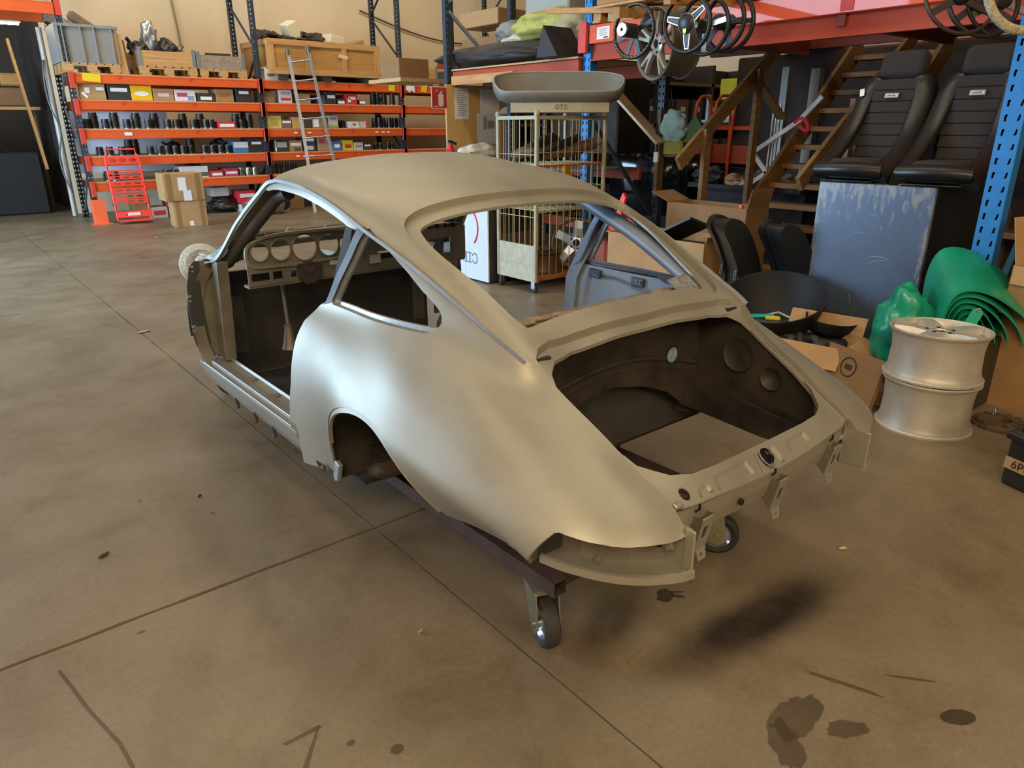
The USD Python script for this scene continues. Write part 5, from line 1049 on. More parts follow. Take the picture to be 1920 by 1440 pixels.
# ------------------------------------------------------------------ steering wheels and the hanging rim
BLK = mat('black_leather', '#1d1b1a', .42, 0, var=.15, scale=20, bump=.1, bscale=200)
BLKP = mat('black_plastic', '#232425', .4)
SILV = mat('silver_paint', '#b6b5ad', .32, .75)
def steering(label, loc, rz, r=.18, rim=.014, spokes=(0, 120, 240), sm=None, rm=None, hub=.055, hm=None, rx=0.0, studs=False, style=0, badge=None):
    """wheel standing in the local xz plane, facing -y"""
    t = thing('steering_wheel', label, 'steering wheel', loc, rz, None, rx)
    rm = rm or BLK; sm = sm or BLKP
    MB().tube(circle((0, 0, 0), r, 48, 'xz'), rim, 10, True).build('rim', rm, t, 60)
    for a in spokes:
        a = math.radians(a); u = np.array([math.cos(a), 0, math.sin(a)])
        if style == 1:
            n = np.array([-math.sin(a), 0, math.cos(a)])
            p = Polygon([(hub * .9, -.028), (r - rim, -.018), (r - rim, .018), (hub * .9, .028)]); p = p - p.buffer(-.007)
            M = np.eye(4); M[:3, 0] = u; M[:3, 1] = n; M[:3, 2] = (0, -1, 0); M[:3, 3] = (0, .005, 0)
            MB().prism(p, .010, M).build('spoke', SILV, t); MB().bar(u * hub * .8, u * (r - rim), .006, .028, up=(-math.sin(a), 0, math.cos(a))).build('spoke_core', sm, t)
        else: MB().bar(u * hub * .6 + (0, .012, 0), u * (r - rim * .5), .008, .034, up=(-math.sin(a), 0, math.cos(a))).build('spoke', sm, t)
    MB().lathe([(0, .0), (hub * .8, 0), (hub, .012), (hub, .035), (hub * .7, .05), (0, .052)], 28, (0, .022, 0), (0, -1, 0)).build('hub', hm or BLKP, t, 40)
    if style == 1: MB().tube(circle((0, -.006, 0), hub + .003, 36, 'xz'), .005, 6, True).build('hub_ring', SILV, t, 60)
    if studs:
        b = MB()
        for k in range(36):
            a = k * 2 * PI / 36; b.add(trimesh.creation.icosphere(1, .006), xf((math.cos(a) * (r - .004), -rim * .9, math.sin(a) * (r - .004))))
        b.build('lacing_stud', SILV, t, kind='stuff')
    if badge: MB().prism(affinity.scale(Polygon([(-.5, .5), (.5, .5), (.5, -.1), (0, -.6), (-.5, -.1)]), .026, .032), .002, at((0, -.0305, .002), FACE_Y)).build('badge', mat('badge_gold', '#d8a53c', .35, .6), t)
    return t
t = steering('black steering wheel with laced silver stitching and long boss hub, hanging furthest left', (4.48, 4.03, 2.20), -1.50, .183, .015, (20, 200, 250, 290), None, None, .05, studs=True)
MB().lathe([(.045, 0), (.05, .02), (.05, .13), (.04, .14)], 24, (0, 0, 0), (0, -1, 0)).build('boss_tube', BLKP, t, 40); MB().lathe([(.012, 0), (.045, 0), (.045, .012), (.012, .012), (.012, 0)], 24, (0, -.135, 0), (0, -1, 0)).build('boss_ring', SILV, t, 40)
steering('black flat-faced steering wheel with silver framed spokes and gold shield badge', (4.46, 3.52, 2.20), -1.45, .180, .017, (35, 165, 270), None, None, .062, None, .12, style=1, badge=True)
steering('black steering wheel hanging second behind the gold badge one', (4.58, 3.46, 2.19), -1.45, .185, .015, (10, 170, 270), SILV, None, .05, None, .1)
steering('black steering wheel hanging third behind the gold badge one', (4.70, 3.42, 2.22), -1.45, .185, .016, (0, 180, 235, 305), None, None, .055, None, .05)
steering('black steering wheel hanging last and deepest behind the gold badge one', (4.78, 3.40, 2.22), -1.45, .187, .016, (0, 180, 270), None, None, .055, None, .05)
BROWNW = mat('brown_rim', '#3a2a24', .4)
steering('brown two-spoke steering wheel hanging over the left black seat', (4.28, 1.68, 2.13), -.62, .185, .010, (-28, 208), mat('spoke_grey', '#4a4644', .4, .4), BROWNW, .04, None, -.35)
steering('black four-spoke steering wheel hanging behind the brown two-spoke one', (4.40, 1.62, 2.12), -.62, .185, .012, (-35, 25, 155, 215), mat('spoke_grey2', '#5a5856', .4, .5), BLK, .05, None, -.35)
steering('thin black steering wheel with pale spokes behind the two others at the right', (4.48, 1.56, 2.12), -.62, .185, .010, (-25, 205), SILV, BLK, .045, None, -.3)
steering('old steering wheel with cracked white taped rim at the upper right corner', (4.18, 1.36, 2.13), -.62, .195, .021, (-20, 90, 200), mat('spoke_grey', '#4a4644', .4, .4), mat('cracked_tape', '#b8ad8e', .7, 0, var=.35, scale=60, bump=.8, bscale=150), .05, None, -.15)
def alloy(name, label, loc, r, w, M, m, spokes=5, sw=(.05, .03), group=None, dish=.03, twin=False, back=None, hole=False):
    """alloy wheel, axis z, outer face at the top (z = w)"""
    t = thing(name, label, 'wheel rim', (0, 0, 0), 0, group)
    x = UsdGeom.Xformable(t); x.ClearXformOpOrder(); x.AddTransformOp().Set(Gf.Matrix4d(*[float(v) for v in (xf(loc) @ M).T.ravel()]))
    prof = [(r, 0), (r, .010), (r * .955, .016), (r * .945, .03), (r * .915, .045), (r * .90, w * .35), (r * .89, w * .60), (r * .915, w * .82), (r * .945, w - .028), (r * .955, w - .016), (r, w - .010), (r, w), (r * .985, w + .002), (r * .93, w - .010), (r * .91, w - .03), (r * .88, w * .80), (r * .86, w * .55), (r * .87, w * .35), (r * .885, .045), (r * .92, .028), (r * .97, .0), (r, 0)]
    MB().lathe(prof, 64).build('barrel', back or m, t, 35)
    MB().lathe([(r * .925, w - .02), (r * .955, w - .006), (r, w + .001), (r * 1.004, w - .004), (r, w - .012), (r * .93, w - .03), (r * .925, w - .02)], 64).build('lip', m, t, 40)
    zf = w - dish
    MB().lathe([(.03, zf - .045), (r * .30, zf - .035), (r * .31, zf - .01), (r * .24, zf), (.036, zf), (.03, zf - .012), (.03, zf - .045)], 40).build('hub_face', m, t, 40)
    for k in range(spokes):
        a = 2 * PI * k / spokes + .2
        for da in ((-.10, .10) if twin else (0,)):
            aa, bb = a + da * .4, a + da * 1.6; R = r * .90
            p, q = np.array([math.cos(aa) * r * .26, math.sin(aa) * r * .26, zf - .018]), np.array([math.cos(bb) * R, math.sin(bb) * R, zf - .006])
            n = np.array([-math.sin(a), math.cos(a), 0]); h0, h1 = sw; V = []
            for c, hw, th in ((p, h0, .034), ((p + q) / 2 + (0, 0, .008), (h0 + h1) * .47, .030), (q, h1 * 1.15, .034)):
                for sx, sz in ((-1, -1), (1, -1), (.72, 1), (-.72, 1)): V.append(c + n * hw * sx + np.array([0, 0, th / 2 * sz]))
            F = []
            for i in range(2):
                for j in range(4): u, v = 4 * i + j, 4 * i + (j + 1) % 4; F += [(u, v, v + 4), (u, v + 4, u + 4)]
            F += [(0, 2, 1), (0, 3, 2), (8, 9, 10), (8, 10, 11)]; me = trimesh.Trimesh(V, F); me.fix_normals()
            MB().add(me).build('spoke', m, t)
    for k in range(5):
        a = 2 * PI * k / 5; MB().cyl((math.cos(a) * .062, math.sin(a) * .062, zf - .006), (math.cos(a) * .062, math.sin(a) * .062, zf + .002), .010, seg=12).build('bolt_hole', BLACK, t)
    if not hole: MB().lathe([(0, zf - .008), (.030, zf - .008)], 20).lathe([(0, zf - .010), (.033, zf - .009), (.033, zf - .012), (0, zf - .012)], 20).build('centre_bore', BLACK, t)
    return t
def facing(dx, dy, dz):
    a = np.array([dx, dy, dz], float); a /= np.linalg.norm(a); x = np.cross((0, 0, 1.0), a); x /= np.linalg.norm(x); y = np.cross(a, x); M = np.eye(4); M[:3, 0] = x; M[:3, 1] = y; M[:3, 2] = a; return M
alloy('alloy_wheel', 'silver ten-spoke alloy rim hanging behind the laced steering wheel', (4.98, 3.96, 2.14), .262, .27, facing(-.95, .29, -.05), mat('pale_alloy', '#c3c2b4', .32, .6), 5, (.020, .014), None, .02, True, mat('grey_barrel', '#6d6a64', .5, .4))
# ------------------------------------------------------------------ stairs
def build_stairs():
    t = thing('wooden_stairs', 'open wooden staircase with plank handrails climbing to the mezzanine', 'stairs')
    s = .93; x0 = 6.02
    for y in (4.32, 3.36): MB().bar((x0, y, .02), (x0 + 2.55, y, .02 + 2.55 * s), .045, .22, up=(-s, 0, 1)).build('stringer', OLDWOODX, t)
    for k in range(12):
        z = .20 + k * .185; MB().box((x0 + .10 + z / s, 3.84, z), (.22, .93, .05)).build('tread', wood('tread_wood', '#7d5a34', '#ab8353', 1), t)
    for y, a in ((4.40, (5.60, 1.19)), (3.28, (5.80, 1.06))): MB().bar((a[0], y, a[1]), (a[0] + 1.75, y, a[1] + 1.75 * .74), .04, .13, up=(-.74, 0, 1)).build('handrail', OLDWOODX, t)
    for x, y, z0, z1 in ((5.95, 4.36, 0, 1.50), (6.72, 4.36, .5, 2.05), (6.62, 3.31, .45, 1.75)): MB().box((x, y, (z0 + z1) / 2), (.09, .045, z1 - z0)).build('rail_post', OLDWOOD, t)
    MB().bar((6.75, 4.40, 1.95), (7.3, 4.42, 1.60), .10, .03).build('brace_board', OLDWOODX, t)
build_stairs()
# ------------------------------------------------------------------ steel cabinet with two seats
def scratched(name, base, worn):
    # blue paint, rubbed through along the edges and in scattered scuffs (wear mask from the panel's own coordinates)
    n = {'t': ('texture_coordinate', {}), 's': ('separate_xyz', {}), 'n1': ('noise_texture', {'scale': 2.2, 'detail': 5.0}), 'm': ('mapping', {'scale': (6, 6, 2.2), 'rotation': (.5, .3, .6)}), 'n2': ('noise_texture', {'scale': 4.0, 'detail': 9.0, 'roughness': .75, 'distortion': 2.2}),
         'm3': ('mapping', {'scale': (20, 20, 6)}), 'n3': ('noise_texture', {'scale': 1.6, 'detail': 7.0, 'roughness': .7}),
         'top': ('map_range', {'from_min': .90, 'from_max': 1.18, 'to_min': 0.0, 'to_max': .20, 'clamp': True}), 'ay': ('math', {'math_type': 'absolute'}), 'edge': ('map_range', {'from_min': .30, 'from_max': .375, 'to_min': 0.0, 'to_max': .21, 'clamp': True}),
         'mx': ('math', {'math_type': 'maximum'}), 'ad': ('math', {'math_type': 'add'}), 'r3': ('rgb_ramp', {'ramp': [(.62, (0, 0, 0)), (.72, (.8,) * 3)]}),
         'r1': ('rgb_ramp', {'ramp': [(.3, tuple(v * .85 for v in srgb(base))), (.7, tuple(v * 1.15 for v in srgb(base)))]}), 'r2': ('rgb_ramp', {'ramp': [(.62, (0, 0, 0)), (.70, (.35,) * 3), (.8, (.8,) * 3)]}),
         'x': ('mix', {'color2': srgb(worn)}), 'x2': ('mix', {'color2': srgb('#8f8c86')}), 'p': ('principled_bsdf', {'roughness': .38, 'metallic': .25})}
    return usdkit.material(stage, '/World/Looks/' + name, n, [('t.object', 'n1.vector'), ('t.object', 'm.vector'), ('t.object', 's.vector'), ('t.object', 'm3.vector'), ('m3.vector', 'n3.vector'), ('m.vector', 'n2.vector'), ('n1.fac', 'r1.fac'), ('n2.fac', 'r2.fac'), ('r1.color', 'x.color1'), ('r2.color', 'x.fac'),
        ('s.z', 'top.value'), ('s.y', 'ay.value1'), ('ay.value', 'edge.value'), ('top.result', 'mx.value1'), ('edge.result', 'mx.value2'), ('mx.value', 'ad.value1'), ('n3.fac', 'ad.value2'), ('ad.value', 'r3.fac'), ('r3.color', 'x2.fac'), ('x.color', 'x2.color1'), ('x2.color', 'p.base_color')], surface='p.BSDF')
CABM = scratched('scratched_blue_steel', '#56657a', '#a3a6a6')
t = thing('steel_cabinet', 'tall scratched blue grey steel cabinet carrying two black seats', 'cabinet', (5.27, 2.18, 0))
MB().box((.03, 0, .59), (.98, .72, 1.17), bev=.006).build('body', mat('dark_cabinet', '#1f2426', .5, .2), t); MB().box((-.475, 0, .585), (.03, .745, 1.17), bev=.004).build('front_panel', CABM, t)
for k, (y, z, r, a0, a1) in enumerate(((.02, .86, .16, .2, 1.6), (-.10, .72, .20, 1.2, 1.9), (-.16, .70, .24, 1.0, 1.5), (.12, .48, .08, 2.6, 3.4), (-.10, .40, .12, .3, .9), (-.02, .98, .09, 1.3, 2.0))):
    MB().tube([(-.4905, y + r * math.cos(v), z - r + r * math.sin(v)) for v in np.linspace(a0, a1, 14)], .0011, 4).build('scratch', mat('bare_scratch', '#b4bac0', .4, .3), t, 60)
SEATV = mat('black_vinyl', '#1b1b1b', .36, 0, var=.1, scale=10)
SEATC = mat('charcoal_cloth', '#2e2926', .9, 0, var=.15, scale=150, bump=.2, bscale=400)
def build_seat(label, loc, rz, tag=False):
    t = thing('bucket_seat', label, 'seat', loc, rz)
    # local: x across, y forward, z up
    MB().box((0, .09, .085), (.34, .42, .11), bev=.04).build('cushion', SEATC, t, 40)
    MB().add(sweep(smooth_path([(-.20, .29, .07), (-.1, .315, .075), (.1, .315, .075), (.20, .29, .07)], 14), [(.062 * math.cos(a), .048 * math.sin(a)) for a in np.linspace(0, 2 * PI, 14, endpoint=False)])).build('front_roll', SEATV, t, 60)
    lean = .38
    for k in range(7):
        f = k / 7; z = .13 + k * .073; y = -.13 - .030 * k; w = .27 + .02 * k if k < 6 else .33
        MB().box((0, y, z + .036), (w, .055, .0755), rx=lean, bev=.005).build('back_pleat', SEATC, t, 40)
    MB().add(m3.Manifold.batch_hull([m3.Manifold.sphere(.05, 24).translate((sx * .10, sy * .012, sz * .045)) for sx in (-1, 1) for sy in (-1, 1) for sz in (-1, 1)]), xf((0, -.395, .735), 0, .22)).build('headrest', SEATC, t, 50)
    for s in (-1, 1):
        path = smooth_path([(s * .185, .30, .03), (s * .205, .20, .075), (s * .215, .05, .15), (s * .212, -.09, .25), (s * .20, -.20, .38), (s * .195, -.28, .50), (s * .175, -.335, .60), (s * .15, -.36, .645)], 36)
        k = np.linspace(0, 1, 36); pr = [(.042 * math.cos(a), .075 * math.sin(a)) for a in np.linspace(0, 2 * PI, 14, endpoint=False)]
        MB().add(sweep(path, pr, up=(0, -1, .6))).build('side_bolster', SEATV, t, 60)
    MB().box((0, -.33, .40), (.40, .03, .56), rx=lean, bev=.012).build('back_shell', SEATV, t, 40); MB().box((0, .05, .025), (.42, .46, .03), bev=.01).build('base_pan', SEATV, t, 40)
    y, z = -.262 + .036 * -1, .555
    M = xf((0, -.262, .548), 0, lean - PI / 2 + PI) if False else None
    R = np.eye(4); R[:3, 0] = (-1, 0, 0); R[:3, 2] = (0, math.cos(lean), math.sin(lean)); R[:3, 1] = (0, -math.sin(lean), math.cos(lean)); R[:3, 3] = (0, -.234, .540)
    bd = MB().prism(rrect(.088, .032, .004), .003, R).build('badge', mat('badge_white', '#d9d6cc', .4), t)
    MB().prism(rrect(.080, .026, .003) - rrect(.076, .022, .003), .0042, R).add(lettering('autofia.', .012, R @ xf((0, 0, .003)), .0012, True)).build('badge_print', mat('badge_ink', '#4a4642', .5), UsdGeom.Xform(bd).GetPrim(), kind=None)
    for s in (-1, 1): MB().tube([(s * .17, -.18, .006), (s * .17, .26, .006)], .010, 8).build('slide_rail', BLKP, t, 60)
    MB().tube([(-.16, .26, .012), (-.16, .335, .004), (.16, .335, .004), (.16, .26, .012)], .006, 8).build('adjuster_bar', BLKP, t, 60)
    if tag: MB().box((.205, -.245, .565), (.03, .004, .05), ry=.2, rx=.3).build('paper_tag', STICK, t)
    return t
build_seat('left black bucket seat with white badge and paper tag on shoulder', (5.10, 2.40, 1.178), PI / 2 + .08, True)
s2 = build_seat('right black bucket seat with white badge next to the blue upright', (5.10, 1.87, 1.178), PI / 2 + .08)
MB().prism(affinity.scale(Point(0, 0).buffer(1, 8), .028, .016), .003, at((4.79, 2.02, 1.175), np.eye(4))).build('key_tag', mat('tag_yellow', '#c8b52a', .5), None, label='small yellow tag lying at the cabinet front edge under the right seat', cat='tag')
# ------------------------------------------------------------------ seat shells and black bowl on the floor
SHELL = mat('shell_black', '#17181a', .34, 0, var=.1, scale=6)
def seat_shell(label, loc, rz):
    t = thing('seat_shell', label, 'seat', loc, rz)   # local x forward, z up
    pf = spl([(.20, 0), (.17, .10), (.10, .20), (.045, .33), (.05, .45), (.10, .58), (.16, .70), (.20, .80), (.17, .855), (.10, .86), (.02, .80), (-.06, .66), (-.13, .45), (-.14, .25), (-.10, .08), (-.04, 0)], 70)
    pg = Polygon(pf).buffer(0); M = np.eye(4); M[:3, 0] = (1, 0, 0); M[:3, 1] = (0, 0, 1); M[:3, 2] = (0, -1, 0)
    for y in (.16, -.10):
        m2 = M.copy(); m2[:3, 3] = (0, y, 0); s = MB().prism(pg, .075, m2).build('side_wing', SHELL, t, 50)
        sl = MB().prism(rrect(.028, .075, .012), .006, np.array([[0, 0, 1, .055], [1, 0, 0, y - .037], [0, 1, 0, .44], [0, 0, 0, 1.0]])).build('harness_slot', BLACK, t); MB().tube([(.062, y - .037 + a, .44 + b) for a, b in np.array(rrect(.03, .08, .013).exterior.coords)[:-1]], .004, 6, True).build('slot_frame', mat('slot_steel', '#8d8f90', .3, .7), t, 60)
    back = [(x, z) for x, z in pf[35:60]]
    pb = Polygon([(.04, .84), (-.05, .66), (-.115, .45), (-.125, .25), (-.09, .06), (-.06, .06), (-.085, .25), (-.075, .45), (-.01, .66), (.08, .84)]).buffer(0)
    m2 = M.copy(); m2[:3, 3] = (0, .15, 0); MB().prism(pg.buffer(-.018), .26, m2).build('backrest', SHELL, t, 50)
    MB().box((.12, .0, .06), (.34, .34, .05), bev=.02).build('seat_pan', SHELL, t); return t
seat_shell('left black seat shell standing on the floor, harness slot lit', (4.80, 3.14, .02), PI - .55)
seat_shell('right black seat shell on the floor next to the steel cabinet', (4.82, 2.70, .02), PI - .55)
t = thing('black_bowl', 'matte black plastic seat bucket lying tilted before the steel cabinet', 'bucket', (4.44, 2.56, .20), .3, None, 0, -.35)
MB().lathe([(0, 0), (.16, 0), (.24, .06), (.30, .18), (.33, .26), (.34, .26), (.31, .16), (.25, .03), (.17, -.02), (0, -.02)], 40, (0, 0, 0)).build('bowl', mat('matte_black', '#141517', .65), t, 50)
t = thing('black_bowl', 'smaller black plastic tray right of the tilted bucket by the cabinet', 'bucket', (4.45, 2.17, .26), 0, None, .1, 0); MB().lathe([(0, 0), (.10, 0), (.14, .04), (.16, .09), (.165, .09), (.15, .03), (.11, -.015), (0, -.015)], 32).build('tray', mat('matte_black', '#141517', .65), t, 50)
MB().box((4.45, 2.30, .12), (.34, .56, .24), bev=.02).build('dark_box', mat('dark_teal_box', '#262c2d', .6), None, label='dark box under the black buckets at the cabinet foot', cat='box')
# ------------------------------------------------------------------ cardboard boxes
def open_box(label, loc, rz, w, d, h, m, flaps, name='open_carton', cat='box'):
    """w along x, d along y; flaps: (side, length, angle from upright outwards)"""
    t = thing(name, label, cat, loc, rz); k = .006
    for s in (-1, 1): MB().box((s * w / 2, 0, h / 2), (k, d, h)).build('side', m, t); MB().box((0, s * d / 2, h / 2), (w, k, h)).build('side', m, t)
    MB().box((0, 0, k / 2), (w, d, k)).build('bottom', m, t)
    for sd, L, a in flaps:
        ax, s = sd[1], (1 if sd[0] == '+' else -1); u, c = math.sin(a) * L / 2, math.cos(a) * L / 2
        if ax == 'x': MB().box((s * (w / 2 + u), 0, h + c), (k, d * .96, L), ry=s * a).build('flap', m, t)
        else: MB().box((0, s * (d / 2 + u), h + c), (w * .96, k, L), rx=-s * a).build('flap', m, t)
    return t
t = open_box('open kraft box full of hoses in front of the black buckets', (4.22, 2.15, 0), .15, .36, .50, .27, KRAFT, (('-y', .16, 1.9), ('+x', .12, .5), ('-x', .14, 2.6)))
MB().box((-.183, .06, .12), (.003, .2, .09)).build('print_patch', mat('red_print', '#a5502f', .8), t)
for k, (x, y, a) in enumerate(((-.05, .12, .3), (.05, .02, 1.2), (-.03, -.08, -.4), (.08, .15, .9), (.0, .2, 2.))):
    MB().tube(smooth_path([(4.22 + x - .06 * math.cos(a), 2.15 + y - .06 * math.sin(a), .14), (4.22 + x, 2.15 + y, .24), (4.22 + x + .06 * math.cos(a), 2.15 + y + .06 * math.sin(a), .20)], 10), .026, 10).build('rubber_hose', mat('hose_rubber', '#3a3633', .7), None, 60, label=['bent dark rubber hose at the left end in the open kraft box', 'dark rubber hose at the middle of the open kraft box', 'short hose near the front corner of the open kraft box', 'dark hose standing at the rear wall of the open kraft box', 'dark hose leaning in the far left corner of the open kraft box'][k], cat='hose')
t = thing('folded_carton', 'folded brown carton with round black logo leaning before the open box', 'box', (3.97, 1.80, .0), -.35, None, 0, .25)
MB().box((0, 0, .15), (.03, .42, .30)).build('panel', KRAFTD, t); MB().tube([(-.017, .02 + a, .20 + b) for a, b in circle((0, 0, 0), .055, 28)[:, :2]], .004, 6, True).box((-.017, .02, .20), (.003, .05, .03)).build('round_logo', mat('logo_black', '#3a2d20', .8), t, 60); MB().box((-.017, .08, .05), (.003, .16, .07)).build('white_label', STICK, t); MB().box((-.019, .10, .06), (.002, .03, .015)).box((-.019, .10, .035), (.002, .05, .012)).build('label_print', mat('logo_black', '#3a2d20', .8), t)
MB().box((4.15, 1.72, .05), (.30, .26, .10), rz=.3, bev=.01).build('flat_carton', KRAFTD, None, label='flattened dark brown carton on the floor left of the wheel stack', cat='box')
t = thing('tool_pouch', 'teal and yellow handled tools on a pouch beside the open kraft box', 'tools', (4.36, 2.52, .25), .4); MB().box((0, 0, .02), (.2, .26, .04), bev=.015).build('pouch', BLKP, t); MB().box((-.02, .08, .05), (.05, .18, .025), rz=.5, bev=.01).build('teal_handle', mat('teal', '#2fa79c', .4), t); MB().box((-.05, .0, .05), (.04, .10, .03), rz=.2, bev=.01).build('yellow_handle', mat('tag_yellow', '#c8b52a', .5), t); MB().tube([(.02, -.10, .05), (.05, -.02, .07), (.03, .05, .05)], .010, 8).build('chrome_hook', SILV, t, 60)
MB().box((4.36, 2.52, .125), (.24, .32, .25), bev=.01).build('low_carton', KRAFTD, None, label='low brown carton carrying the teal handled tools', cat='box')
t = open_box('large open kraft carton with black sheets beside the shell rear window', (5.15, 4.05, 0), .05, .55, 1.02, .62, KRAFT, (('+y', .20, 1.7), ('-y', .05, .3)))
MB().box((5.12, 3.95, .66), (.30, .42, .02), rx=-.5, ry=.3).build('black_sheet', BLKP, None, label='black plastic sheet sticking out of the large open kraft carton', cat='sheet')
MB().box((5.15, 4.05, .40), (.5, .9, .30), bev=.03).build('carton_fill', mat('dark_fill', '#2a2624', .8), None, label='dark packed parts inside the large open kraft carton', cat='parts')
open_box('second kraft carton with raised flap behind the large open one', (5.62, 3.95, .0), .0, .34, .85, .86, KRAFTD, (('-y', .16, .2), ('+y', .22, 1.2)))
REDP = mat('signal_red', '#ef2416', .3)
for k, (x, y, z, a, l) in enumerate(((4.98, 4.60, .62, -.35, 'left signal red plastic triangle part standing in the kraft carton'), (5.52, 3.47, .30, .25, 'right signal red plastic strip standing behind the kraft carton'), (5.05, 4.30, .60, .9, 'signal red curved plastic piece lying in the kraft carton'))):
    MB().prism(Polygon([(-.05, 0), (.05, 0), (.035, .33), (-.01, .36)] if k != 1 else [(-.02, 0), (.02, 0), (.012, .6), (-.012, .6)]), .03, at((x, y, z), FACE_X) @ xf((0, 0, 0), a)).build('red_triangle', REDP, None, label=l, cat='warning triangle')
MB().box((5.02, 4.78, .25), (.12, .22, .50), bev=.03).build('red_canister', mat('dull_red', '#9d4a34', .5), None, label='dull red canister between the cage trolley and the open kraft carton', cat='canister')
# big carton at the right edge, tarpaulin, wheels, tool case
t = open_box('tall kraft carton with one flap raised at the right picture edge', (4.78, .88, 0), -.32, .60, .62, .80, KRAFT, (('+y', .26, .25), ('-x', .10, 2.9)))
MB().box((4.7, .9, .60), (.3, .35, .28), rx=.2, bev=.01).build('inner_carton', KRAFTD, None, label='brown carton inside the tall kraft carton at the right edge', cat='box')
TARP = mat('green_tarp', '#148f6e', .30, 0, var=.12, scale=6, bump=.25, bscale=18)
t = thing('folded_tarpaulin', 'folded green tarpaulin with steel eyelets behind the stacked wheels', 'tarpaulin', (4.42, 1.46, .40), .75)
for k in range(7):
    s = 1 - k * .12; e = .045 * max(0, 4 - k); pa = [(-.17 * s - e * 1.3, -.02), (-.16 * s - e, .08 * s), (-.12 * s - e * .4, .20 * s), (-.03 * s, .27 * s), (.07 * s, .26 * s), (.125 * s, .15 * s), (.13 * s, -.02)]
    c = spl(pa, 30, False); band = np.vstack([c, (c * .965)[::-1]])
    MB().prism(Polygon(band).buffer(0), .44 - .02 * k + .015 * math.sin(k * 2.2), np.array([[0, 0, .93, -.18], [1, 0, -.10, .012 * math.sin(k)], [0, 1, .38, .02], [0, 0, 0, 1.0]])).build('fold', TARP, t, 50)
MB().add(blob(3, (.16, .15, .26), 3, .35, 2.6), xf((.04, .24, .0))).build('side_bulge', TARP, t, 40)
MB().add(blob(5, (.14, .16, .10), 3, .3, 2.0), xf((.10, -.22, .02))).build('draped_layer', TARP, t, 40)
MB().prism(rrect(.06, .20, .02), .006, at((-.20, .0, .10), FACE_X) @ xf((0, 0, 0), -.35)).build('hem_strip', mat('tarp_light', '#2fb79c', .3), t); 
for z in (.03, .19): MB().tube([(-.208, .0 + a + (.10 - z) * .35, z + b) for a, b in circle((0, 0, 0), .010, 14)[:, :2]], .003, 6, True).build('eyelet', SILV, t, 60)
MB().prism(rrect(.07, .12, .01) , .002, at((-.135, .24, .06), FACE_X)).build('faded_print', mat('faded_print', '#59a86f', .5), t)
MB().box((4.45, 1.46, .20), (.40, .44, .40), bev=.01).build('yellow_case', mat('dark_case', '#3a3324', .6), None, label='dark box hidden under the green tarpaulin', cat='box')
WORN = mat('worn_alloy', '#c6c1b4', .46, .5, var=.12, scale=7, bump=.08, bscale=60)
alloy('stacked_wheel', 'lower silver rim of the pair stacked on the floor at the right', (3.965, 1.345, 0), .235, .275, np.eye(4), WORN, 5, (.04, .03), None, .05)
alloy('stacked_wheel', 'upper silver five-spoke rim of the pair stacked on the floor', (3.97, 1.35, .278), .238, .258, xf((0, 0, 0), .5, .0, .02), WORN, 5, (.058, .040), None, .012)
GEAR = mat('dirty_steel', '#6a5c48', .5, .5, var=.3, scale=20)
t = thing('clutch_cover', 'dirty round clutch cover lying on the floor by the tall carton', 'clutch cover', (4.27, 1.07, 0))
MB().prism(Polygon([((.135 + .004 * (k % 2)) * math.cos(k * PI / 24), (.135 + .004 * (k % 2)) * math.sin(k * PI / 24)) for k in range(48)]) - Point(0, 0).buffer(.05), .016).lathe([(.05, .016), (.12, .016), (.118, .030), (.075, .036), (.052, .034), (.05, .016)], 40).build('cover', GEAR, t, 30)
for k in range(12): a = k * PI / 6; MB().box((.088 * math.cos(a), .088 * math.sin(a), .035), (.05, .012, .006), rz=a).build('finger', GEAR, t)
for k in range(2): MB().tube([(.03 + .03 * k, .05, .036), (.05 + .03 * k, .06, .06), (.06 + .02 * k, .05, .036)], .003, 6).build('spring_clip', SILV, t, 60)
t = thing('tool_case', 'black plastic case with a taped label at the right picture edge', 'case', (3.62, .62, 0), -.35)
MB().box((0, 0, .13), (.32, .34, .26), bev=.012).build('body', mat('case_black', '#1c1b18', .5), t); MB().box((0, 0, .235), (.35, .37, .035), bev=.008).build('rim', mat('case_black', '#1c1b18', .5), t); MB().box((0, 0, .30), (.28, .3, .09), bev=.012).build('lid', mat('case_black', '#1c1b18', .5), t)
MB().box((-.163, .06, .11), (.004, .21, .055)).build('tape_label', mat('tape_label', '#b59a72', .6), t); MB().add(lettering('6PBS', .034, at((-.166, .075, .112), FACE_X), .001, True)).build('label_print', mat('logo_black', '#3a2d20', .8), t)
t = thing('yellow_box', 'yellow and white printed carton standing behind the black case', 'box', (3.82, .70, 0), -.35); MB().box((0, 0, .19), (.10, .30, .38), bev=.004).build('body', mat('box_yellow', '#e3d77a', .6), t)
for z in (.33, .25, .17, .09): MB().prism(affinity.scale(Point(0, 0).buffer(1, 10), .03, .016), .002, at((-.051, .09, z), FACE_X)).build('oval_print', mat('oval_grey', '#77908c', .6), t)
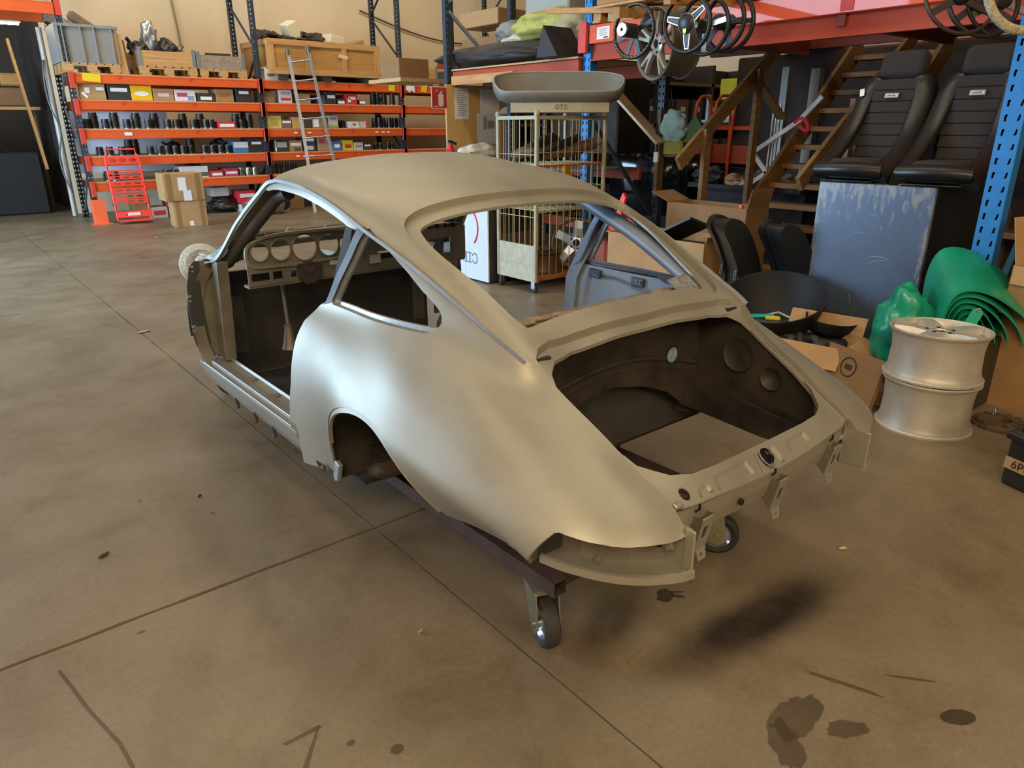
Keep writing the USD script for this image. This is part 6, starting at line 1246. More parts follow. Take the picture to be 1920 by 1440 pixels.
# ------------------------------------------------------------------ cage trolley with the rear spoiler on top
CAGEM = mat('cage_paint', '#a8a184', .5, .2, var=.12, scale=10)
WIREM = mat('cage_wire', '#b8a878', .45, .4)
t = thing('cage_trolley', 'beige wire cage trolley on castors loaded with exhausts and rims', 'trolley', (4.89, 5.38, 0))
LX, LY, HZ = .44, .28, 1.63
for sx in (-1, 1):
    for sy in (-1, 1):
        MB().box((sx * LX, sy * LY, .87), (.035, .035, 1.52), bev=.006).build('corner_post', CAGEM, t); MB().lathe([(0, 0), (.026, 0), (.028, .02), (.02, .04), (0, .045)], 14, (sx * LX, sy * LY, 1.615)).build('post_cap', CAGEM, t, 40)
        c = UsdGeom.Xform.Define(stage, '/World/cage_trolley/' + numbered('/World/cage_trolley', 'castor')).GetPrim(); M = xf((sx * LX * .95, sy * LY * .9, 0), .5 * sx + sy)
        MB().lathe([(0, -.016), (.045, -.016), (.05, -.010), (.05, .010), (.045, .016), (0, .016)], 22, (-.02, 0, .05), (0, 1, 0), M=M).build('wheel', RUBBER, c, 40); b = MB()
        for s in (-1, 1): b.add(trimesh.creation.box((.045, .004, .07)), M @ xf((-.01, s * .021, .075)))
        b.add(trimesh.creation.box((.06, .06, .006)), M @ xf((0, 0, .108))); b.build('fork', SILV, c)
for sx in (-1, 1):
    MB().box((sx * LX, 0, 1.60), (.032, 2 * LY, .032)).build('top_rail', CAGEM, t)
    b = MB().box((sx * LX, 0, .37), (.02, 2 * LY - .03, .17)).box((sx * LX, 0, .19), (.02, 2 * LY - .03, .16)).box((sx * (LX + .006), 0, .28), (.014, 2 * LY - .03, .03), bev=.005); b.build('end_panel', mat('cage_panel', '#b5af94', .5, .1, var=.15, scale=14), t)
    for k in range(6): MB().tube([(sx * LX, -LY + .08 * (k + 1), .45), (sx * LX, -LY + .08 * (k + 1), 1.6)], .004, 6).build('vertical_wire', WIREM, t, 60)
    for z in (.72, .98, 1.19, 1.28): MB().tube([(sx * LX, -LY, z), (sx * LX, LY, z)], .004, 6).build('cross_wire', WIREM, t, 60)
for sy in (-1, 1):
    MB().box((0, sy * LY, 1.60), (2 * LX, .032, .032)).build('top_rail', CAGEM, t)
    for k in range(9): MB().tube([(-LX + .088 * (k + 1), sy * LY, .16), (-LX + .088 * (k + 1), sy * LY, 1.6)], .004, 6).build('vertical_wire', WIREM, t, 60)
    for z in (.98, 1.30): MB().tube([(-LX, sy * LY, z), (LX, sy * LY, z)], .004, 6).build('cross_wire', WIREM, t, 60)
MB().box((0, 0, .135), (2 * LX, 2 * LY, .05), bev=.01).build('base_tray', mat('tray_rust', '#8c5a3a', .6, .2, var=.2), t)
for z in (.78, 1.19):
    for k in range(11): MB().box((-LX + .04 + k * .08, 0, z), (.012, 2 * LY - .04, .008)).build('shelf_bar', WIREM, t)
    for s in (-1, 1): MB().box((0, s * (LY - .02), z - .01), (2 * LX, .02, .02)).build('shelf_edge', CAGEM if z < 1 else mat('rust_red_beam', '#a84a32', .5), t)
EXH = mat('exhaust_steel', '#7b6a56', .5, .55, var=.3, scale=12)
def pipe(label, pts, r, m=EXH, seg=12): return MB().tube(smooth_path(pts, 24), r, seg).build('exhaust_pipe', m, None, 60, label=label, cat='exhaust')
t = thing('exhaust_silencer', 'ribbed brown heat exchanger lying on the upper shelf of the cage', 'exhaust', (4.98, 5.25, 1.27), -.2)
MB().tube(smooth_path([(-.30, 0, 0), (0, 0, .04), (.30, 0, .10)], 20), .055, 14).build('body', EXH, t, 60)
for k in range(7): MB().tube(circle((0, 0, 0), .058, 18, 'yz') + (-.12 + k * .045, 0, .02 + k * .007), .007, 6, True).build('rib', EXH, t, 60)
MB().tube([(.30, 0, .10), (.38, 0, .12)], .035, 12).build('tail', SILV, t, 60)
t = thing('silencer_box', 'dark silencer drum on the upper shelf at the back of the cage', 'exhaust', (4.86, 5.48, 1.33), .3); MB().lathe([(0, -.22), (.08, -.22), (.095, -.19), (.095, .19), (.08, .22), (0, .22)], 22, (0, 0, 0), (1, 0, .25)).build('drum', mat('black_iron', '#2c2926', .55, .4), t, 40)
pipe('dark bent exhaust pipe beside the ribbed heat exchanger in the cage', [(4.55, 5.3, 1.26), (4.70, 5.2, 1.33), (4.9, 5.2, 1.38), (5.2, 5.35, 1.42)], .035, mat('black_iron', '#2c2926', .55, .4))
pipe('pale exhaust manifold with flanges at the left end of upper shelf', [(4.52, 5.52, 1.24), (4.60, 5.40, 1.30), (4.66, 5.3, 1.24)], .05)
pipe('curved brown exhaust pipe lying on the middle shelf of the cage', [(4.70, 5.2, .86), (4.9, 5.28, .90), (5.02, 5.2, .84), (5.2, 5.3, .88)], .045, EXH)
pipe('pale pink wrapped pipe on the middle shelf left end in the cage', [(4.52, 5.3, .87), (4.7, 5.4, .88), (4.8, 5.5, .86)], .06, mat('pale_wrap', '#b99a8a', .7))
t = thing('brake_caliper', 'tan and white caliper casting on the cage middle shelf', 'car part', (5.12, 5.2, .88)); MB().add(blob(12, (.12, .09, .08), 3, .4)).build('casting', mat('tan_cast', '#b08c64', .6, .2, var=.3), t, 40); MB().tube(smooth_path([(-.1, -.05, .0), (-.05, -.1, -.06), (.05, -.1, -.07)], 12), .012, 8).build('hose', STICK, t, 60)
for k, (x, y, z, s, c, l) in enumerate(((4.75, 5.5, 1.03, (.3, .1, .14), '#d8d4cc', 'white printed box on the far side inside the cage'), (5.05, 5.52, 1.00, (.10, .06, .20), '#e2506a', 'pink tilted packet behind the wires of the cage'), (5.2, 5.50, 1.02, (.09, .06, .26), '#e8a21c', 'amber yellow bottle pack behind the wires of the cage'), (4.60, 5.55, 1.00, (.06, .05, .14), '#d97c2a', 'orange packet at the left side inside the cage'))):
    MB().box((x, y, z), s, ry=.2 if k == 1 else 0, bev=.01).build('packet', colour(c), None, label=l, cat='packet')
MB().box((4.89, 5.53, .905), (.84, .08, .02)).build('inner_ledge', mat('dark_panel', '#6b6152', .8), None, label='dark ledge behind the cage wires carrying small packets', cat='ledge')
alloy('caged_wheel', 'silver five-hole rim standing upright in the cage', (5.16, 5.27, .405), .245, .19, facing(-.72, -.68, .12), mat('blue_silver', '#a7b4c0', .3, .7), 5, (.055, .05), None, .02, False, mat('copper_barrel', '#8d6149', .45, .4))
alloy('caged_wheel', 'dark multi-spoke rim lying flat in the cage bottom', (4.72, 5.33, .165), .21, .20, np.eye(4), mat('dark_alloy', '#4a4541', .4, .6), 10, (.016, .012), None, .02, False, mat('brown_barrel', '#5a4030', .5, .3))
# the spoiler
def build_spoiler():
    t = thing('rear_spoiler', 'grey whale-tail rear spoiler with a raised rubber lip lying on the cage trolley', 'spoiler', (4.86, 5.27, 1.645), -.72)
    n = 72; a = np.linspace(0, 2 * PI, n, endpoint=False)
    se = lambda w, d, p: np.c_[w * np.sign(np.cos(a)) * np.abs(np.cos(a)) ** p, d * np.sign(np.sin(a)) * np.abs(np.sin(a)) ** p]
    back = (np.sin(a) + 1) / 2        # 1 at the far side
    rings = []
    def ring(w, d, z, p=.62, oy=0.0): q = se(w, d, p); rings.append(np.c_[q[:, 0], q[:, 1] + oy - .05 * (q[:, 0] / .62) ** 2 * 0, np.broadcast_to(z, n)])
    b2 = np.clip((back - .12) / .5, 0, 1); b2 = b2 * b2 * (3 - 2 * b2); cr = 1 - .25 * np.abs(np.cos(a)) ** 4
    ring(.46, .20, .078); ring(.56, .27, .09 + .03 * b2); ring(.605, .315, .13 + .12 * b2 * cr); ring(.615, .325, .165 + .195 * b2 * cr); ring(.60, .315, .172 + .20 * b2 * cr); ring(.585, .295, .16 + .17 * b2 * cr); ring(.555, .255, .13 + .07 * b2); ring(.50, .215, .115); ring(.30, .12, .115); ring(.01, .005, .115)
    V = np.concatenate(rings); m = len(rings); i, j = np.meshgrid(np.arange(m - 1), np.arange(n), indexing='ij'); k = (j + 1) % n
    F = np.vstack([np.stack([i * n + j, i * n + k, (i + 1) * n + k], -1).reshape(-1, 3), np.stack([i * n + j, (i + 1) * n + k, (i + 1) * n + j], -1).reshape(-1, 3)])
    MB().add(trimesh.Trimesh(V, F, process=False)).build('rubber_tray', mat('spoiler_grey', '#77766c', .5, 0, var=.1, scale=6), t, 50)
    MB().tube(rings[4], .008, 8, True).build('lip_edge', mat('lip_pale', '#98978a', .5), t, 60)
    q = [(-.44, -.20), (-.2, -.235), (0, -.245), (.2, -.235), (.46, -.20), (.46, .18), (-.44, .18)]
    MB().prism(Polygon(q), .085).build('base_plate', mat('spoiler_cream', '#b7ad8c', .5, var=.06), t)
    MB().add(lettering('GT3', .040, at((.02, -.2465, .045), FACE_Y) @ xf((0, 0, 0), 0, 0, 0) , .002)).build('lettering', mat('letter_brown', '#5c523c', .6), t)
    MB().prism(Polygon([(0, 0), (.09, 0), (.09, .06), (.05, .05)]), .01, at((-.56, -.19, -.01), FACE_Y)).build('corner_bracket', mat('spoiler_grey', '#77766c', .5), t)
    for x in (-.31, .44): MB().tube([(x, -.30, .09 + .02), (x, -.318, .13)], .002, 4).build('seam', mat('seam_dark', '#4a4a44', .8), t)
build_spoiler()
# white crate with upside down print
t = thing('white_crate', 'white boarded crate with red brush lettering and upside-down print', 'crate', (4.72, 6.22, 0))
MB().box((.01, 0, .50), (.70, .98, .96), bev=.004).build('body', mat('crate_dark', '#2e2b28', .7), t)
for y0, y1 in ((-.49, -.10), (-.095, .30), (.305, .49)): MB().box((-.352, (y0 + y1) / 2, .51), (.016, y1 - y0, .96 if y0 > -.4 else .98)).build('white_panel', mat('crate_white', '#cfd8e0', .55, var=.05), t)
MB().box((.01, -.492, .30), (.5, .006, .4)).build('side_panel', mat('crate_brown', '#5e5044', .7), t)
b = MB()
for (cy, cz, r, a0, a1) in ((-.20, .55, .17, -60, 200), (.10, .50, .20, 150, 330), (-.15, .86, .12, 0, 360), (.12, .86, .15, 90, 330)):
    aa = np.radians(np.linspace(a0, a1, 24)); b.tube([(-.362, cy - r * .75 * math.cos(v), cz + r * math.sin(v)) for v in aa], .009, 6)
b.build('brush_lettering', mat('brush_red', '#d8404a', .6), t, 60)
MB().add(lettering('CIIVEV', .11, at((-.361, -.05, .24), FACE_X) @ xf((0, 0, 0), PI), .0015)).build('printed_word', mat('print_slate', '#6f7880', .7), t)
# notice board, papers, extinguisher, sack
t = thing('notice_board', 'yellow pine plywood board fixed to the rack with pinned papers', 'board', (5.86, 7.93, 1.15)); MB().box((0, 0, .43), (.92, .02, .88)).build('panel', wood('ply_yellow', '#cfa45f', '#e3bd7c', 2), t); MB().box((.0, .25, -.5), (.9, .5, .9)).build('lower_case', mat('dark_panel', '#6b6152', .8), t)
MB().box((-.22, -.014, .65), (.21, .003, .37)).build('printed_list', mat('paper_white', '#eef0f2', .7), t); MB().box((.23, -.014, .68), (.31, .003, .30)).build('paper', mat('paper_white', '#eef0f2', .7), t); MB().box((.20, -.019, .35), (.36, .003, .38)).build('plan_sheet', mat('paper_blue', '#dfe6ec', .7), t)
b = MB()
for k in range(12): b.box((-.22 - .01 * (k % 3), -.017, .80 - k * .026), (.15 - .02 * (k % 3), .002, .007))
b.build('list_lines', mat('print_blue', '#8f9bb5', .8), t, kind='stuff')
MB().box((.14, -.022, .42), (.06, .002, .16)).box((.23, -.022, .40), (.10, .002, .10)).build('plan_drawing', mat('plan_grey', '#9aa4ab', .8), t); MB().add(lettering('101', .05, at((.235, -.024, .40), FACE_Y), .001)).build('plan_print', mat('print_grey', '#6c6a68', .8), t)
t = thing('extinguisher_sign', 'red sign with a white fire extinguisher pictogram on the board edge', 'sign', (5.30, 7.92, 1.865)); MB().box((0, 0, 0), (.235, .006, .255)).build('border', mat('sign_white', '#e2d8cc', .6), t); MB().box((0, -.004, 0), (.215, .004, .235)).build('field', mat('sign_red', '#b83a36', .5), t)
MB().prism(rrect(.075, .15, .02), .002, at((.02, -.008, -.03), FACE_Y)).prism(rrect(.03, .03, .004), .002, at((.02, -.008, .055), FACE_Y)).add(sweep([(.0 + .05 * math.cos(v), -.009, .062 + .030 * math.sin(v)) for v in np.linspace(.2, 2.9, 12)], [(-.006, -.001), (.006, -.001), (.006, .001), (-.006, .001)])).box((-.055, -.009, -.105), (.06, .002, .012)).build('pictogram', mat('sign_white', '#e2d8cc', .6), t)
t = thing('fire_extinguisher', 'red fire extinguisher standing behind the roof left of the board', 'fire extinguisher', (5.33, 7.75, .72)); MB().lathe([(0, 0), (.075, 0), (.08, .02), (.08, .46), (.06, .53), (.03, .56), (.03, .60), (0, .60)], 24).build('cylinder', mat('ext_red', '#c2202f', .3), t, 40); MB().box((0, -.082, .3), (.05, .004, .2)).build('label', STICK, t); MB().box((.03, 0, .62), (.12, .03, .03), ry=.3).build('handle', BLKP, t)
MB().box((5.33, 7.75, .36), (.3, .3, .72), bev=.01).build('plinth', mat('dark_panel', '#6b6152', .8), None, label='dark plinth under the fire extinguisher', cat='plinth')
t = thing('plastic_sack', 'white and yellow plastic sack lying in front of the notice board', 'sack', (5.66, 7.62, 1.20), .05); MB().add(blob(14, (.32, .15, .13), 3, .3, 2.5)).build('sack', mat('sack_white', '#d9d8d2', .4, 0, var=.2, scale=10, bump=.5, bscale=30), t, 40); MB().box((-.22, -.14, -.02), (.08, .02, .10)).build('yellow_print', mat('sack_yellow', '#d6c63a', .5), t)
MB().box((5.7, 7.62, .54), (.8, .4, 1.06), bev=.01).build('brown_crate', KRAFTD, None, label='brown crate under the white plastic sack', cat='crate')
# goods on the far second level
t = thing('black_cover', 'long black car trim cover lying over the edge of the far shelf', 'cover', (6.0, 7.55, 2.30)); MB().add(blob(31, (.45, 1.25, .16), 4, .25, 1.6), xf((0, 0, .02))).build('cover', mat('cover_black', '#2b2623', .6, var=.15), t, 40)
MB().prism([(0, 0), (.32, .0), (.1, .30)], .4, at((5.75, 6.15, 2.2), FACE_X)).build('dark_wedge', mat('wedge_dark', '#2c2422', .6), None, label='dark wedge shaped box standing under the yellow bag on the shelf', cat='box')
for k, (x, y, z, r, c, l) in enumerate(((6.1, 6.75, 2.62, (.35, .55, .16), '#b3b05a', 'pale yellow-green plastic bag lying on the far shelf'), (6.05, 6.25, 2.50, (.3, .28, .20), '#a39774', 'beige cloth sack hanging over the far shelf edge'), (6.3, 7.6, 2.62, (.25, .3, .14), '#8b857c', 'grey dust sheet bundle left of the yellow-green bag'), (6.2, 7.2, 2.50, (.3, .5, .08), '#cfc6a8', 'cream padded sheet under the yellow-green bag'))):
    t = thing('soft_bag', l, 'bag', (x, y, z)); MB().add(blob(40 + k, r, 3, .35, 2.2)).build('bag', mat('bag_' + c[1:], c, .6, 0, var=.15, scale=8, bump=.3, bscale=20), t, 40)
t = thing('grey_bin', 'tall pale grey plastic bin on the far shelf near the blue upright', 'bin', (6.35, 6.85, 2.58)); MB().box((0, 0, .24), (.5, .75, .48), bev=.02).box((0, 0, .47), (.54, .79, .05), bev=.01).build('bin', mat('bin_grey', '#9b9c94', .6), t)
MB().box((6.4, 6.75, 3.18), (.5, .6, .24), bev=.02).build('sack_box', mat('sack_box', '#9a9078', .8), None, label='greyish carton with yellow-green label standing on the grey bin', cat='box'); MB().box((6.14, 6.95, 3.20), (.006, .08, .08)).build('lime_label', mat('lime', '#c6d62a', .5), None, label='small lime label on the carton above the grey bin', cat='label')
MB().bar((5.35, 6.0, 2.62), (5.62, 5.05, 2.555), .03, .05).build('loose_board', PINEY, None, label='loose pine board lying across toward the mezzanine edge', cat='board')
for k, (x, y, z, s, l) in enumerate(((6.9, 8.9, 2.95, (.5, .9, .20), 'kraft carton stack on the back shelf right of the dark posts'), (6.9, 8.8, 2.60, (.5, 1.0, .22), 'lower brown carton on the back shelf beside the sagging bag'), (5.85, 9.6, 2.30, (.5, .5, .26), 'brown carton full of shavings behind the dark blue post'))):
    MB().box((x, y, z), s, bev=.01).build('back_carton', KRAFTD if k else KRAFT, None, label=l, cat='box')
t = thing('back_shelf', 'far orange shelf level holding brown cartons behind the dark posts', 'shelving'); MB().box((6.9, 8.9, 2.45), (.8, 1.6, .05)).build('board', CHIP, t); MB().box((6.5, 8.9, 2.40), (.05, 1.6, .12)).build('beam', mat('rust_red_beam', '#a84a32', .5), t); post(t, 6.62, 9.6, 0, 4.2, POSTD, face=(-1, 0)); post(t, 7.3, 8.2, 0, 4.2, POSTD, face=(-1, 0)); MB().box((5.9, 9.6, 2.14), (.8, .9, .05)).build('board', CHIP, t)
# ------------------------------------------------------------------ under the mezzanine
GLB = mat('gloss_black_panel', '#15181c', .12, .0, coat=.6)
for k, (x, y, z, rz, l) in enumerate(((7.45, 6.35, .80, .5, 'glossy black bonnet panel leaning under the mezzanine left of the stairs'), (8.35, 6.75, .75, .35, 'second glossy black body panel behind the first under the mezzanine'))):
    t = thing('body_panel', l, 'car panel', (x, y, 0), rz, None, 0, -.15)
    g = trimesh.creation.box((.02, 1.0, .75)); v, f = trimesh.remesh.subdivide_to_size(g.vertices, g.faces, .06, max_iter=8); v = v + np.c_[.16 * (v[:, 1] / .5) ** 2 + .10 * (v[:, 2] / .4) ** 2, np.zeros(len(v)), np.zeros(len(v))]; v[:, 2] += .78; MB().add(trimesh.Trimesh(v, f)).build('panel', GLB, t, 40); MB().box((.25, 0, .20), (.3, .9, .40)).build('support', mat('wedge_dark', '#2c2422', .6), t)
ORT = mat('trolley_orange', '#e0592c', .4)
t = thing('orange_trolley', 'orange tubular frame trolley under the far end of the mezzanine', 'trolley', (9.1, 6.4, 0))
for y in (-.5, -.16, .16, .5): MB().tube(smooth_path([(0, y, .1), (0, y, 1.75), (.06, y, 1.9), (.3, y, 1.92), (.36, y, 1.75), (.36, y, .1)], 30), .022, 8).build('hoop', ORT, t, 60)
for z in (.35, 1.0, 1.5): MB().box((.0, 0, z), (.04, 1.05, .05)).build('rail', ORT, t)
MB().box((.18, 0, 1.12), (.4, 1.0, .30)).build('tray', mat('rust_red_beam', '#a84a32', .5), t); MB().box((.18, 0, .12), (.5, 1.1, .06)).build('deck', mat('rust_red_beam', '#a84a32', .5), t)
t = thing('steel_shelf', 'grey steel tube shelf with boxes behind the orange trolley', 'shelving', (10.2, 6.5, 0))
for y in (-.9, -.3, .4, 1.0): MB().box((0, y, 1.0), (.05, .05, 2.0)).build('upright', GALV, t)
for z in (.6, 1.1, 1.6): MB().box((0, .05, z), (.5, 1.95, .04)).build('level', GALV, t)
for k, (y, z, s, c, l) in enumerate(((.3, 1.72, (.3, .5, .2), '#e8e0da', 'white box with red lettering on the grey tube shelf'), (-.2, 1.24, (.3, .4, .24), '#47506c', 'blue box on the middle level of the grey tube shelf'), (.5, 2.06, (.3, .4, .30), '#cfcf2e', 'bright yellow box on top of the tube shelf'), (-.5, .72, (.3, .5, .2), '#c9ccd0', 'white box low on the grey tube shelf'))): MB().box((10.2, 6.5 + y, z), s, bev=.01).build('store_box', colour(c), None, label=l, cat='box')
t = thing('steel_pole', 'pair of grey steel props standing left of the stairs', 'pole', (8.6, 5.2, 0)); MB().box((0, 0, 1.1), (.09, .09, 2.2)).build('pole', mat('pole_grey', '#8b8980', .5, .3), t); MB().box((.5, -.12, 1.1), (.12, .12, 2.2)).build('pole', mat('pole_grey', '#8b8980', .5, .3), t)
t = thing('chrome_tubes', 'bright steel tubes standing upright behind the stair rail', 'tubes', (7.6, 4.72, .6))
for k in range(3): MB().tube([(0, -.04 * k, 0), (.02, -.04 * k, 1.15)], .014, 8).build('tube', ALU, t, 60)
t = thing('white_bracket', 'white folding angle bracket leaning behind the stair rail', 'bracket', (7.2, 4.56, .95))
for p, q in (((0, .1, .30), (.0, -.40, .62)), ((0, -.40, .62), (0, -.62, .85)), ((0, .1, .30), (0, -.1, .10)), ((0, -.1, .10), (0, .14, -.06))): MB().bar(p, q, .03, .045).build('arm', mat('bracket_white', '#d8d8d4', .5), t)
MB().tube(smooth_path([(7.2, 4.2, 1.55), (7.2, 4.12, 1.6), (7.2, 4.05, 1.48), (7.2, 4.15, 1.52)], 12), .022, 8).build('red_strap', mat('strap_red', '#e0304a', .6), None, 60, label='crumpled red strap tied to the white bracket', cat='strap')
t = thing('workbench', 'dark bench crowded with small parts under the mezzanine', 'bench', (8.1, 5.15, 0)); MB().box((0, 0, .82), (.7, 1.6, .05)).build('top', mat('wedge_dark', '#2c2422', .6), t); MB().box((.1, 0, .40), (.5, 1.5, .80)).build('body', mat('wedge_dark', '#2c2422', .6), t)
for k, (y, c, r, l) in enumerate(((-.6, '#d9cdb8', .12, 'white rag heap on the dark bench'), (-.3, '#6e6a66', .14, 'grey metal parts heap on the dark bench'), (.05, '#b58f63', .10, 'tan wood scraps on the dark bench'), (.4, '#35312e', .16, 'black parts heap on the dark bench'), (-.05, '#c6c9cb', .07, 'bright bottle group on the dark bench'))): lump('parts_heap', l, 'parts', (7.85, 5.25 + y, .845 + r * .55), (r, r * 1.2, r * .7), mat('heap_' + c[1:], c, .6, .2, var=.3, scale=12), 60 + k, .6, extra=4)
t = thing('hanging_bag', 'pale green and white printed bag hanging on the dark blue post', 'bag', (6.52, 5.22, 1.40)); MB().add(blob(71, (.07, .17, .17), 3, .3), xf((0, 0, .12))).build('bag', mat('bag_mint', '#a9c4b4', .5, var=.15, scale=9), t, 40); MB().box((-.01, -.02, -.10), (.05, .26, .16), bev=.02).build('yellow_box', mat('bag_yellow', '#9c9126', .6), t); MB().prism([(-.2, 0), (.25, 0), (.05, .28)], .04, at((.05, -.22, -.04), FACE_X)).build('green_cloth', mat('green_cloth', '#56663c', .8), t); MB().tube([(0, 0, .2), (.06, .12, .5)], .006, 6).build('cord', BLKP, t)
MB().bar((6.35, 6.05, 1.97), (6.48, 5.35, 1.35), .03, .17, up=(0, .7, .8)).build('leaning_plank', wood('plank_pale', '#d0b084', '#e6cda2', 1), None, label='pale wide plank sloping down to the dark blue post', cat='plank')
t = thing('light_switch', 'small white socket box fixed on the timber upright', 'socket', (6.50, 5.42, 1.20)); MB().box((0, 0, 0), (.03, .06, .11), bev=.004).build('box', STICK, t); MB().tube([(0, 0, .05), (0, .02, .35)], .008, 6).build('cable', BLKP, t)
# dark fillers below the deck; the one behind the stairs added to darken gaps
for k, (x, y, z, s, l) in enumerate(((9.45, 4.0, 1.2, (.6, 4.6, 2.4), 'plain dark block added behind the stairs to darken the gaps'), (8.9, .8, 1.0, (.6, 2.0, 2.0), 'dark loaded shelf behind the two black seats'), (7.2, 7.0, 1.65, (.6, 1.2, .9), 'dark crate pile behind the cage trolley'), (7.3, 2.4, .45, (.9, .8, .9), 'dark storage crate beneath the upper stairs'))):
    MB().box((x, y, z), s, bev=.02).build('dark_filler', mat('filler_dark', '#3b2f28', .8, var=.25, scale=4), None, label=l, cat='storage')
for k, y in enumerate((2.45, 2.2, 1.6)): MB().box((6.9, y, 1.55 + .04 * k), (.3, .45, .16), bev=.01).build('wood_offcut', OLDWOOD, None, label=['left wood offcut on the shelf behind the black seats', 'middle wood offcut on the shelf behind the black seats', 'right wood offcut on the shelf behind the black seats'][k], cat='wood')
t = thing('rear_shelf', 'dark timber shelf behind the headrests of the black seats', 'shelving', (6.9, 1.9, 0)); MB().box((0, 0, 1.44), (.5, 2.2, .05)).box((0, 0, .70), (.5, 2.2, .05)).build('board', OLDWOOD, t)
for y in (-1.05, .35, 1.05): MB().box((0, y, .85), (.08, .06, 1.7)).build('upright', mat('wedge_dark', '#2c2422', .6), t)
# ------------------------------------------------------------------ gloomy aisle on the left
TUBE = mat('lit_tube', '#fff2d0', .5, emit=((1.0, .82, .52), 22.0))
t = thing('tube_lamp', 'glowing fluorescent tube lamp over the dark aisle at the left', 'lamp', (1.15, 15.7, 3.17)); MB().cyl((-.75, 0, 0), (.85, 0, .02), .025, seg=12).build('tube', TUBE, t, 40); MB().box((.05, 0, .06), (1.65, .09, .05)).build('batten', mat('lamp_batten', '#cfc6b4', .6), t); MB().box((.05, 0, .55), (.02, .02, .95)).build('hanger', BLKP, t)
for k, (x, y, z, s, c, l) in enumerate(((1.0, 16.6, .55, (1.9, .8, 1.1), '#1c1a18', 'black covered machine low in the dark aisle'), (.8, 16.9, 1.45, (1.3, .6, .6), '#3f362c', 'brown sheeted bale in the dark aisle at the left edge'), (1.75, 16.8, 2.05, (.5, .5, .32), '#7a5a38', 'brown carton on the aisle shelf under the tube lamp'), (1.8, 16.8, 2.35, (.3, .3, .22), '#a98146', 'small tan carton on top of the aisle shelf'))):
    MB().box((x, y, z), s, bev=.03).build('aisle_stock', colour(c), None, label=l, cat='storage')
t = thing('aisle_shelf', 'timber shelf in the dark aisle carrying brown cartons', 'shelving', (1.75, 16.8, 0)); MB().box((0, 0, 1.86), (.8, .7, .05)).build('board', PINE, t)
for x in (-.35, .35): MB().box((x, .25, .93), (.06, .06, 1.86)).build('leg', OLDWOOD, t)
MB().bar((2.0, 16.0, .8), (1.86, 16.4, 3.0), .12, .04).build('leaning_plank', PINEZ, None, label='tall pale plank leaning in the dark aisle by the rack end', cat='plank')
t = thing('white_folded_sheet', 'white folded sheets on the black machine at the left edge', 'sheet', (.95, 16.2, 1.13)); MB().box((0, 0, .05), (.6, .3, .05), bev=.02).box((.05, 0, .15), (.5, .3, .05), rx=.1, bev=.02).build('sheet', mat('sheet_cream', '#cfc2a8', .8), t)
MB().tube([(2.18, 15.2, .02), (2.20, 15.2, 3.1)], .045, 10).build('wall_pipe', mat('pale_pipe', '#b8b4a6', .5, .3), None, 60, label='pale steel pipe strapped along the first rear rack upright', cat='pipe')
MB().tube(smooth_path([(2.16, 15.14, 2.6), (2.14, 15.1, 1.8), (2.2, 15.08, 1.5), (2.12, 15.1, 1.1), (2.2, 15.12, .4)], 30), .014, 8).build('hanging_cable', mat('cable_grey', '#6f7376', .6), None, 60, label='grey cable hanging along the first rear rack upright', cat='cable')

# added dark shelving and cartons that hide the bright wall below the mezzanine
rr = random.Random(9)
t = thing('added_shelving', 'added dark timber shelving with cartons, hides the bright wall below the mezzanine', 'shelving', (10.6, 9.3, 0))
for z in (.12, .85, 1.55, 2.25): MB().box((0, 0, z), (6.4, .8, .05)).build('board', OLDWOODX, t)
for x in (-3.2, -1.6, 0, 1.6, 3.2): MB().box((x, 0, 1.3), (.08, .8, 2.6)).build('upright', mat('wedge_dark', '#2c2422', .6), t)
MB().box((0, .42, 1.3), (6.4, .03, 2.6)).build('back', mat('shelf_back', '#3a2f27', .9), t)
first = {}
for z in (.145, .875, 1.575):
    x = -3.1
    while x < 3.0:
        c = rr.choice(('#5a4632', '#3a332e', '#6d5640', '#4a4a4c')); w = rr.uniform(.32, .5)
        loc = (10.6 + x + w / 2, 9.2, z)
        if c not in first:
            first[c] = thing('filler_carton', {'#5a4632': 'brown filler carton on the added far shelving', '#3a332e': 'near black filler carton on the added far shelving', '#6d5640': 'tan filler carton on the added far shelving', '#4a4a4c': 'grey filler carton on the added far shelving'}[c], 'box', loc, 0, c and {'#5a4632': 'brown cartons on the far shelving', '#3a332e': 'black cartons on the far shelving', '#6d5640': 'tan cartons on the far shelving', '#4a4a4c': 'grey cartons on the far shelving'}[c])
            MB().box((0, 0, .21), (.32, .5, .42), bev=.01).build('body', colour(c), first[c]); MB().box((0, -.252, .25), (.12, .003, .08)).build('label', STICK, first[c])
        else: dup(first[c], loc, rr.uniform(-.08, .08))
        x += .36 + rr.uniform(0, .14)
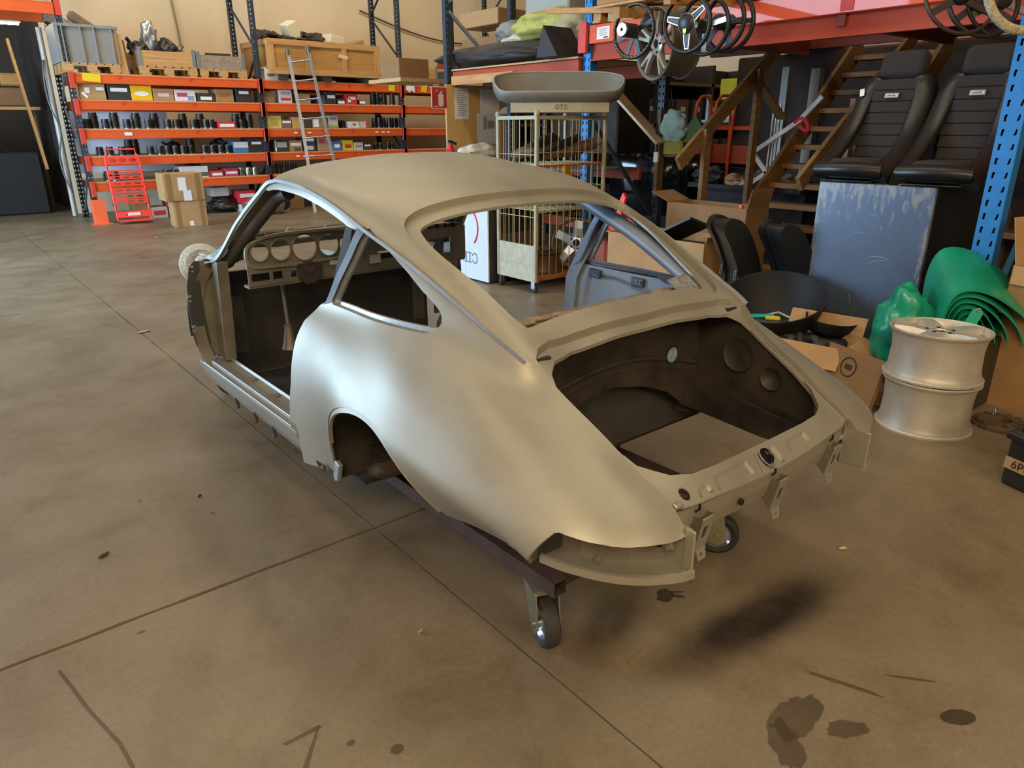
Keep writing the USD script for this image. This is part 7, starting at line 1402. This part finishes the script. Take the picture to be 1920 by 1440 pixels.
# stains, soft dark patches and litter on the floor
STAIN = stain_mat('oil_stain', '#3a2e22', .45); STAIN2 = stain_mat('faint_stain', '#574937', .34)
def stain(label, polys, m=None, h=.0012):
    b = MB()
    for k, p in enumerate(polys): b.prism(p, .0004, xf((0, 0, h + .0002 * k)))
    b.build('floor_mark', m or STAIN, None, label=label, cat='stain', kind=None)
def soft_patch(label, loc, rz, a, b, col, alpha):
    """soft-edged patch: a dark ellipse whose cover fades to its rim"""
    k = numbered('/World/Looks', 'soft_patch')
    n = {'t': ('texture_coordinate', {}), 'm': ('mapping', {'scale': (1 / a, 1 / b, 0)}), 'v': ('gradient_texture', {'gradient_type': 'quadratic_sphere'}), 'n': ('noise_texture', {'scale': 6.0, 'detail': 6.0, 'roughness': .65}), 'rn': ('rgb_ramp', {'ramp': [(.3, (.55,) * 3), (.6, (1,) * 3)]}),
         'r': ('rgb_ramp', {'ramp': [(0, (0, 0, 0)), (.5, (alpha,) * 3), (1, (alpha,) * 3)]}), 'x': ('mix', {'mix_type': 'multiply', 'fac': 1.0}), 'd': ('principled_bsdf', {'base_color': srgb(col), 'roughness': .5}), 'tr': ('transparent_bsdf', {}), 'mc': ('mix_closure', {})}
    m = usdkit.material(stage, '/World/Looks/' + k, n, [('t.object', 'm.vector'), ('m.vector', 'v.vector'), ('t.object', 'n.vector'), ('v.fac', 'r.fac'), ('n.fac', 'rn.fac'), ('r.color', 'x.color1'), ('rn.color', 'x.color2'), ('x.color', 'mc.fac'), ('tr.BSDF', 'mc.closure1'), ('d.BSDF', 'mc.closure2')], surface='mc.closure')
    t = thing('floor_mark', label, 'stain', loc, rz)
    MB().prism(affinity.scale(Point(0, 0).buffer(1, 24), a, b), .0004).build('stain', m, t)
soft_patch('long soft dark band across the floor right of the rear castor', (1.84, .985, .0012), -.10, .62, .15, '#241a10', .5)  # long dark ellipse, densest along its middle
soft_patch('faint brown soft patch on the floor behind the rear castor wheel', (1.45, 1.28, .0014), .3, .30, .14, '#33281c', .28)  # brown ellipse, thinning outwards
soft_patch('broad faint grey patch on the floor under the shell tail', (2.2, 1.9, .0016), .2, .9, .5, '#2e261d', .16)  # wide faint ellipse, weaker towards the rim
stain('splattered dark oil drop between the castor and the tail', [blot(1.705, 1.258, .035, .03, 0, 3, .6), blot(1.738, 1.225, .02, .008, -1.0, 4, .6), blot(1.75, 1.245, .022, .006, -.6, 5, .5)])
stain('solid oval damp mark on the floor near the lower right corner', [blot(1.899, .405, .05, .026, -.55, 7, .25)])
stain('blotchy damp patch on the floor at the lower right middle', [blot(1.57, .69, .09, .05, .1, 11, .7), blot(1.45, .65, .07, .04, .7, 12, .8), blot(1.62, .58, .06, .03, -.5, 13, .8)], STAIN2)
stain('two small round damp drops beside the arrow shaped mark', [blot(.659, 1.284, .018, .016, 0, 15, .3), blot(.575, 1.379, .012, .009, 0, 16, .3)], STAIN2)
stain('dark arrow shaped tape mark on the floor at the bottom edge', [Polygon([(.434, 1.490), (.536, 1.488), (.540, 1.474), (.440, 1.478)]), Polygon([(.540, 1.488), (.525, 1.478), (.432, 1.370), (.448, 1.366)])], STAIN2)
stain('thin branching dark crack line at the bottom left of floor', [Polygon(np.vstack([[(x - .004, y) for x, y in p], [(x + .004, y) for x, y in p[::-1]]])).buffer(.001) for p in ([(.025, 2.17), (.045, 2.06), (.063, 1.947), (.085, 1.85), (.105, 1.76), (.110, 1.70), (.116, 1.62)],)], STAIN2)
stain('faint dark drag line on the floor at the lower right', [blot(1.78, .66, .10, .008, -1.2, 21, .5), blot(1.95, .55, .07, .005, -.9, 22, .5)], STAIN2)
stain('tiny dark spots scattered on the floor left of the joint', [blot(.258 + .21 * k, 2.2 + .31 * ((k * 7) % 4), .012, .006, k, 30 + k, .6) for k in range(3)], STAIN2)
for k, (x, y, L, rz, c, l) in enumerate(((1.169, 6.04, .10, .2, '#b39a78', 'pale dry leaf lying on the floor joint left of the door sill'), (2.453, 1.012, .035, -.5, '#c4a478', 'small pale wood chip on the floor right of the tail'), (.258, 2.756, .045, .5, '#3b3026', 'dark twig on the floor left of the joint'), (.68, 3.0, .02, .4, '#3b3026', 'small dark chip on the floor left of the sill joint'), (.953, 1.632, .025, .2, '#8d8576', 'small grey nut on the floor just left of the rear castor'), (4.05, 5.4, .03, .2, '#d8d4cc', 'white crumb on the floor before the cage trolley'), (2.62, 11.5, .03, .3, '#e2e0da', 'white paper scrap on the floor before the left rack bay'))):
    MB().add(blob(80 + k, (L / 2, L / 5, .005), 2, .4), xf((x, y, .006), rz)).build('floor_litter', mat('litter_' + c[1:], c, .8), None, 40, label=l, cat='litter')
